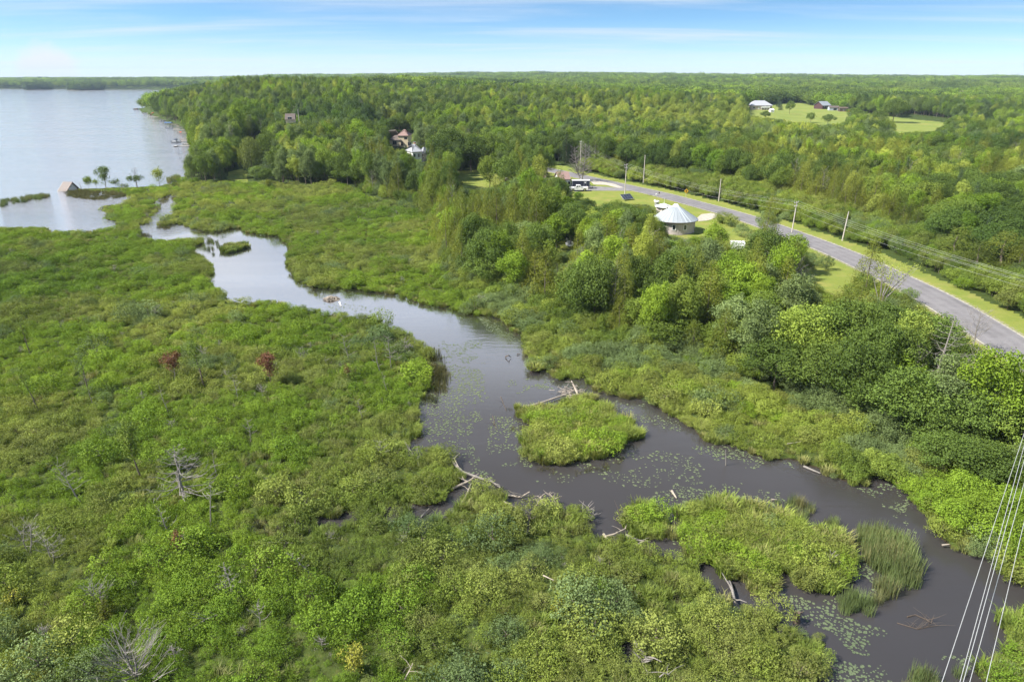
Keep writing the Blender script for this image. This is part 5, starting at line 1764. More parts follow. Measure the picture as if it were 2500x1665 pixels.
for i in range(NP_):
    a0, a1 = 2 * PI * i / NP_, 2 * PI * (i + 1) / NP_
    e = .006
    v = [(RR * math.cos(a0 + e), RR * math.sin(a0 + e), HW - .22), (RR * math.cos(a1 - e), RR * math.sin(a1 - e), HW - .22),
         (.72 * math.cos(a1), .72 * math.sin(a1), HW + HR - .42), (.72 * math.cos(a0), .72 * math.sin(a0), HW + HR - .42)]
    v += [(x, y, z + .06) for x, y, z in v]
    MB().add(v, [(3, 2, 1, 0), (4, 5, 6, 7), (0, 1, 5, 4), (1, 2, 6, 5), (2, 3, 7, 6), (3, 0, 4, 7)]).build('roof_panel', 'steel_roof', rh)
    MB().tube([(RR * 1.003 * math.cos(a0), RR * 1.003 * math.sin(a0), HW - .15), (.72 * math.cos(a0), .72 * math.sin(a0), HW + HR - .35)], .04, 4).build('roof_seam', 'steel_seam', rh)
MB().lathe([(RR + .02, HW - .3), (RR + .02, HW - .17), (RR - .1, HW - .25), (RW, HW - .02)], 60).build('eave_trim', 'dark_wood', rh)
MB().lathe([(1.0, HW + HR - .52), (.8, HW + HR - .3), (.62, HW + HR - .05), (.3, HW + HR + .14), (.02, HW + HR + .18)], 28).build('roof_cap', 'white_paint', rh, smooth=True)
for px_, wz in ((1644, 1.85), (1671.5, 1.85), (1704.5, 1.9)):
    vx = (px_ - 1656) / 50.0
    a = -PI / 2 + math.asin(max(-.97, min(.97, vx)))
    rot = Matrix.Rotation(a, 4, 'Z')
    fr = MB(); gl = MB(); b = .13
    W_, H_ = .82, 1.35
    for (yy, zz, dy, dz) in ((-W_ / 2, wz, b, H_ + b), (W_ / 2, wz, b, H_ + b), (0, wz + H_ / 2, W_ - b, b), (0, wz - H_ / 2, W_ - b, b)):
        fr.box((RW + .06, yy, zz), (.12, dy, dz))
    gl.box((RW + .03, 0, wz), (.06, W_ - b, H_ - b))
    f = fr.build('window', 'white_paint', rh); f.matrix_local = rot
    gl.build('pane', 'glass_dark', f)
a = -PI / 2 + .6
MB().box((RW * 1.02 * math.cos(a), RW * 1.02 * math.sin(a), HW - .45), (.25, .25, .25)).build('wall_lamp', 'white_paint', rh)
aa = PI * .93
MB().lathe([(.11, 0), (.11, .9), (.17, .9), (.17, 1.05), (.01, 1.08)], 10, (2.0 * math.cos(aa), 2.0 * math.sin(aa), HW + HR * .6)).build('roof_vent', 'dark_wood', rh)

# white annex roof, tank and masts behind it
q = at(1619, 520)
t = thing('garden_shed', 'low white roofed shed just behind and left of the round house', 'shed', q, .5)
MB().box((0, 0, .9), (3.2, 2.6, 2.2)).build('wall', 'taupe_siding', t)
MB().lathe([(2.5, 1.9), (2.3, 2.02), (.2, 2.75), (.02, 2.76)], 12).build('roof', 'white_fabric', t)
q = at(1603, 505)
t = thing('water_tank', 'white upright tank on the lawn left of the round house', 'tank', q)
MB().lathe([(.62, -.2), (.62, 1.5), (.74, 1.5), (.74, 1.66), (.4, 1.8), (.02, 1.84)], 18).build('body', 'trim_grey', t)
MB().lathe([(.76, 1.48), (.78, 1.68), (.4, 1.86), (.02, 1.9)], 18).build('lid', 'white_paint', t)
q = at(1598, 502)
t = thing('mailbox', 'small white box on a post left of the white tank', 'box', q)
MB().tube([(0, 0, -.2), (0, 0, 1.3)], .05).build('post', 'pole_wood', t)
MB().lathe([(.01, 1.2), (.28, 1.25), (.3, 1.5), (.25, 1.7), (.01, 1.75)], 10).build('head', 'white_paint', t)
for (bx, by, top, lab, mt) in ((1601, 500, 477, 'thin garden mast with a white head behind the white tank', 'white_paint'), (1607.5, 498, 473, 'taller garden mast with a dark bird house at its top', 'dark_wood')):
    q = at(bx, by); h = hgt(q, top)
    t = thing('garden_mast', lab, 'mast', q, group='garden masts by the white tank')
    MB().tube([(0, 0, -.2), (0, 0, h)], .035, 6).build('pole', 'trim_grey', t)
    MB().box((0, 0, h + .15), (.36, .3, .34)).add([(-.24, -.2, h + .32), (.24, -.2, h + .32), (.24, .2, h + .32), (-.24, .2, h + .32), (0, -.2, h + .5), (0, .2, h + .5)], [(0, 1, 4), (3, 5, 2), (0, 4, 5, 3), (1, 2, 5, 4), (0, 3, 2, 1)]).build('head', mt, t)
q = at(1621, 503); h = hgt(q, 484)
t = thing('weather_vane', 'slim pale weather vane on the lawn left of the conical roof', 'weather vane', q)
MB().tube([(0, 0, -.2), (0, 0, h)], .04, 6).build('pole', 'white_paint', t)
vv = MB()
for k in range(3):
    a = k * 2.1
    vv.tube([(0, 0, h - .3), (.35 * math.cos(a), .35 * math.sin(a), h - .28)], .02, 4).box((.4 * math.cos(a), .4 * math.sin(a), h - .28), (.14, .14, .12))
vv.build('vane', 'dark_wood', t)

# ---- arched white shelters
for (ax, ay, L, Wd, Hh, rz, lab) in ((1503, 602, 3.6, 3.0, 1.9, 0.75, 'arched white fabric shelter among the trees left of the round house'),
                                      (1799, 606, 3.2, 3.0, 1.7, -0.2, 'arched white fabric shelter on the lawn right of the round house'),
                                      (1445, 581, 2.6, 2.2, 1.4, 1.0, 'small pale arched shelter half hidden in the bushes by the clearing')):
    q = at(ax, ay)
    t = thing('fabric_shelter', lab, 'shelter', q, rz, 'arched white fabric shelters')
    v = []; n = 12
    for i in range(n + 1):
        a = PI * i / n
        for x in (-L / 2, L / 2):
            v.append((x, Wd / 2 * math.cos(a), Hh * math.sin(a) ** .8))
    f = [(2 * i, 2 * i + 1, 2 * i + 3, 2 * i + 2) for i in range(n)]
    v2 = [(x, y * .97, z * .97) for x, y, z in v]
    m = MB().add(v, f).add(v2, [tuple(reversed(k)) for k in f])
    m.build('cover', 'white_fabric', t)
    for x in (-L / 2 + .03, 0, L / 2 - .03):
        MB().tube([(x, Wd / 2 * .95 * math.cos(PI * i / 10), Hh * .95 * math.sin(PI * i / 10) ** .8) for i in range(11)], .035, 5).build('hoop', 'trim_grey', t)
    m = MB()
    m.box((-L / 2 + .15, 0, Hh * .3), (.05, Wd * .75, Hh * .6))
    m.build('end_panel', 'dock_wood', t)

# ---- satellite dish and round table in the clearing
q = at(1390, 602)
t = thing('satellite_dish', 'white dish lying tilted on a short stand in the small clearing', 'satellite dish', q, .4)
MB().tube([(0, 0, -.2), (0, 0, .5)], .06).build('stand', 'trim_grey', t)
m = MB().lathe([(.02, 0), (.5, .06), (.95, .25), (.97, .28), (.95, .3), (.5, .11), (.02, .05)], 20)
o = m.build('dish', 'white_paint', t, smooth=True); o.location = (0, 0, .5); o.rotation_euler = (.5, -.25, 0)
MB().tube([(0, 0, .5), (.1, -.45, 1.25)], .02, 4).build('feed_arm', 'trim_grey', t)
q = at(1384, 593); h = hgt(q, 583)
t = thing('post_sign', 'small dark oval board on a thin post behind the tilted dish', 'sign', q)
MB().tube([(0, 0, -.2), (0, 0, h)], .03).build('post', 'trim_grey', t)
m = MB().lathe([(.01, 0), (.32, .01), (.32, .05), (.01, .06)], 14)
o = m.build('board', 'insulator', t); o.location = (0, 0, h - .2); o.rotation_euler = (PI / 2, 0, .2)

# ---- solar panel rack
q = at(1530, 489)
t = thing('solar_panel', 'tilted dark solar rack on the lawn by the crossarm pole', 'solar panel', q, .52)
for s in (-1, 1):
    MB().tube([(s * 1.3, .6, -.2), (s * 1.3, .6, 1.5)], .05, 6).build('leg', 'trim_grey', t)
    MB().tube([(s * 1.3, -.6, -.2), (s * 1.3, -.6, .6)], .05, 6).build('leg', 'trim_grey', t)
fr = MB().box((0, 0, 0), (4.1, 2.5, .06))
f = fr.build('frame', 'trim_grey', t); f.location = (0, 0, 1.1); f.rotation_euler = (.55, 0, 0)
for i in range(4):
    for j in range(2):
        o = MB().box((-1.5 + i * 1.0, -.6 + j * 1.2, .05), (.94, 1.13, .04)).build('module', 'panel_blue', f)

# ---- pickup
def pickup():
    q = at(1413, 467.5)
    x0 = at(1391, 466)[0]; x1 = at(1436, 466)[0]
    L = x1 - x0
    s = L / 5.9
    t = thing('pickup_truck', 'white extended cab pickup parked on the drive in front of the dark trailer', 'truck', (q[0], q[1] + .6, q[2] + .06), 0.0)
    # profile (x forward = -x, nose to the left of the picture)
    W2 = .98
    def X(v): return (v - 2.95) * s
    low = [(0.0, .55), (0.02, .95), (.12, 1.08), (1.35, 1.2), (1.6, 1.22), (3.65, 1.25), (5.85, 1.25), (5.9, .6), (5.3, .52), (5.3, .52)]
    body = MB()
    out = [(X(a), b * s * 1.04) for a, b in [(0.03, .5), (0.0, .95), (.14, 1.1), (1.3, 1.2), (3.72, 1.27), (3.72, 1.0), (5.72, 1.0), (5.72, .62), (5.15, .42)]]
    # wheel openings cut into the lower outline
    lowr = []
    for cx in (4.75, 1.05):
        for k in range(9):
            a = k / 8 * PI
            lowr.append((X(cx + .5 * math.cos(a)), (.42 + .5 * math.sin(a)) * s * 1.04))
        lowr.append((X(cx - .56 if cx > 2 else cx - .6), .42 * s * 1.04))
    outline = [(X(0.03), .5 * s), (X(0), .95 * s), (X(.14), 1.1 * s), (X(1.3), 1.2 * s), (X(3.72), 1.27 * s), (X(3.74), 1.0 * s), (X(5.72), 1.0 * s), (X(5.72), .6 * s), (X(5.3), .45 * s)] + lowr[:-1]
    # split the concave outline into convex strips for clean faces
    body.prism([(X(1.6), .42 * s), (X(4.2), .42 * s), (X(4.2), 1.0 * s), (X(3.74), 1.26 * s), (X(1.6), 1.22 * s)], -W2 * s, W2 * s)
    body.prism([(X(.5), .95 * s), (X(1.6), .95 * s), (X(1.6), 1.219 * s), (X(.5), 1.14 * s)], -W2 * s, W2 * s)
    body.prism([(X(0.02), .48 * s), (X(.5), .48 * s), (X(.5), 1.139 * s), (X(.14), 1.08 * s), (X(0), .95 * s)], -W2 * .96 * s, W2 * .96 * s)
    for side in (-1, 1):
        body.prism([(X(4.2), .95 * s), (X(5.85), .95 * s), (X(5.85), 1.27 * s), (X(4.2), 1.27 * s)], side * W2 * s, side * (W2 - .1) * s)
        body.prism([(X(3.745), 1.0 * s), (X(4.2), 1.0 * s), (X(4.2), 1.27 * s), (X(3.745), 1.27 * s)], side * W2 * s, side * (W2 - .1) * s)
        for cx, r_ in ((4.75, 1), (1.05, 1)):     # arch rims
            arc = [(X(cx + .52 * math.cos(PI * k / 10)), side * (W2 + .0) * s, (.44 + .52 * math.sin(PI * k / 10)) * s) for k in range(11)]
            body.tube(arc, .055 * s, 5)
    body.box((X(4.95), 0, .9 * s), (1.5 * s, 1.75 * s, .1 * s))
    body.prism([(X(5.3), .45 * s), (X(5.85), .55 * s), (X(5.85), .949 * s), (X(5.3), .949 * s)], -W2 * s, W2 * s)
    body.build('body', 'car_white', t)
    cab = MB().prism([(X(1.55), 1.2 * s), (X(2.15), 1.82 * s), (X(2.35), 1.88 * s), (X(3.35), 1.88 * s), (X(3.55), 1.8 * s), (X(3.73), 1.255 * s)], -.86 * s, .86 * s)
    cab.build('cab', 'car_white', t)
    MB().prism([(X(1.62), 1.25 * s), (X(2.13), 1.77 * s), (X(2.09), 1.79 * s), (X(1.56), 1.26 * s)], -.76 * s, .76 * s).build('windscreen', 'glass_dark', t)
    for side in (-1, 1):
        y0, y1 = sorted((side * .855 * s, side * .875 * s))
        MB().prism([(X(1.95), 1.3 * s), (X(2.3), 1.72 * s), (X(2.78), 1.74 * s), (X(2.78), 1.3 * s)], y0, y1).build('side_window', 'glass_dark', t)
        MB().prism([(X(2.95), 1.3 * s), (X(2.95), 1.74 * s), (X(3.35), 1.72 * s), (X(3.45), 1.3 * s)], y0, y1).build('side_window', 'glass_dark', t)
        MB().box((X(1.95), side * 1.0 * s, 1.28 * s), (.2 * s, .2 * s, .17 * s)).build('mirror', 'car_white', t)
        MB().box((X(2.9), side * .94 * s, .36 * s), (2.2 * s, .16 * s, .07 * s)).build('running_board', 'chrome', t)
        MB().box((X(.03), side * .72 * s, .88 * s), (.14 * s, .35 * s, .26 * s)).build('headlight', 'lamp_clear', t)
        MB().box((X(5.86), side * .88 * s, 1.0 * s), (.08 * s, .16 * s, .4 * s)).build('tail_light', 'lamp_red', t)
        MB().box((X(2.7), side * .985 * s, 1.02 * s), (.2 * s, .03 * s, .05 * s)).build('door_handle', 'chrome', t)
        for cx in (1.05, 4.75):
            w = MB().tube([(0, -.13 * s, 0), (0, .13 * s, 0)], .41 * s, 20).build('wheel', 'black_rubber', t, loc=(X(cx), side * .86 * s, .41 * s))
            MB().tube([(0, side * .1 * s, 0), (0, side * .16 * s, 0)], .25 * s, 14).build('rim', 'chrome', w)
    MB().box((X(-.03), 0, .85 * s), (.1 * s, 1.0 * s, .3 * s)).build('grille', 'glass_dark', t)
    MB().box((X(-.08), 0, .55 * s), (.2 * s, 1.85 * s, .2 * s)).build('bumper', 'chrome', t)
    MB().box((X(5.93), 0, .58 * s), (.16 * s, 1.8 * s, .16 * s)).build('bumper', 'chrome', t)
    MB().box((X(5.88), 0, 1.02 * s), (.06 * s, 1.7 * s, .5 * s)).build('tailgate', 'car_white', t)
    MB().box((X(2.9), 0, .36 * s), (5.0 * s, .9 * s, .2 * s)).build('chassis', 'black_rubber', t)


pickup()


def trailer():
    q = at(1418, 462)
    x0, x1 = at(1397, 462)[0], at(1440, 462)[0]
    L = x1 - x0
    t = thing('cargo_trailer', 'dark navy enclosed cargo trailer with a white roof behind the pickup', 'trailer', (q[0], q[1] + 1.1, q[2]), 0)
    H = hgt((q[0], q[1], q[2]), 441)
    MB().box((0, 0, .55 + (H - .6) / 2), (L, 2.3, H - .6)).build('body', 'trailer_blue', t)
    MB().prism([(-1.2, H - .05), (1.2, H - .05), (1.16, H + .02), (0, H + .12), (-1.16, H + .02)], -L / 2 - .04, L / 2 + .04, axis='x').build('roof', 'white_paint', t)
    tr = MB()
    for sx in (-1, 1):
        tr.box((sx * (L / 2 - .03), -1.17, .55 + (H - .6) / 2), (.12, .06, H - .62))
    tr.box((0, -1.17, .6), (L - .2, .05, .12))
    tr.build('corner_trim', 'trim_grey', t)
    for k in range(4):
        MB().box((-L / 2 + L * (.14 + .15 * k), -1.156, H * .5), (.03, .02, H - .8)).build('panel_seam', 'black_rubber', t)
    d = MB().box((L * .24, -1.17, H * .5), (1.0, .06, H * .78)).build('door', 'trim_grey', t)
    MB().box((L * .24, -1.205, H * .46), (.84, .03, H * .68)).build('door_panel', 'trailer_blue', d)
    MB().box((L * .24, -1.21, H * .73), (.5, .05, .3)).build('door_window', 'white_paint', d)
    MB().box((0, 0, H + .2), (.36, .36, .22)).build('roof_vent', 'white_paint', t)
    for sy in (-1, 1):
        for cx in (-.55, .35):
            w = MB().tube([(0, -.12, 0), (0, .12, 0)], .36, 16).build('wheel', 'black_rubber', t, loc=(cx, sy * 1.05, .36))
            MB().tube([(0, sy * .1, 0), (0, sy * .14, 0)], .2, 12).build('rim', 'chrome', w)
    MB().box((L / 2 + .7, 0, .5), (1.4, .12, .12)).box((L / 2 + .45, .35, .5), (.95, .1, .1), rz=-.6).box((L / 2 + .45, -.35, .5), (.95, .1, .1), rz=.6).build('hitch', 'black_rubber', t)
    MB().tube([(L / 2 + 1.15, 0, .05), (L / 2 + 1.15, 0, 1.15)], .05).build('jack', 'black_rubber', t)


trailer()


# ---- utility poles and wires
POLES = {}


def pole(key, bx, by, top, label, arm=True, lean=(0, 0), rz=0.0, tx=False):
    q = at(bx, by); h = hgt(q, top)
    t = thing('utility_pole', label, 'utility pole', q, rz, 'wooden utility poles along the road')
    MB().tube([(0, 0, -.4), (lean[0] * .5, lean[1] * .5, h * .5), (lean[0], lean[1], h)], [.17, .14, .11], 8).build('shaft', 'pole_wood', t)
    tops = []
    c, s = math.cos(rz), math.sin(rz)
    lx, ly = lean
    if arm:
        for zz, w in ((h - .25, 1.1), (h - 1.15, .8)):
            MB().box((lx, ly + .12, zz), (w * 2, .1, .12)).build('crossarm', 'pole_wood', t)
            for sx in (-1, 1):
                MB().lathe([(.05, 0), (.08, .06), (.05, .14), (.02, .22)], 8, (lx + sx * (w - .1), ly + .12, zz + .06)).build('insulator', 'insulator', t)
                ax, ay = lx + sx * (w - .1), ly + .12
                tops.append((q[0] + ax * c - ay * s, q[1] + ax * s + ay * c, q[2] + zz + .26))
    tops.append((q[0] + lx * c - (ly - .2) * s, q[1] + lx * s + (ly - .2) * c, q[2] + h - 2.4))
    if tx:
        MB().lathe([(.22, 0), (.22, .8), (.1, .86)], 12, (lx + .4, ly, h - 1.9)).build('transformer', 'trim_grey', t)
    POLES[key] = (q, h, tops)
    return t


pole('a', 1525, 480, 401, 'crossarm utility pole beside the tilted solar rack', rz=.9, tx=True)
pole('d', 1933, 568, 493, 'crossarm utility pole standing at the near edge of the road', rz=.75, lean=(.35, 0))
pole('n', 1416, 418, 345, 'utility pole showing behind the bare grey tree', rz=1.2)
pole('b', 1570.5, 447, 379, 'plain utility pole in the sumac left of the yellow sign', arm=False)
pole('c', 1754.5, 492, 437, 'plain utility pole in the sumac right of the yellow sign', arm=False)
pole('e', 2056, 588, 517, 'leaning utility pole across the road at its right hand bend', arm=False, lean=(.35, 0))
pole('far1', 731, 304, 268, 'thin pale utility pole above the woods near the lake', arm=False)
pole('far2', 674, 302, 289, 'short utility pole top left of the thin pale pole', arm=False)
pole('far3', 1954, 248, 225, 'distant utility pole beyond the open field', arm=False)
END = list(at(2720, 900)); END[2] += 9.0


def sag(a, b, s, n=14):
    a, b = np.array(a), np.array(b)
    return [tuple(a + (b - a) * u + np.array([0, 0, -4 * s * u * (1 - u)])) for u in np.linspace(0, 1, n)]


def wire(a, b, s, r, label, group, name='power_line'):
    o = MB().tube(sag(a, b, s), r, 4).build(name, 'wire_metal')
    return tag(o, label, 'wire', group)


ordn = ['upper left', 'upper right', 'lower left', 'lower right', 'lowest']
for k in range(5):
    wire(POLES['a'][2][k], POLES['n'][2][k], .8, .008, '%s wire from the solar rack pole towards the bare grey tree' % ordn[k], 'overhead wires')
    wire(POLES['a'][2][k], POLES['d'][2][k], 1.4, .009, '%s wire from the solar rack pole to the roadside pole' % ordn[k], 'overhead wires')
    e = (END[0] + k * .5 - 1, END[1] + k * .4, END[2] - (1.0 if k > 1 else 0) - (1 if k > 3 else 0))
    wire(POLES['d'][2][k], e, 1.0, .010, '%s wire from the roadside pole out across the road' % ordn[k], 'overhead wires')
W5 = [(2500, 1059, 2299, 1665, 'leftmost thick pale wire over the dark creek corner'), (2500, 1091, 2344, 1665, 'second from left of the thick wires over the creek corner'),
      (2500, 1127, 2352, 1665, 'middle one of the five thick wires over the creek corner'), (2500, 1182, 2368, 1665, 'fourth from left thick wire, bluish, over the creek corner'),
      (2500, 1280, 2409, 1665, 'rightmost thick pale wire over the creek corner')]
for i, (x0, y0, x1, y1, lab) in enumerate(W5):
    z = 14.0 - (.8 if i > 2 else 0)
    a = np.array(at(x0, y0, z)); b = np.array(at(x1, y1, z - .5))
    d = b - a
    wire(a - d * 1.3, b + d * 1.2, 0.35, .0135, lab, 'thick overhead wires in the near corner')
MB_s = MB()

# ---- yellow diamond sign
q = at(1674.5, 481)
t = thing('road_sign', 'yellow diamond warning sign at the far road edge by the sumac', 'sign', q, .12)
h = hgt(q, 467)
MB().tube([(0, .05, -.3), (0, .05, h + .4)], .05, 6).build('post', 'pole_wood', t)
f = MB().prism([(0, h - .78), (.78, h), (0, h + .78), (-.78, h)], -.03, .0).build('face', 'sign_yellow', t)
MB().prism([(-.1, h - .4), (.06, h - .4), (.06, h + .05), (.2, h + .05), (-.02, h + .4), (-.24, h + .05), (-.1, h + .05)], -.045, -.031).build('arrow', 'sign_black', f)

# ---- houses
def px_w(p, n):
    return n * depth(p) / FPX


q = at(980, 360)
s = px_w(q, 1)
gable_house('brown_house', 'tan house with a brown hipped roof showing between the trees', 'house', (q[0] + 7 * s, q[1] + 5, q[2] + .4), 25 * s, 9, 5.6, 2.6, -.12, 'tan_siding', 'red_shingle',
            [('s', 1.5, 4.3, 1.6, 1.1, 'dark'), ('s', -1.0, 1.3, 1.4, 1.6, 'dark'), ('s', 3.6, 1.3, 2.0, 1.8, 'patio')], hip=.8)
gable_house('brown_house_wing', 'low wing with a brown roof joined left of the tan house', 'house', (q[0] - 14 * s, q[1] + 4.4, q[2] + .8), 30 * s, 8, 2.9, 2.0, -.12, 'tan_siding', 'brown_shingle',
            [('s', 0, 1.5, 2.2, 1.9, 'patio'), ('s', 4.2, 1.6, 1.0, 1.0, 'dark'), ('s', -4, 1.6, 1.6, 1.1, 'window')], hip=.7)
q = at(1010, 397)
s = px_w(q, 1)
g = gable_house('grey_house', 'white house with a blue grey hipped roof among bare branches', 'house', (q[0] - 1 * s, q[1] + 4, q[2] + .2), 24 * s, 8.5, 4.6, 2.8, .5, 'white_paint', 'grey_shingle',
                [('s', -1.4, 2.9, 1.0, 1.5, 'window'), ('s', .6, 2.9, 1.0, 1.5, 'window'), ('s', 2.6, 2.9, 1.0, 1.5, 'window'), ('w', 0, 2.6, 1.4, 1.4, 'window')], hip=.8, chimney=(1, 1, .9))
gable_house('grey_house_wing', 'grey gabled wing right of the blue grey roof', 'house', (q[0] + 22 * s, q[1] + 7, q[2]), 17 * s, 7.5, 3.9, 2.2, -.45, 'blue_grey_siding', 'grey_shingle',
            [('s', -1.2, 1.8, 1.2, 1.4, 'window'), ('s', 1.6, 1.8, 1.6, 1.4, 'window'), ('e', 0, 2.2, 1.2, 1.2, 'window')], hip=.5)
for (cx, by, wpx, hw, lab, rz) in ((1276, 431, 26, 2.4, 'long brown roof left among the trees by the road', .1), (1316, 450, 34, 2.6, 'middle brown roof half hidden behind the cedars', -.15), (1374, 457, 26, 2.7, 'brown roof end just left of the trailer', .12)):
    q = at(cx, by); s = px_w(q, 1)
    gable_house('bungalow', lab, 'house', (q[0], q[1] + 4, q[2]), wpx * s, 8, hw, 2.0, rz, 'white_paint', 'red_shingle', [('s', -.5, 1.4, 1.4, 1.2, 'window'), ('s', 1.8, 1.4, .9, 1.1, 'window'), ('e', 0, 1.4, 1.2, 1.1, 'window')], hip=0)
q = at(710, 293); s = px_w(q, 1)
gable_house('lake_house', 'house with a dark brown roof peeping above the woods by the lake', 'house', (q[0], q[1], q[2] - 1.0), 20 * s, 8, 1.3, 2.4, .2, 'tan_siding', 'brown_shingle', [('s', 0, 1.8, 2, 1.4, 'window')])
q = at(1856, 268.5); s = px_w(q, 1)
gable_house('stone_house', 'pale stone house with a wide grey hipped roof at the left of the field', 'house', (q[0], q[1] + 5, q[2]), 52 * s, 15, 4.4, 4.2, .0, 'stone_wall', 'grey_shingle',
            [('s', -7.5, 2.2, 2, 1.6, 'window'), ('s', 1.5, 2.9, 3, 1.8, 'patio'), ('s', 6.0, 2.9, 3, 1.8, 'patio'), ('s', 9.6, 2, 1.6, 1.6, 'window'), ('s', -2.5, 1.9, 1.2, 2.1, 'door')], hip=.8, over=.7)
t = thing('deck', 'white raised deck along the front of the stone house', 'deck', (q[0] + 3.6, q[1] - 4.0, q[2]))
MB().box((0, 0, 2.3), (9, 3, .25)).build('platform', 'white_paint', t)
for k in range(4):
    MB().box((-4.2 + k * 2.8, -1.3, 1.1), (.25, .25, 2.2)).build('post', 'white_paint', t)
MB().box((0, -1.45, 2.95), (9, .1, .9)).build('railing', 'white_paint', t)
q = at(1883, 275); s = px_w(q, 1)
gable_house('garden_hut', 'small white hut on the field in front of the stone house', 'shed', q, 9.5 * s, 3.6, 2.0, 1.2, .15, 'white_paint', 'white_paint', [('s', 0, 1.3, .6, .6, 'dark')], over=.15)
q = at(1902, 250); s = px_w(q, 1)
gable_house('white_house', 'white house partly hidden behind dark spruces beyond the stone house', 'house', (q[0], q[1] + 6, q[2] + .5), 15 * s, 8, 3.2, 2.2, .3, 'white_paint', 'grey_shingle', [('s', 0, 2.5, 1.6, 1.4, 'window')])
q = at(2013, 267); s = px_w(q, 1)
hh = gable_house('red_house', 'dark maroon gabled house with a pale roof and white trim on the field', 'house', (q[0], q[1] + 7, q[2]), 30 * s, 10.5, 3.8, 3.6, .55, 'maroon_siding', 'steel_roof',
                 [('s', -3.4, 1.9, 1.6, 1.2, 'window'), ('s', 1, 1.9, 1.6, 1.2, 'window'), ('e', -1.2, 1.6, 1.1, 2.1, 'door'), ('e', 1.6, 1.9, 2.0, 1.6, 'window')], over=.8)
q = at(2040, 270.5); s = px_w(q, 1)
gable_house('open_shed', 'grey open fronted shed joined right of the maroon house', 'shed', (q[0] - 1, q[1] + 4, q[2]), 22 * s, 6, 2.8, 1.5, -.1, 'blue_grey_siding', 'brown_shingle', [('s', 1, 1.3, 3, 2.0, 'dark')])
q = at(2060, 273); s = px_w(q, 1)
gable_house('dark_shed', 'dark weathered shed at the right end of the farm buildings', 'shed', (q[0], q[1] + 3, q[2]), 19 * s, 5, 3.0, 1.2, -.08, 'dark_wood', 'dark_wood', [('s', 0, 1.3, 1.2, 1.2, 'window')])
q = at(2075, 274.5); s = px_w(q, 1)
t = thing('red_car', 'small bright red car parked right of the dark weathered shed', 'car', q, .2)
MB().prism([(-2.3, .35), (2.3, .35), (2.3, .8), (1.5, .95), (-1.4, .95), (-2.3, .8)], -.85, .85).build('body', 'orange_paint', t)
MB().prism([(-1.2, .95), (1.2, .95), (.8, 1.5), (-.7, 1.5)], -.78, .78).build('cabin', 'orange_paint', t)
for sx in (-1.4, 1.4):
    for sy in (-.8, .8):
        MB().tube([(sx, sy - .1, .33), (sx, sy + .1, .33)], .33, 12).build('wheel', 'black_rubber', t)
q = at(2343, 248); s = px_w(q, 1)
gable_house('pink_roof_house', 'house with a pinkish roof alone in the far right woods', 'house', (q[0], q[1], q[2] + 5), 15 * s, 10, 4, 4.5, .6, 'tan_siding', 'red_shingle', [('s', 0, 2, 2, 1.4, 'window')])
q = at(1240, 449); s = px_w(q, 1)
t = thing('garden_deck', 'small pinkish wooden deck on the lawn left of the brown roofs', 'deck', q, .1)
MB().box((0, 1, .5), (13 * s, 3.0, .16)).build('platform', 'red_shingle', t)
for k in (-1, 1):
    MB().box((k * 5.5 * s, -.3, .2), (.15, .15, .7)).build('leg', 'dark_wood', t)
MB().box((0, 2.4, .95), (13 * s, .1, .8)).build('railing', 'red_shingle', t)
q = at(1236, 450); h = hgt(q, 436)
t = thing('yard_lamp', 'lamp post with a white disc head left of the pinkish deck', 'lamp', q)
MB().tube([(0, 0, -.2), (0, 0, h)], .05).build('post', 'dark_wood', t)
MB().lathe([(.01, 0), (.4, .02), (.42, .1), (.01, .2)], 14, (0, 0, h)).build('head', 'white_paint', t)

# ---- boathouse sinking at the lake edge
q = at(163, 467, 0.0); s = px_w(q, 1)
BW = 31 * s
t = thing('boathouse', 'sunken white boathouse with a rusty ribbed roof tilting into the lake', 'boathouse', (q[0], q[1] + 1.5, -.25), .1)
t.rotation_euler = (math.radians(-4), math.radians(-2), math.radians(-20))
D = 3.9; H1 = 1.0; HRo = 2.2
MB().prism([(-D / 2, -.6), (D / 2, -.6), (D / 2, H1), (0, H1 + HRo * .93), (-D / 2, H1)], BW / 2 - .9, BW / 2 - .78, axis='x').build('gable_wall', 'white_paint', t)
MB().prism([(-D / 2, -.6), (D / 2, -.6), (D / 2, H1), (0, H1 + HRo * .93), (-D / 2, H1)], -BW / 2 + .7, -BW / 2 + .82, axis='x').build('gable_wall', 'white_paint', t)
MB().box((0, -D / 2 + .1, .3), (BW - 2.0, .14, 1.8)).build('side_wall', 'dark_wood', t)
MB().box((0, D / 2 - .1, .3), (BW - 2.0, .14, 1.8)).build('side_wall', 'dark_wood', t)
for y in (-.9, -.35):
    w_ = MB().box((BW / 2 - .75, y * 1, H1 + .7), (.08, .42, .5)).build('window', 'white_paint', t)
    MB().box((BW / 2 - .7, y * 1, H1 + .7), (.06, .3, .38)).build('pane', 'glass_dark', w_)
nr = 12
pw = (BW + .2) / nr
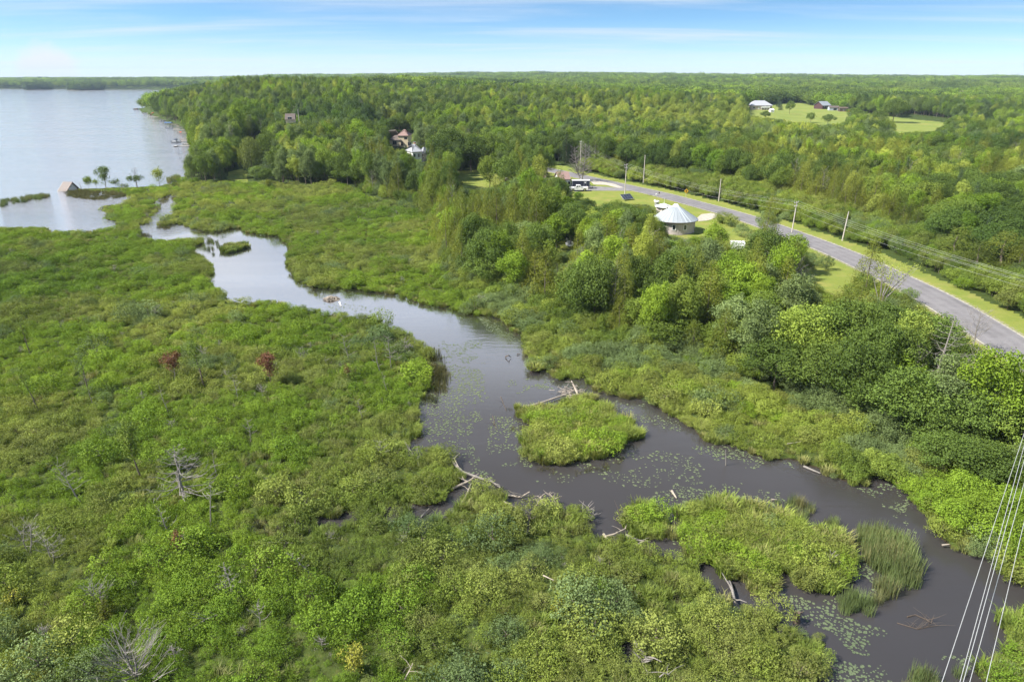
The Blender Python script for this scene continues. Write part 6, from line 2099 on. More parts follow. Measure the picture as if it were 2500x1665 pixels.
for side in (-1, 1):
    for k in range(nr):
        x0 = -BW / 2 - .1 + k * pw
        lift = .05 * (k % 2)
        v = [(x0, side * (D / 2 + 1.0), H1 - .95 + lift), (x0 + pw * .97, side * (D / 2 + 1.0), H1 - .95 + lift), (x0 + pw * .97, 0, H1 + HRo + lift), (x0, 0, H1 + HRo + lift)]
        v += [(a, b, c + .05) for a, b, c in v]
        MB().add(v, [(0, 1, 2, 3), (7, 6, 5, 4), (0, 4, 5, 1), (1, 5, 6, 2), (2, 6, 7, 3), (3, 7, 4, 0)]).build('roof_sheet', 'rust_metal' if k % 2 else 'trim_roof', t) if False else \
            MB().add(v, [(0, 1, 2, 3), (7, 6, 5, 4), (0, 4, 5, 1), (1, 5, 6, 2), (2, 6, 7, 3), (3, 7, 4, 0)]).build('roof_sheet', 'rust_metal' if k % 2 else 'dull_sheet', t)
for k in range(5):
    MB().tube([(-BW / 2 + .6 + k * (BW - 1.2) / 4, -D / 2 - .7, -1), (-BW / 2 + .6 + k * (BW - 1.2) / 4, -D / 2 - .7, .5)], .1, 6).build('post', 'dark_wood', t)
q = at(201, 466, 0.2)
tag(MB().tube([(0, 0, -.4), (-.5, 0, 3.0)], [.1, .05], 6).build('leaning_post', 'dark_wood', loc=q), 'thin dark leaning post beside the sunken boathouse', 'post')

# ---- docks and boats along the shore
DOCKS = [(435.5, 326.5, 456, 325.4, 'tan dock with an orange seat at its outer end'), (448, 337, 458, 336.6, 'short grey dock above the covered motorboat'), (440, 341, 458, 341, 'grey dock just behind the covered motorboat'),
         (440, 345.5, 460, 345, 'grey dock beside the covered motorboat'), (436, 357.5, 461, 356.5, 'nearest grey dock ending in a square raft'), (447, 352.5, 461, 352, 'thin dock between the motorboat and the nearest dock'),
         (417, 308.5, 435, 309, 'pale dock beside the blue canopy'), (423, 314.5, 438, 314.5, 'pale dock with several dark posts'), (421, 318.5, 451, 317.5, 'long low dock with clutter'), (432, 322, 455, 321.5, 'low grey dock behind the tan dock'),
         (363.5, 286, 386, 286, 'long pale dock near the red boat'), (418.6, 305, 431, 304.5, 'thin dock behind the blue canopy'), (360, 277.5, 372, 278, 'small dock between white and red boats')]
for x0, y0, x1, y1, lab in DOCKS:
    a = np.array(at(x0, y0, .35)); b = np.array(at(x1 + 3, y1, .35))
    L = float(np.hypot(*(b - a)[:2])); rz = math.atan2(b[1] - a[1], b[0] - a[0])
    t = thing('dock', lab, 'dock', (float(a[0]), float(a[1]), .0), rz, 'docks along the wooded lake shore')
    MB().box((L / 2, 0, .42), (L, 1.7, .14)).build('deck', 'dock_wood', t)
    n = max(2, int(L / 4))
    for k in range(n):
        for sy in (-.75, .75):
            MB().tube([(.3 + k * (L - .6) / max(1, n - 1), sy, -1), (.3 + k * (L - .6) / max(1, n - 1), sy, .8)], .07, 5).build('post', 'dark_wood', t)
q = at(439, 327.5, 0)
t = thing('bench', 'orange bench standing on the tan dock', 'bench', (q[0] + .5, q[1] + .3, .5))
MB().box((0, 0, .45), (1.4, .5, .1)).build('seat', 'orange_paint', t)
MB().box((0, .25, .8), (1.4, .08, .6)).build('backrest', 'orange_paint', t)
for sx in (-.6, .6):
    MB().box((sx, 0, .2), (.1, .4, .4)).build('leg', 'dark_wood', t)


def boat(px_, py_, wpx, label, hullm='white_paint', canopy=None, rz=0.0, lift=0.0, mast=False):
    q = at(px_, py_, 0.0); L = px_w(q, wpx)
    t = thing('motorboat', label, 'boat', (q[0], q[1], lift), rz, 'boats along the wooded lake shore')
    hw = L * .17
    st = [(-.5, .85, .12), (-.3, 1, .1), (0, 1, .1), (.25, .8, .16), (.42, .35, .3), (.5, .03, .42)]
    v = []
    for u, w_, sh in st:
        x = u * L
        v += [(x, -hw * w_, .75 + sh), (x, -hw * w_ * .7, .1 + sh * .3), (x, 0, -.15 + sh * .4), (x, hw * w_ * .7, .1 + sh * .3), (x, hw * w_, .75 + sh)]
    f = []
    for i in range(len(st) - 1):
        for k in range(4):
            f.append((i * 5 + k, i * 5 + k + 1, (i + 1) * 5 + k + 1, (i + 1) * 5 + k))
    f.append((0, 4, 3, 2, 1))
    MB().add(v, f).build('hull', hullm, t)
    dk = []
    for i in range(len(st)):
        dk += [(st[i][0] * L, -hw * st[i][1] * .96, .7 + st[i][2]), (st[i][0] * L, hw * st[i][1] * .96, .7 + st[i][2])]
    MB().add(dk, [(2 * i, 2 * i + 2, 2 * i + 3, 2 * i + 1) for i in range(len(st) - 1)]).build('deck', hullm, t)
    MB().tube([(-.5 * L, -hw * .9, .55), (0, -hw * 1.02, .6), (.3 * L, -hw * .75, .68)], .08, 4).build('rub_rail', 'canvas_navy', t)
    MB().add([(.08 * L, -hw * .8, .85), (.08 * L, hw * .8, .85), (0, hw * .65, 1.45), (0, -hw * .65, 1.45)], [(0, 1, 2, 3)]).build('windscreen', 'glass_dark', t)
    MB().box((-.5 * L - .2, 0, .7), (.4, .45, 1.0)).build('outboard', 'black_rubber', t)
    if canopy:
        z = 2.1
        MB().lathe([(L * .22, z - .35), (L * .2, z), (L * .1, z + .22), (.02, z + .28)], 10).build('canopy', canopy, t)
        for sx in (-1, 1):
            for sy in (-1, 1):
                MB().tube([(sx * L * .14, sy * hw * .8, .8), (sx * L * .14, sy * hw * .8, z)], .05, 4).build('canopy_post', 'trim_grey', t)
    if mast:
        MB().tube([(0, 0, .8), (0, 0, 3.6)], .06, 5).build('mast', 'trim_grey', t)
    return t


boat(430.5, 349, 22, 'white motorboat with a navy top moored at the near docks', canopy='canvas_navy', rz=.06)
boat(414, 314, 16, 'low white boat tied up below the blue canopy', rz=.1)
boat(394, 298, 10, 'white boat with a thin mast left of the blue canopy', mast=True)
boat(401, 296.5, 10, 'white boat tucked against the shore left of the blue canopy', rz=.4)
boat(374, 281, 14, 'red boat with a red cover by the shore trees', 'boat_red', 'boat_red')
boat(354.5, 278, 11, 'white boat farthest up the wooded shore')
q = at(413, 310, 0); L = px_w(q, 17)
t = thing('boat_lift', 'boat lift with a long bright blue canopy by the docks', 'boat lift', (q[0], q[1], 0))
MB().prism([(-1.4, 2.9), (1.4, 2.9), (1.0, 3.7), (-1.0, 3.7)], -L / 2, L / 2, axis='x').build('canopy', 'canvas_blue', t)
for sx in (-1, 0, 1):
    for sy in (-1, 1):
        MB().tube([(sx * L * .45, sy * 1.2, -.8), (sx * L * .45, sy * 1.2, 3.0)], .09, 5).build('post', 'trim_grey', t)
MB().box((0, 0, .5), (L, 2.6, .2)).build('cradle', 'trim_grey', t)
q = at(430, 359, 0); L = px_w(q, 8)
t = thing('swim_raft', 'small square swim raft at the end of the nearest dock', 'raft', (q[0], q[1], 0))
MB().box((0, 0, .35), (L, 1.8, .5)).build('float', 'dark_wood', t)
MB().box((0, 0, .68), (L + .1, 1.9, .14)).build('deck', 'white_paint', t)
q = at(332, 268, 0); L = px_w(q, 11)
t = thing('moored_barge', 'dark low barge off the wooded point', 'barge', (q[0], q[1], 0))
MB().box((0, 0, .5), (L, 2.6, 1.0), taper=1.04).build('hull', 'dark_wood', t)
MB().box((L * .2, 0, 1.3), (L * .3, 2, .7)).build('cabin', 'dock_wood', t)


# ---- bare trees, snags and driftwood
def bare(name, label, px_, py_, top, spread, r0, nl, mat='dead_wood', seed=1, twig=3, rise=.6, start=.3, lean=(0, 0), cat='dead tree', droop=0.0, shape=None, stems=1, group='bare grey dead trees'):
    q = at(px_, py_); h = hgt(q, top)
    t = thing(name, label, cat, q, 0, group)
    rng = random.Random(seed)
    for k in range(stems):
        ln = (lean[0] + (rng.uniform(-.22, .22) * h if stems > 1 else 0), lean[1] + (rng.uniform(-.15, .15) * h if stems > 1 else 0))
        mb = branch_tubes(rng, h * (1 if k == 0 else rng.uniform(.7, .95)), r0, nl, spread, ln, start, twig, rise, droop=droop, shape=shape)
        mb.build('trunk' if k == 0 else 'stem', mat, t)
    return t


cone = lambda u: (1.15 - u)
bare('snag', 'tall bleached snag with fishbone branches on the marsh point', 956, 901, 812, 1.7, .09, 16, seed=3, rise=.35, start=.25)
bare('snag', 'slim curved snag left of the fishbone snag', 931, 912, 815, .9, .075, 12, seed=4, lean=(-.6, 0), start=.2)
bare('snag', 'grey snag with fine side twigs left of the curved snag', 855, 887, 812, 1.5, .07, 16, seed=5, lean=(-1.0, 0), start=.25)
bare('snag', 'thin crooked snag below the curved snag', 946, 958, 905, .5, .06, 8, seed=6, lean=(-.5, 0))
bare('snag', 'forked pale snag in the marsh left of centre', 740, 885, 845, 1.3, .06, 10, seed=7, stems=2)
bare('snag', 'small snag with bent limbs above the marsh middle', 807, 898, 872, 1.0, .05, 8, seed=8, lean=(-.8, 0))
bare('snag', 'leaning grey snag beside the reedy bank pocket', 888, 1023, 975, .8, .06, 9, seed=9, lean=(-.5, 0))
bare('snag', 'short twiggy snag above the log jam', 930, 1125, 1070, 1.2, .06, 11, seed=10)
bare('snag', 'slim dead spruce left of the maroon bush', 582, 975, 910, 1.2, .06, 14, seed=11, lean=(-.3, 0), start=.15, rise=.1)
bare('snag', 'paired dead stems right of the maroon bush', 412, 1008, 930, .7, .06, 8, seed=12, lean=(-.5, 0), stems=1)
bare('snag', 'pale slender snag under the thin sapling', 225, 985, 950, .4, .06, 4, seed=13)
bare('dead_spruce', 'broad dead spruce with drooping bleached boughs in the marsh', 450, 1222, 1084, 4.2, .16, 42, seed=14, twig=5, rise=.12, start=.18, shape=lambda u: 1.15 - 1.0 * u, droop=-.02)
bare('snag', 'straight bare pole trunk right of the broad dead spruce', 513, 1285, 1168, .9, .08, 6, seed=15, lean=(.4, 0), start=.4)
bare('snag', 'spreading grey dead shrub left of the broad dead spruce', 205, 1230, 1120, 1.9, .08, 16, seed=16, lean=(-1.5, 0))
bare('snag', 'dead spruce skeleton at the lower middle of the marsh', 570, 1455, 1370, 1.0, .09, 20, seed=17, lean=(-.4, 0), start=.15, rise=.2)
bare('snag', 'bushy bare tree at the bottom edge of the marsh', 340, 1668, 1575, 3.0, .1, 22, seed=18, twig=5, rise=1.0, start=.1, stems=2)
bare('snag', 'leaning dead pole pointing up left in the lower marsh', 778, 1410, 1345, .8, .07, 10, seed=19, lean=(-2.2, 0), start=.4)
bare('snag', 'grey broken stems at the left edge of the marsh', 72, 1350, 1275, 1.8, .07, 12, seed=20, twig=4, stems=2)
bare('snag', 'dead stems in the blue willow left of the lower middle', 130, 1375, 1300, 1.5, .06, 12, seed=21, stems=2)
bare('snag', 'thin dead trunk below the broad dead spruce', 415, 1305, 1230, 1.0, .07, 12, seed=22, lean=(-.5, 0), start=.2)
bare('snag', 'twiggy dead bush right of the lower middle snag', 635, 1530, 1470, 1.0, .05, 12, seed=23, rise=.9)
bare('snag', 'dead upright twigs near the bottom left', 118, 1585, 1530, .8, .05, 10, seed=24)
bare('snag', 'bleached dead shrub in the marsh above the narrow ditch', 612, 1075, 1022, .9, .05, 10, seed=25)
bare('snag', 'short dead stick by the ditch', 530, 1165, 1090, .5, .05, 6, seed=26)
bare('snag', 'twisted grey snag low in the marsh left of the ditch', 250, 1480, 1420, 1.5, .07, 14, seed=31, rise=.8, stems=2)
bare('snag', 'bare grey branches at the far left bottom edge', 8, 1520, 1455, 1.3, .07, 10, seed=32, lean=(-1, 0))
bare('bare_tree', 'big bare fan shaped tree with fine grey branches above the grove', 1905, 745, 635, 4.6, .2, 40, seed=40, twig=7, rise=1.0, start=.12, stems=2)
bare('bare_tree', 'tall bare pine trunk with long side branches right of the grove', 2268, 1005, 762, 3.6, .22, 34, seed=41, twig=5, rise=.25, start=.22, lean=(.4, 0), droop=.02)
bare('bare_tree', 'grey leafless tree at the roadside behind the trailer', 1420, 443, 345, 4.2, .3, 60, seed=42, twig=8, rise=.5, start=.15, stems=2)
bare('bare_tree', 'twiggy bare tree left of the round house among cedars', 1580, 640, 560, 2.6, .12, 26, seed=43, twig=6, rise=.9)
bare('bare_tree', 'bare whitish tree below the round house windows', 1665, 640, 575, 1.5, .09, 18, seed=44, twig=5, rise=1.0)
bare('bare_tree', 'bare grey tree between the round house and the right shelter', 1735, 650, 585, 1.6, .1, 20, seed=45, twig=5, rise=1.0)
bare('bare_tree', 'fine branched bare tree by the lawn left of the brown roofs', 1245, 520, 455, 2.2, .1, 22, seed=46, twig=5, rise=.9)
bare('bare_tree', 'rounded leafless crown left of the lawn maple', 1105, 440, 375, 5.0, .2, 50, seed=47, twig=7, rise=.6, start=.2, stems=2)
bare('bare_tree', 'bare twigs in front of the blue grey roof', 1035, 405, 362, 3.0, .12, 26, seed=48, twig=5, rise=.9)
bare('bare_tree', 'grey bare branches above the overhead wires', 2385, 1000, 925, 2.2, .12, 22, seed=49, twig=5, rise=.8)
bare('bare_tree', 'leafless tree crown over the road at its right end', 2370, 860, 755, 2.8, .12, 26, seed=50, twig=6, rise=1.0)
bare('bare_tree', 'dead tree standing in the right hand woods', 2110, 372, 335, 2.6, .16, 16, seed=51, twig=4, rise=.6)
bare('bare_tree', 'pale dead tree in the woods near the right edge', 2440, 420, 380, 3.0, .16, 18, seed=52, twig=5, rise=.8)
bare('bare_tree', 'dead grey tree beyond the road above the sumac', 1625, 410, 372, 1.6, .12, 18, seed=53, twig=4, rise=.5)
bare('bare_tree', 'bare grey twigs in the wood beyond the near roadside', 2480, 590, 545, 3.0, .14, 20, seed=54, twig=5, rise=.9)

# thin sparse leafy tree leaning over the road
q = at(2140, 778); h = hgt(q, 640)
t = thing('sparse_tree', 'thin sparse tree with few leaves standing before the road', 'tree', q)
rng_ = random.Random(77); mb = MB(); tips = []
for k in range(7):
    a = k * 2.4 / 1.0; e = np.array([math.cos(a) * rng_.uniform(1.5, 3.8) + .9, math.sin(a) * rng_.uniform(1, 2.5), h * rng_.uniform(.75, 1.0)])
    m1 = e * np.array([.25, .25, .5])
    mb.tube([(0, 0, -.3), tuple(m1), tuple(e)], [.13, .08, .02], 5)
    for j in range(9):
        u = rng_.uniform(.3, 1); b0 = m1 * (1 - u) + e * u
        e2 = b0 + np.array([rng_.uniform(-1.4, 1.4), rng_.uniform(-1.2, 1.2), rng_.uniform(.2, 1.3)])
        mb.tube([b0, e2], [.03, .008], 3, cap=False); tips.append(e2)
mb.build('trunk', 'dead_wood', t)
T = np.array(tips); rr = np.random.default_rng(5)
P_ = np.repeat(T, 12, 0) + rr.normal(size=(len(T) * 12, 3)) * .32
V, F = leaf_quads(P_, unit(rr.normal(size=P_.shape) + np.array([0, 0, .6])), .09 + .06 * rr.random(len(P_)), .6, rr)
o = bpy.data.objects.new('crown', fast_mesh('sparse_crown', V, F, ['leaf_gale'], None, rr.random(len(F)))); COL.objects.link(o); o.parent = t

# saplings and coloured bushes that stand out of the marsh
def tuft_tree(name, label, px_, py_, top, wpx, leafm, nleaf, size, seed, cat='tree', kind='round', lean=0.0, z0f=.25, group=None):
    q = at(px_, py_); h = hgt(q, top); w = px_w(q, wpx)
    t = thing(name, label, cat, q, 0, group)
    rr = np.random.default_rng(seed); r_ = random.Random(seed)
    lob = lobes_round(r_, w, h * (1 - z0f), h * z0f, 14, .36) if kind == 'round' else lobes_cone(r_, w, h * (1 - z0f), h * z0f, 20)
    V, F, rnd = lobes_to_leaves(lob, nleaf, size, rr, shell=.8, rough=.8, cull=.4)
    V[:, 0] += lean * V[:, 2]
    o = bpy.data.objects.new('crown', fast_mesh(name + '_crown', V, F, [leafm], None, rnd)); COL.objects.link(o); o.parent = t
    branch_tubes(r_, h * .85, max(.03, h * .014), 12, w * .38, (lean * h * .85, 0), .25, 2, .9).build('trunk', 'bark' if 'maroon' in label or leafm != 'leaf_red' else 'dead_wood', t)
    return t


tuft_tree('maroon_shrub', 'maroon leaved bush with pale forked stem in the marsh', 663, 942, 860, 56, 'leaf_red', 2000, .085, 1, 'shrub', group='red leaved bushes in the marsh')
tuft_tree('rust_shrub', 'rust red bush left of the tall thin sapling', 428, 932, 856, 60, 'leaf_red', 1700, .085, 2, 'shrub', group='red leaved bushes in the marsh')
tuft_tree('rust_shrub', 'tiny dark red bush among the snags', 851, 930, 890, 16, 'leaf_red', 220, .07, 3, 'shrub', group='red leaved bushes in the marsh')
tuft_tree('rust_shrub', 'small orange brown dead bush below the broad dead spruce', 441, 1360, 1298, 30, 'leaf_red', 420, .06, 4, 'shrub', group='red leaved bushes in the marsh')
tuft_tree('sapling', 'tall thin green sapling right of the rust red bush', 500, 945, 815, 46, 'leaf_mid', 900, .085, 5, lean=-.12, group='thin saplings rising from the marsh')
tuft_tree('sapling', 'bright green tree beside the broad dead spruce', 345, 1165, 1020, 60, 'leaf_mid', 2200, .085, 6, lean=-.08, z0f=.1, group='thin saplings rising from the marsh')
tuft_tree('sapling', 'faint thin sapling left of the marsh middle', 218, 958, 850, 44, 'leaf_blue', 520, .075, 7, lean=-.05, group='thin saplings rising from the marsh')
tuft_tree('sapling', 'slender leaning sapling at the left of the marsh', 98, 1005, 890, 36, 'leaf_mid', 460, .08, 8, lean=-.18, group='thin saplings rising from the marsh')
tuft_tree('sapling', 'sparse sapling nearest the left edge above the marsh', 74, 862, 772, 44, 'leaf_mid', 480, .085, 9, lean=-.05, group='thin saplings rising from the marsh')
tuft_tree('cedar_shrub', 'small olive cedar in the lower middle marsh', 632, 1432, 1370, 40, 'leaf_olive', 900, .06, 10, 'shrub', 'cone', z0f=.05)
tuft_tree('cedar_shrub', 'small yellowish cedar in the lower left marsh', 262, 1508, 1450, 50, 'leaf_olive', 1000, .06, 11, 'shrub', 'cone', z0f=.05)
tuft_tree('lime_shrub', 'golden yellow bush at the bottom of the marsh', 865, 1640, 1580, 70, 'leaf_gold', 900, .07, 12, 'shrub', z0f=.0)
tuft_tree('lime_shrub', 'pale yellow leaved twigs at the lower middle', 1362, 1500, 1468, 24, 'leaf_gold', 160, .07, 13, 'shrub', z0f=.1)
tuft_tree('lime_shrub', 'cream yellow bush at the left bottom', 35, 1475, 1440, 60, 'leaf_gold', 260, .06, 14, 'shrub', z0f=.0)

# shore trees on the spit
tuft_tree('shore_tree', 'small round tree nearest the sunken boathouse', 217, 460, 432, 24, 'leaf_mid', 1100, .16, 21, z0f=.2)
tuft_tree('shore_tree', 'thin sapling right of the small round tree', 236, 461, 437, 18, 'leaf_mid', 330, .15, 22, z0f=.3)
tuft_tree('shore_tree', 'tall feathery green tree on the spit', 258, 456, 403, 38, 'leaf_mid', 1900, .17, 23, z0f=.06)
tuft_tree('shore_tree', 'low ragged tree right of the tall feathery tree', 284, 458, 437, 24, 'leaf_dark', 500, .15, 24, z0f=.1)
tuft_tree('shore_tree', 'dark tree with a leafless top on the spit', 334, 456, 427, 40, 'leaf_dark', 1300, .15, 25, z0f=.35)
bare('bare_tree', 'bare crown top of the dark spit tree', 335, 455, 411, 1.9, .14, 22, seed=60, twig=5, rise=1.2, start=.5)
tuft_tree('shore_tree', 'yellow green loose tree on the spit', 390, 457, 408, 38, 'leaf_yellow', 1300, .17, 26, z0f=.15)
tuft_tree('shore_bush', 'low dark bush between the spit trees', 300, 459, 449, 26, 'leaf_mid', 500, .12, 27, 'shrub', z0f=.0)
tuft_tree('round_bush', 'clipped looking round bush at the wood edge', 657, 465, 437, 26, 'leaf_olive', 1200, .12, 28, 'shrub', z0f=.0)

# weeping willow
q = at(618, 420)
t = thing('weeping_willow', 'pale weeping willow with hanging curtains of leaves near the shore', 'willow', q)
h = hgt(q, 333)
wm_ = willow_mesh()
k_ = h / 10.8
o = bpy.data.objects.new('crown', wm_); COL.objects.link(o); o.parent = t; o.scale = (k_ * .95, k_ * .95, k_)
branch_tubes(random.Random(9), h * .8, .35, 9, 3.5 * k_, (0, 0), .35, 3, .9).build('trunk', 'bark', t)


# ---- logs, beaver sticks and driftwood
def log(name, label, pts, r, mat='drift_wood', z=.12, group='weathered driftwood logs in the creek', forks=0, seed=0, cat='log', fs=1.0):
    W_ = []
    for i, pp in enumerate(pts):
        zz = pp[2] if len(pp) > 2 else z
        W_.append(at(pp[0], pp[1], zz))
    c = np.array(W_[0])
    P_ = [np.array(w) - c for w in W_]
    n = len(P_)
    mb = MB().tube(P_, [r * (1 - .55 * i / max(1, n - 1)) for i in range(n)], 7)
    o = mb.build(name, mat, loc=tuple(c))
    tag(o, label, cat, group)
    rg = random.Random(seed)
    for k in range(forks):
        u = rg.uniform(.3, .98) * (n - 1); i = int(u); i = min(i, n - 2)
        b0 = P_[i] + (P_[i + 1] - P_[i]) * (u - i)
        a = rg.uniform(0, 6.28); l = rg.uniform(.5, 1.4) * fs
        e = b0 + np.array([math.cos(a) * l, math.sin(a) * l * .8, rg.uniform(.2, .9) * l])
        md = (b0 + e) / 2 + np.array([rg.uniform(-.1, .1), rg.uniform(-.1, .1), .05])
        MB().tube([b0, md, e], [r * .45, r * .3, r * .12], 5, cap=True).build('branch', mat, o)
    return o


log('driftwood_log', 'long pale log reaching from the small tussock to the driftwood tangle', [(1272, 997), (1320, 984), (1375, 965), (1400, 955)], .17, z=.25)
log('driftwood_log', 'thick bleached log lying up the driftwood tangle', [(1415, 972, .2), (1405, 950, .5), (1395, 930, .9)], .16, forks=1, seed=1)
log('driftwood_log', 'broken pale stump piece at the tussock end of the long log', [(1258, 990), (1285, 997)], .24, z=.15)
log('driftwood_log', 'second broken piece lying under the long log end', [(1266, 1001), (1296, 994)], .16, z=.1)
log('driftwood_log', 'flat slab at the foot of the driftwood tangle', [(1388, 968, .15), (1412, 985, .2)], .2, forks=0, seed=2)
log('driftwood_log', 'upright forked branch on the driftwood tangle', [(1410, 955, .3), (1398, 935, 1.2), (1380, 932, 1.5)], .1, forks=2, seed=3)
log('driftwood_log', 'thin horizontal pole behind the grassy island', [(1290, 993), (1358, 993)], .07)
log('driftwood_log', 'thin stick crossing the driftwood tangle', [(1385, 965, .4), (1425, 962, .5)], .07, forks=1, seed=5)
q = at(1393, 957, 0)
mb = MB(); rg = random.Random(8)
for k in range(60):
    a = rg.uniform(0, PI); x, y = rg.gauss(0, .9), rg.gauss(0, .7); l = rg.uniform(.15, .6)
    mb.tube([(x - math.cos(a) * l, y - math.sin(a) * l, rg.uniform(.02, .35)), (x + math.cos(a) * l, y + math.sin(a) * l, rg.uniform(.05, .5))], .03, 4)
o = mb.build('stick_litter', 'drift_wood', loc=(q[0], q[1], 0)); tag(o, 'pale sticks and straw matted in the driftwood tangle', kind='stuff')
log('driftwood_log', 'long dark wet log along the left bay bank', [(1097, 1120, .5), (1130, 1152, .25), (1170, 1166), (1205, 1178), (1222, 1190)], .16, 'dead_wood', forks=3, seed=6)
log('driftwood_log', 'pale branch at the upper end of the long bank log', [(1096, 1122, .5), (1108, 1118, .9), (1120, 1140, .5)], .08, forks=2, seed=7)
log('driftwood_log', 'bent silver root log beside the bank ditch', [(1105, 1192, .2), (1135, 1178, .5), (1150, 1173, .7)], .13, forks=4, seed=9)
log('driftwood_log', 'pole leaning over the bank ditch', [(1120, 1240, .3), (1140, 1205, .6), (1150, 1180, .8)], .08, forks=1, seed=10)
log('driftwood_log', 'pale forked log floating off the bush point', [(1241, 1209), (1272, 1213), (1293, 1200, .6)], .11, forks=2, seed=11)
log('driftwood_log', 'long thin stick running down the bush point', [(1222, 1220, .4), (1255, 1236, .3), (1268, 1244, .3)], .07)
log('root_wad', 'bleached root tangle on the bay shore', [(1305, 1240, .3), (1318, 1220, .6), (1322, 1208, .9)], .1, forks=9, seed=12, cat='driftwood', fs=.8)
log('root_wad', 'grey branch fan standing on the bay shore', [(1362, 1235, .2), (1350, 1215, .9), (1340, 1203, 1.2)], .08, forks=7, seed=13, cat='driftwood', fs=.8)
log('root_wad', 'silver root star beside the bay lilies', [(1412, 1262, .1), (1425, 1248, .4), (1440, 1244, .6)], .12, 'dead_wood', forks=12, seed=14, cat='driftwood')
log('root_wad', 'second silver root right of the root star', [(1440, 1268, .1), (1450, 1256, .4)], .1, 'dead_wood', forks=8, seed=15, cat='driftwood', fs=.6)
log('driftwood_log', 'curved branch arching left of the round bush islet', [(1473, 1310, .1), (1500, 1303, .4), (1527, 1290, .5), (1530, 1278, .5)], .08, forks=2, seed=16)
log('driftwood_log', 'white stump left of the curved branch', [(1474, 1304, .1), (1484, 1318, .3)], .13)
log('driftwood_log', 'dark stick poking up beside the round bush islet', [(1503, 1270, .0), (1512, 1258, .7), (1524, 1262, .5)], .06, 'dark_wood', forks=3, seed=17)
log('driftwood_log', 'log below the round bush islet', [(1528, 1305, .1), (1555, 1318, .2), (1580, 1322, .2)], .12, 'dead_wood', forks=3, seed=18)
log('driftwood_log', 'pale log crossing the one below the islet', [(1540, 1336, .1), (1565, 1324, .3), (1578, 1318, .4)], .09, forks=1, seed=19)
log('driftwood_log', 'mossy broken log in the side channel', [(1780, 1420, .3), (1788, 1440, .4), (1795, 1470, .5)], .16, 'dead_wood', forks=3, seed=20)
log('stump', 'dark broken stump standing beside the lower lily pads', [(1944, 1520, -.1), (1946, 1505, .5), (1950, 1494, 1.1)], .3, 'dark_wood', forks=3, seed=21, cat='stump', fs=.4)
log('stump', 'vertical dead stake in the water under the far bank', [(1772, 1140, -.2), (1772, 1098, 1.9)], .07, 'dead_wood', cat='stake')
log('driftwood_log', 'silver pole lying at the far bank', [(1962, 1138), (1990, 1150), (2003, 1155)], .12, 'dead_wood')
log('driftwood_log', 'pale stick low on the far bank bushes', [(1922, 1083, .8), (1955, 1078, .9)], .05)
log('driftwood_log', 'short yellow plank floating above the long island', [(1884, 1219), (1897, 1219.5)], .08, forks=0)
log('driftwood_log', 'sunken speckled log among the bay lilies', [(1640, 1198), (1652, 1216)], .13)
log('driftwood_log', 'tan stick jutting from the right bank', [(2300, 1330, .3), (2318, 1328, .4)], .08)
log('driftwood_log', 'forked drowned branch in the open dark water', [(2215, 1505), (2235, 1500), (2262, 1512), (2275, 1520)], .045, 'dark_wood', forks=4, seed=22, z=.05)
log('driftwood_log', 'dark drowned twigs around the forked branch', [(2190, 1520), (2240, 1535), (2290, 1525)], .03, 'dark_wood', forks=12, seed=23, z=.03)
log('driftwood_log', 'large silver driftwood by the small pool', [(1550, 1566, .5), (1565, 1590, .8), (1578, 1605, .9), (1560, 1625, .5)], .15, 'dead_wood', forks=8, seed=24)
log('driftwood_log', 'bent silver root running down from the pool', [(1570, 1622, .6), (1582, 1640, .8), (1578, 1650, .7)], .07, 'dead_wood', forks=1, seed=25)
log('driftwood_log', 'curled pale root at the bottom edge', [(1610, 1652, .8), (1622, 1642, 1.1), (1635, 1648, .9)], .05, 'dead_wood', forks=2, seed=26)
log('driftwood_log', 'pale fallen pole in the lower middle bushes', [(1326, 1404, 1.3), (1352, 1416, 1.3)], .06)
log('driftwood_log', 'slim white branch at the lower left middle', [(988, 1658, 1.0), (1003, 1630, 1.3), (1008, 1618, 1.5)], .05, forks=3, seed=27)
log('driftwood_log', 'fallen grey trunk beside the ditch in the marsh', [(640, 1323, .9), (715, 1325, .9)], .05, 'dead_wood')
log('driftwood_log', 'dark sticks lying in the reedy bank pocket', [(960, 1122, .3), (978, 1108, .5)], .09, 'dead_wood', forks=5, seed=28)
log('driftwood_log', 'grey poles crossing in the bank pocket', [(1000, 1135, .3), (1008, 1105, .8), (996, 1095, 1.0)], .07, 'dead_wood', forks=5, seed=29)
log('driftwood_log', 'thin pole leaning out of the bank pocket', [(1022, 1140, .4), (1018, 1090, 1.0)], .06, 'dead_wood', forks=3, seed=30)
log('driftwood_log', 'dark stick across the narrow ditch mouth', [(1028, 1262, .1), (1048, 1240, .3)], .07, 'dead_wood', forks=1, seed=33)
log('driftwood_log', 'grey dead stick poking from the marsh lower left', [(455, 1540, 1.0), (505, 1510, 1.1), (530, 1500, 1.3)], .05, 'dead_wood', forks=4, seed=34)
log('floating_branch', 'dark bent branch floating in the creek bend', [(1234, 871), (1241, 868, .5), (1248, 872)], .1, 'dark_wood', forks=2, seed=35, fs=.4)
log('floating_branch', 'small dark branch right of the bent one', [(1262, 865), (1270, 864)], .08, 'dark_wood')
log('floating_branch', 'white floating log piece near the stick mound', [(829, 738, .2), (833, 747)], .16, 'white_paint')
for i, (a_, b_) in enumerate((((1222, 968), (1236, 1002)), ((1203, 1015), (1212, 1050)), ((1468, 1012), (1500, 1030)))):
    log('sunken_branch', ['thin sunken branch left of the small tussock', 'faint sunken branch in the lily pads', 'thin branch in the shallows behind the grassy island'][i], [a_, b_], .05, 'dark_wood', z=.02, forks=2, seed=60 + i)


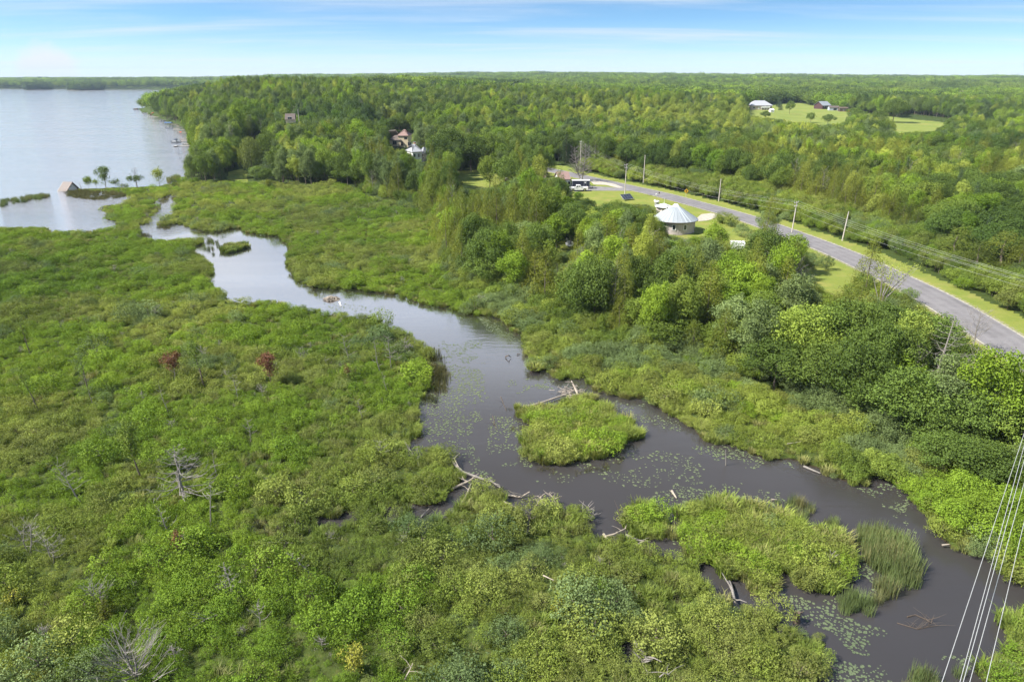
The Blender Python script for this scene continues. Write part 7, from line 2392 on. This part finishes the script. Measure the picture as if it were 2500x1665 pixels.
def stick_mound(label, px_, py_, wpx, n, seed):
    q = at(px_, py_, 0); w = px_w(q, wpx)
    t = thing('stick_mound', label, 'beaver lodge', (q[0], q[1], 0))
    MB().lathe([(w * .5, -.3), (w * .42, .1), (w * .25, .38), (.02, .5)], 18).build('mud_core', 'peat', t)
    rg = random.Random(seed); mb = MB()
    for k in range(n):
        a = rg.uniform(0, 6.28); r = math.sqrt(rg.random()) * w * .48; l = rg.uniform(.5, 1.2); b = a + rg.uniform(-.9, .9)
        z = .55 * (1 - (r / (w * .5)) ** 2) + .08
        mb.tube([(r * math.cos(a) - l * math.cos(b) * .5, r * math.sin(a) - l * math.sin(b) * .5, z + .05), (r * math.cos(a) + l * math.cos(b) * .5, r * math.sin(a) + l * math.sin(b) * .5, max(.03, z - .2))], rg.uniform(.02, .05), 4)
    o = mb.build('sticks', 'drift_wood', t); o['kind'] = 'stuff'


stick_mound('low mound of brown sticks in the upper creek', 808, 731, 36, 110, 3)
# tussocks
for (a_, b_, w_, lab) in ((1262, 1004, 15, 'small tussock at the end of the long pale log'), (1319, 1002, 13, 'narrow tussock left of the taller one behind the island'), (1336, 1006, 14, 'tall brown footed tussock behind the island'),
                          (1300, 1032, 46, 'wide tussock at the near left of the grassy island'), (1657, 1262, 32, 'round tussock between the bush islet and the long island'), (1305, 905, 36, 'isolated tussock at the creek bend bank'),
                          (1335, 890, 14, 'tiny tussock in the bank inlet'), (1160, 1218, 0, '')):
    if not w_: continue
    q = at(a_, b_, 0); w = px_w(q, w_)
    t = thing('tussock', lab, 'tussock', (q[0], q[1], 0), 0, 'sedge tussocks standing in the creek')
    MB().lathe([(w * .3, -.3), (w * .34, .2), (w * .36, .5), (.02, .6)], 12).build('base', 'peat', t)
    o = bpy.data.objects.new('sedge', GRASS[0]); COL.objects.link(o); o.parent = t; o.location = (0, 0, .45); o.scale = (w, w, 1.0)
    o = bpy.data.objects.new('sedge', GRASS[1]); COL.objects.link(o); o.parent = t; o.location = (.05, 0, .4); o.scale = (w * 1.15, w * 1.15, .8); o.rotation_euler = (0, 0, 2)


# ------------------------------------------------------------------ air
hb = MB().box((0, 3400, 54.0), (15400, 8600, 112.0))
hm, ht_, hout = base_mat('haze')
pv = nd(ht_, 'ShaderNodeVolumePrincipled')
pv.inputs['Color'].default_value = (0.62, 0.8, 1.0, 1)
pv.inputs['Density'].default_value = 0.000065
lk(ht_, pv.outputs[0], hout.inputs['Volume'])
tag(hb.build('haze', [hm]), 'thin summer haze lying over the whole country', kind='stuff')
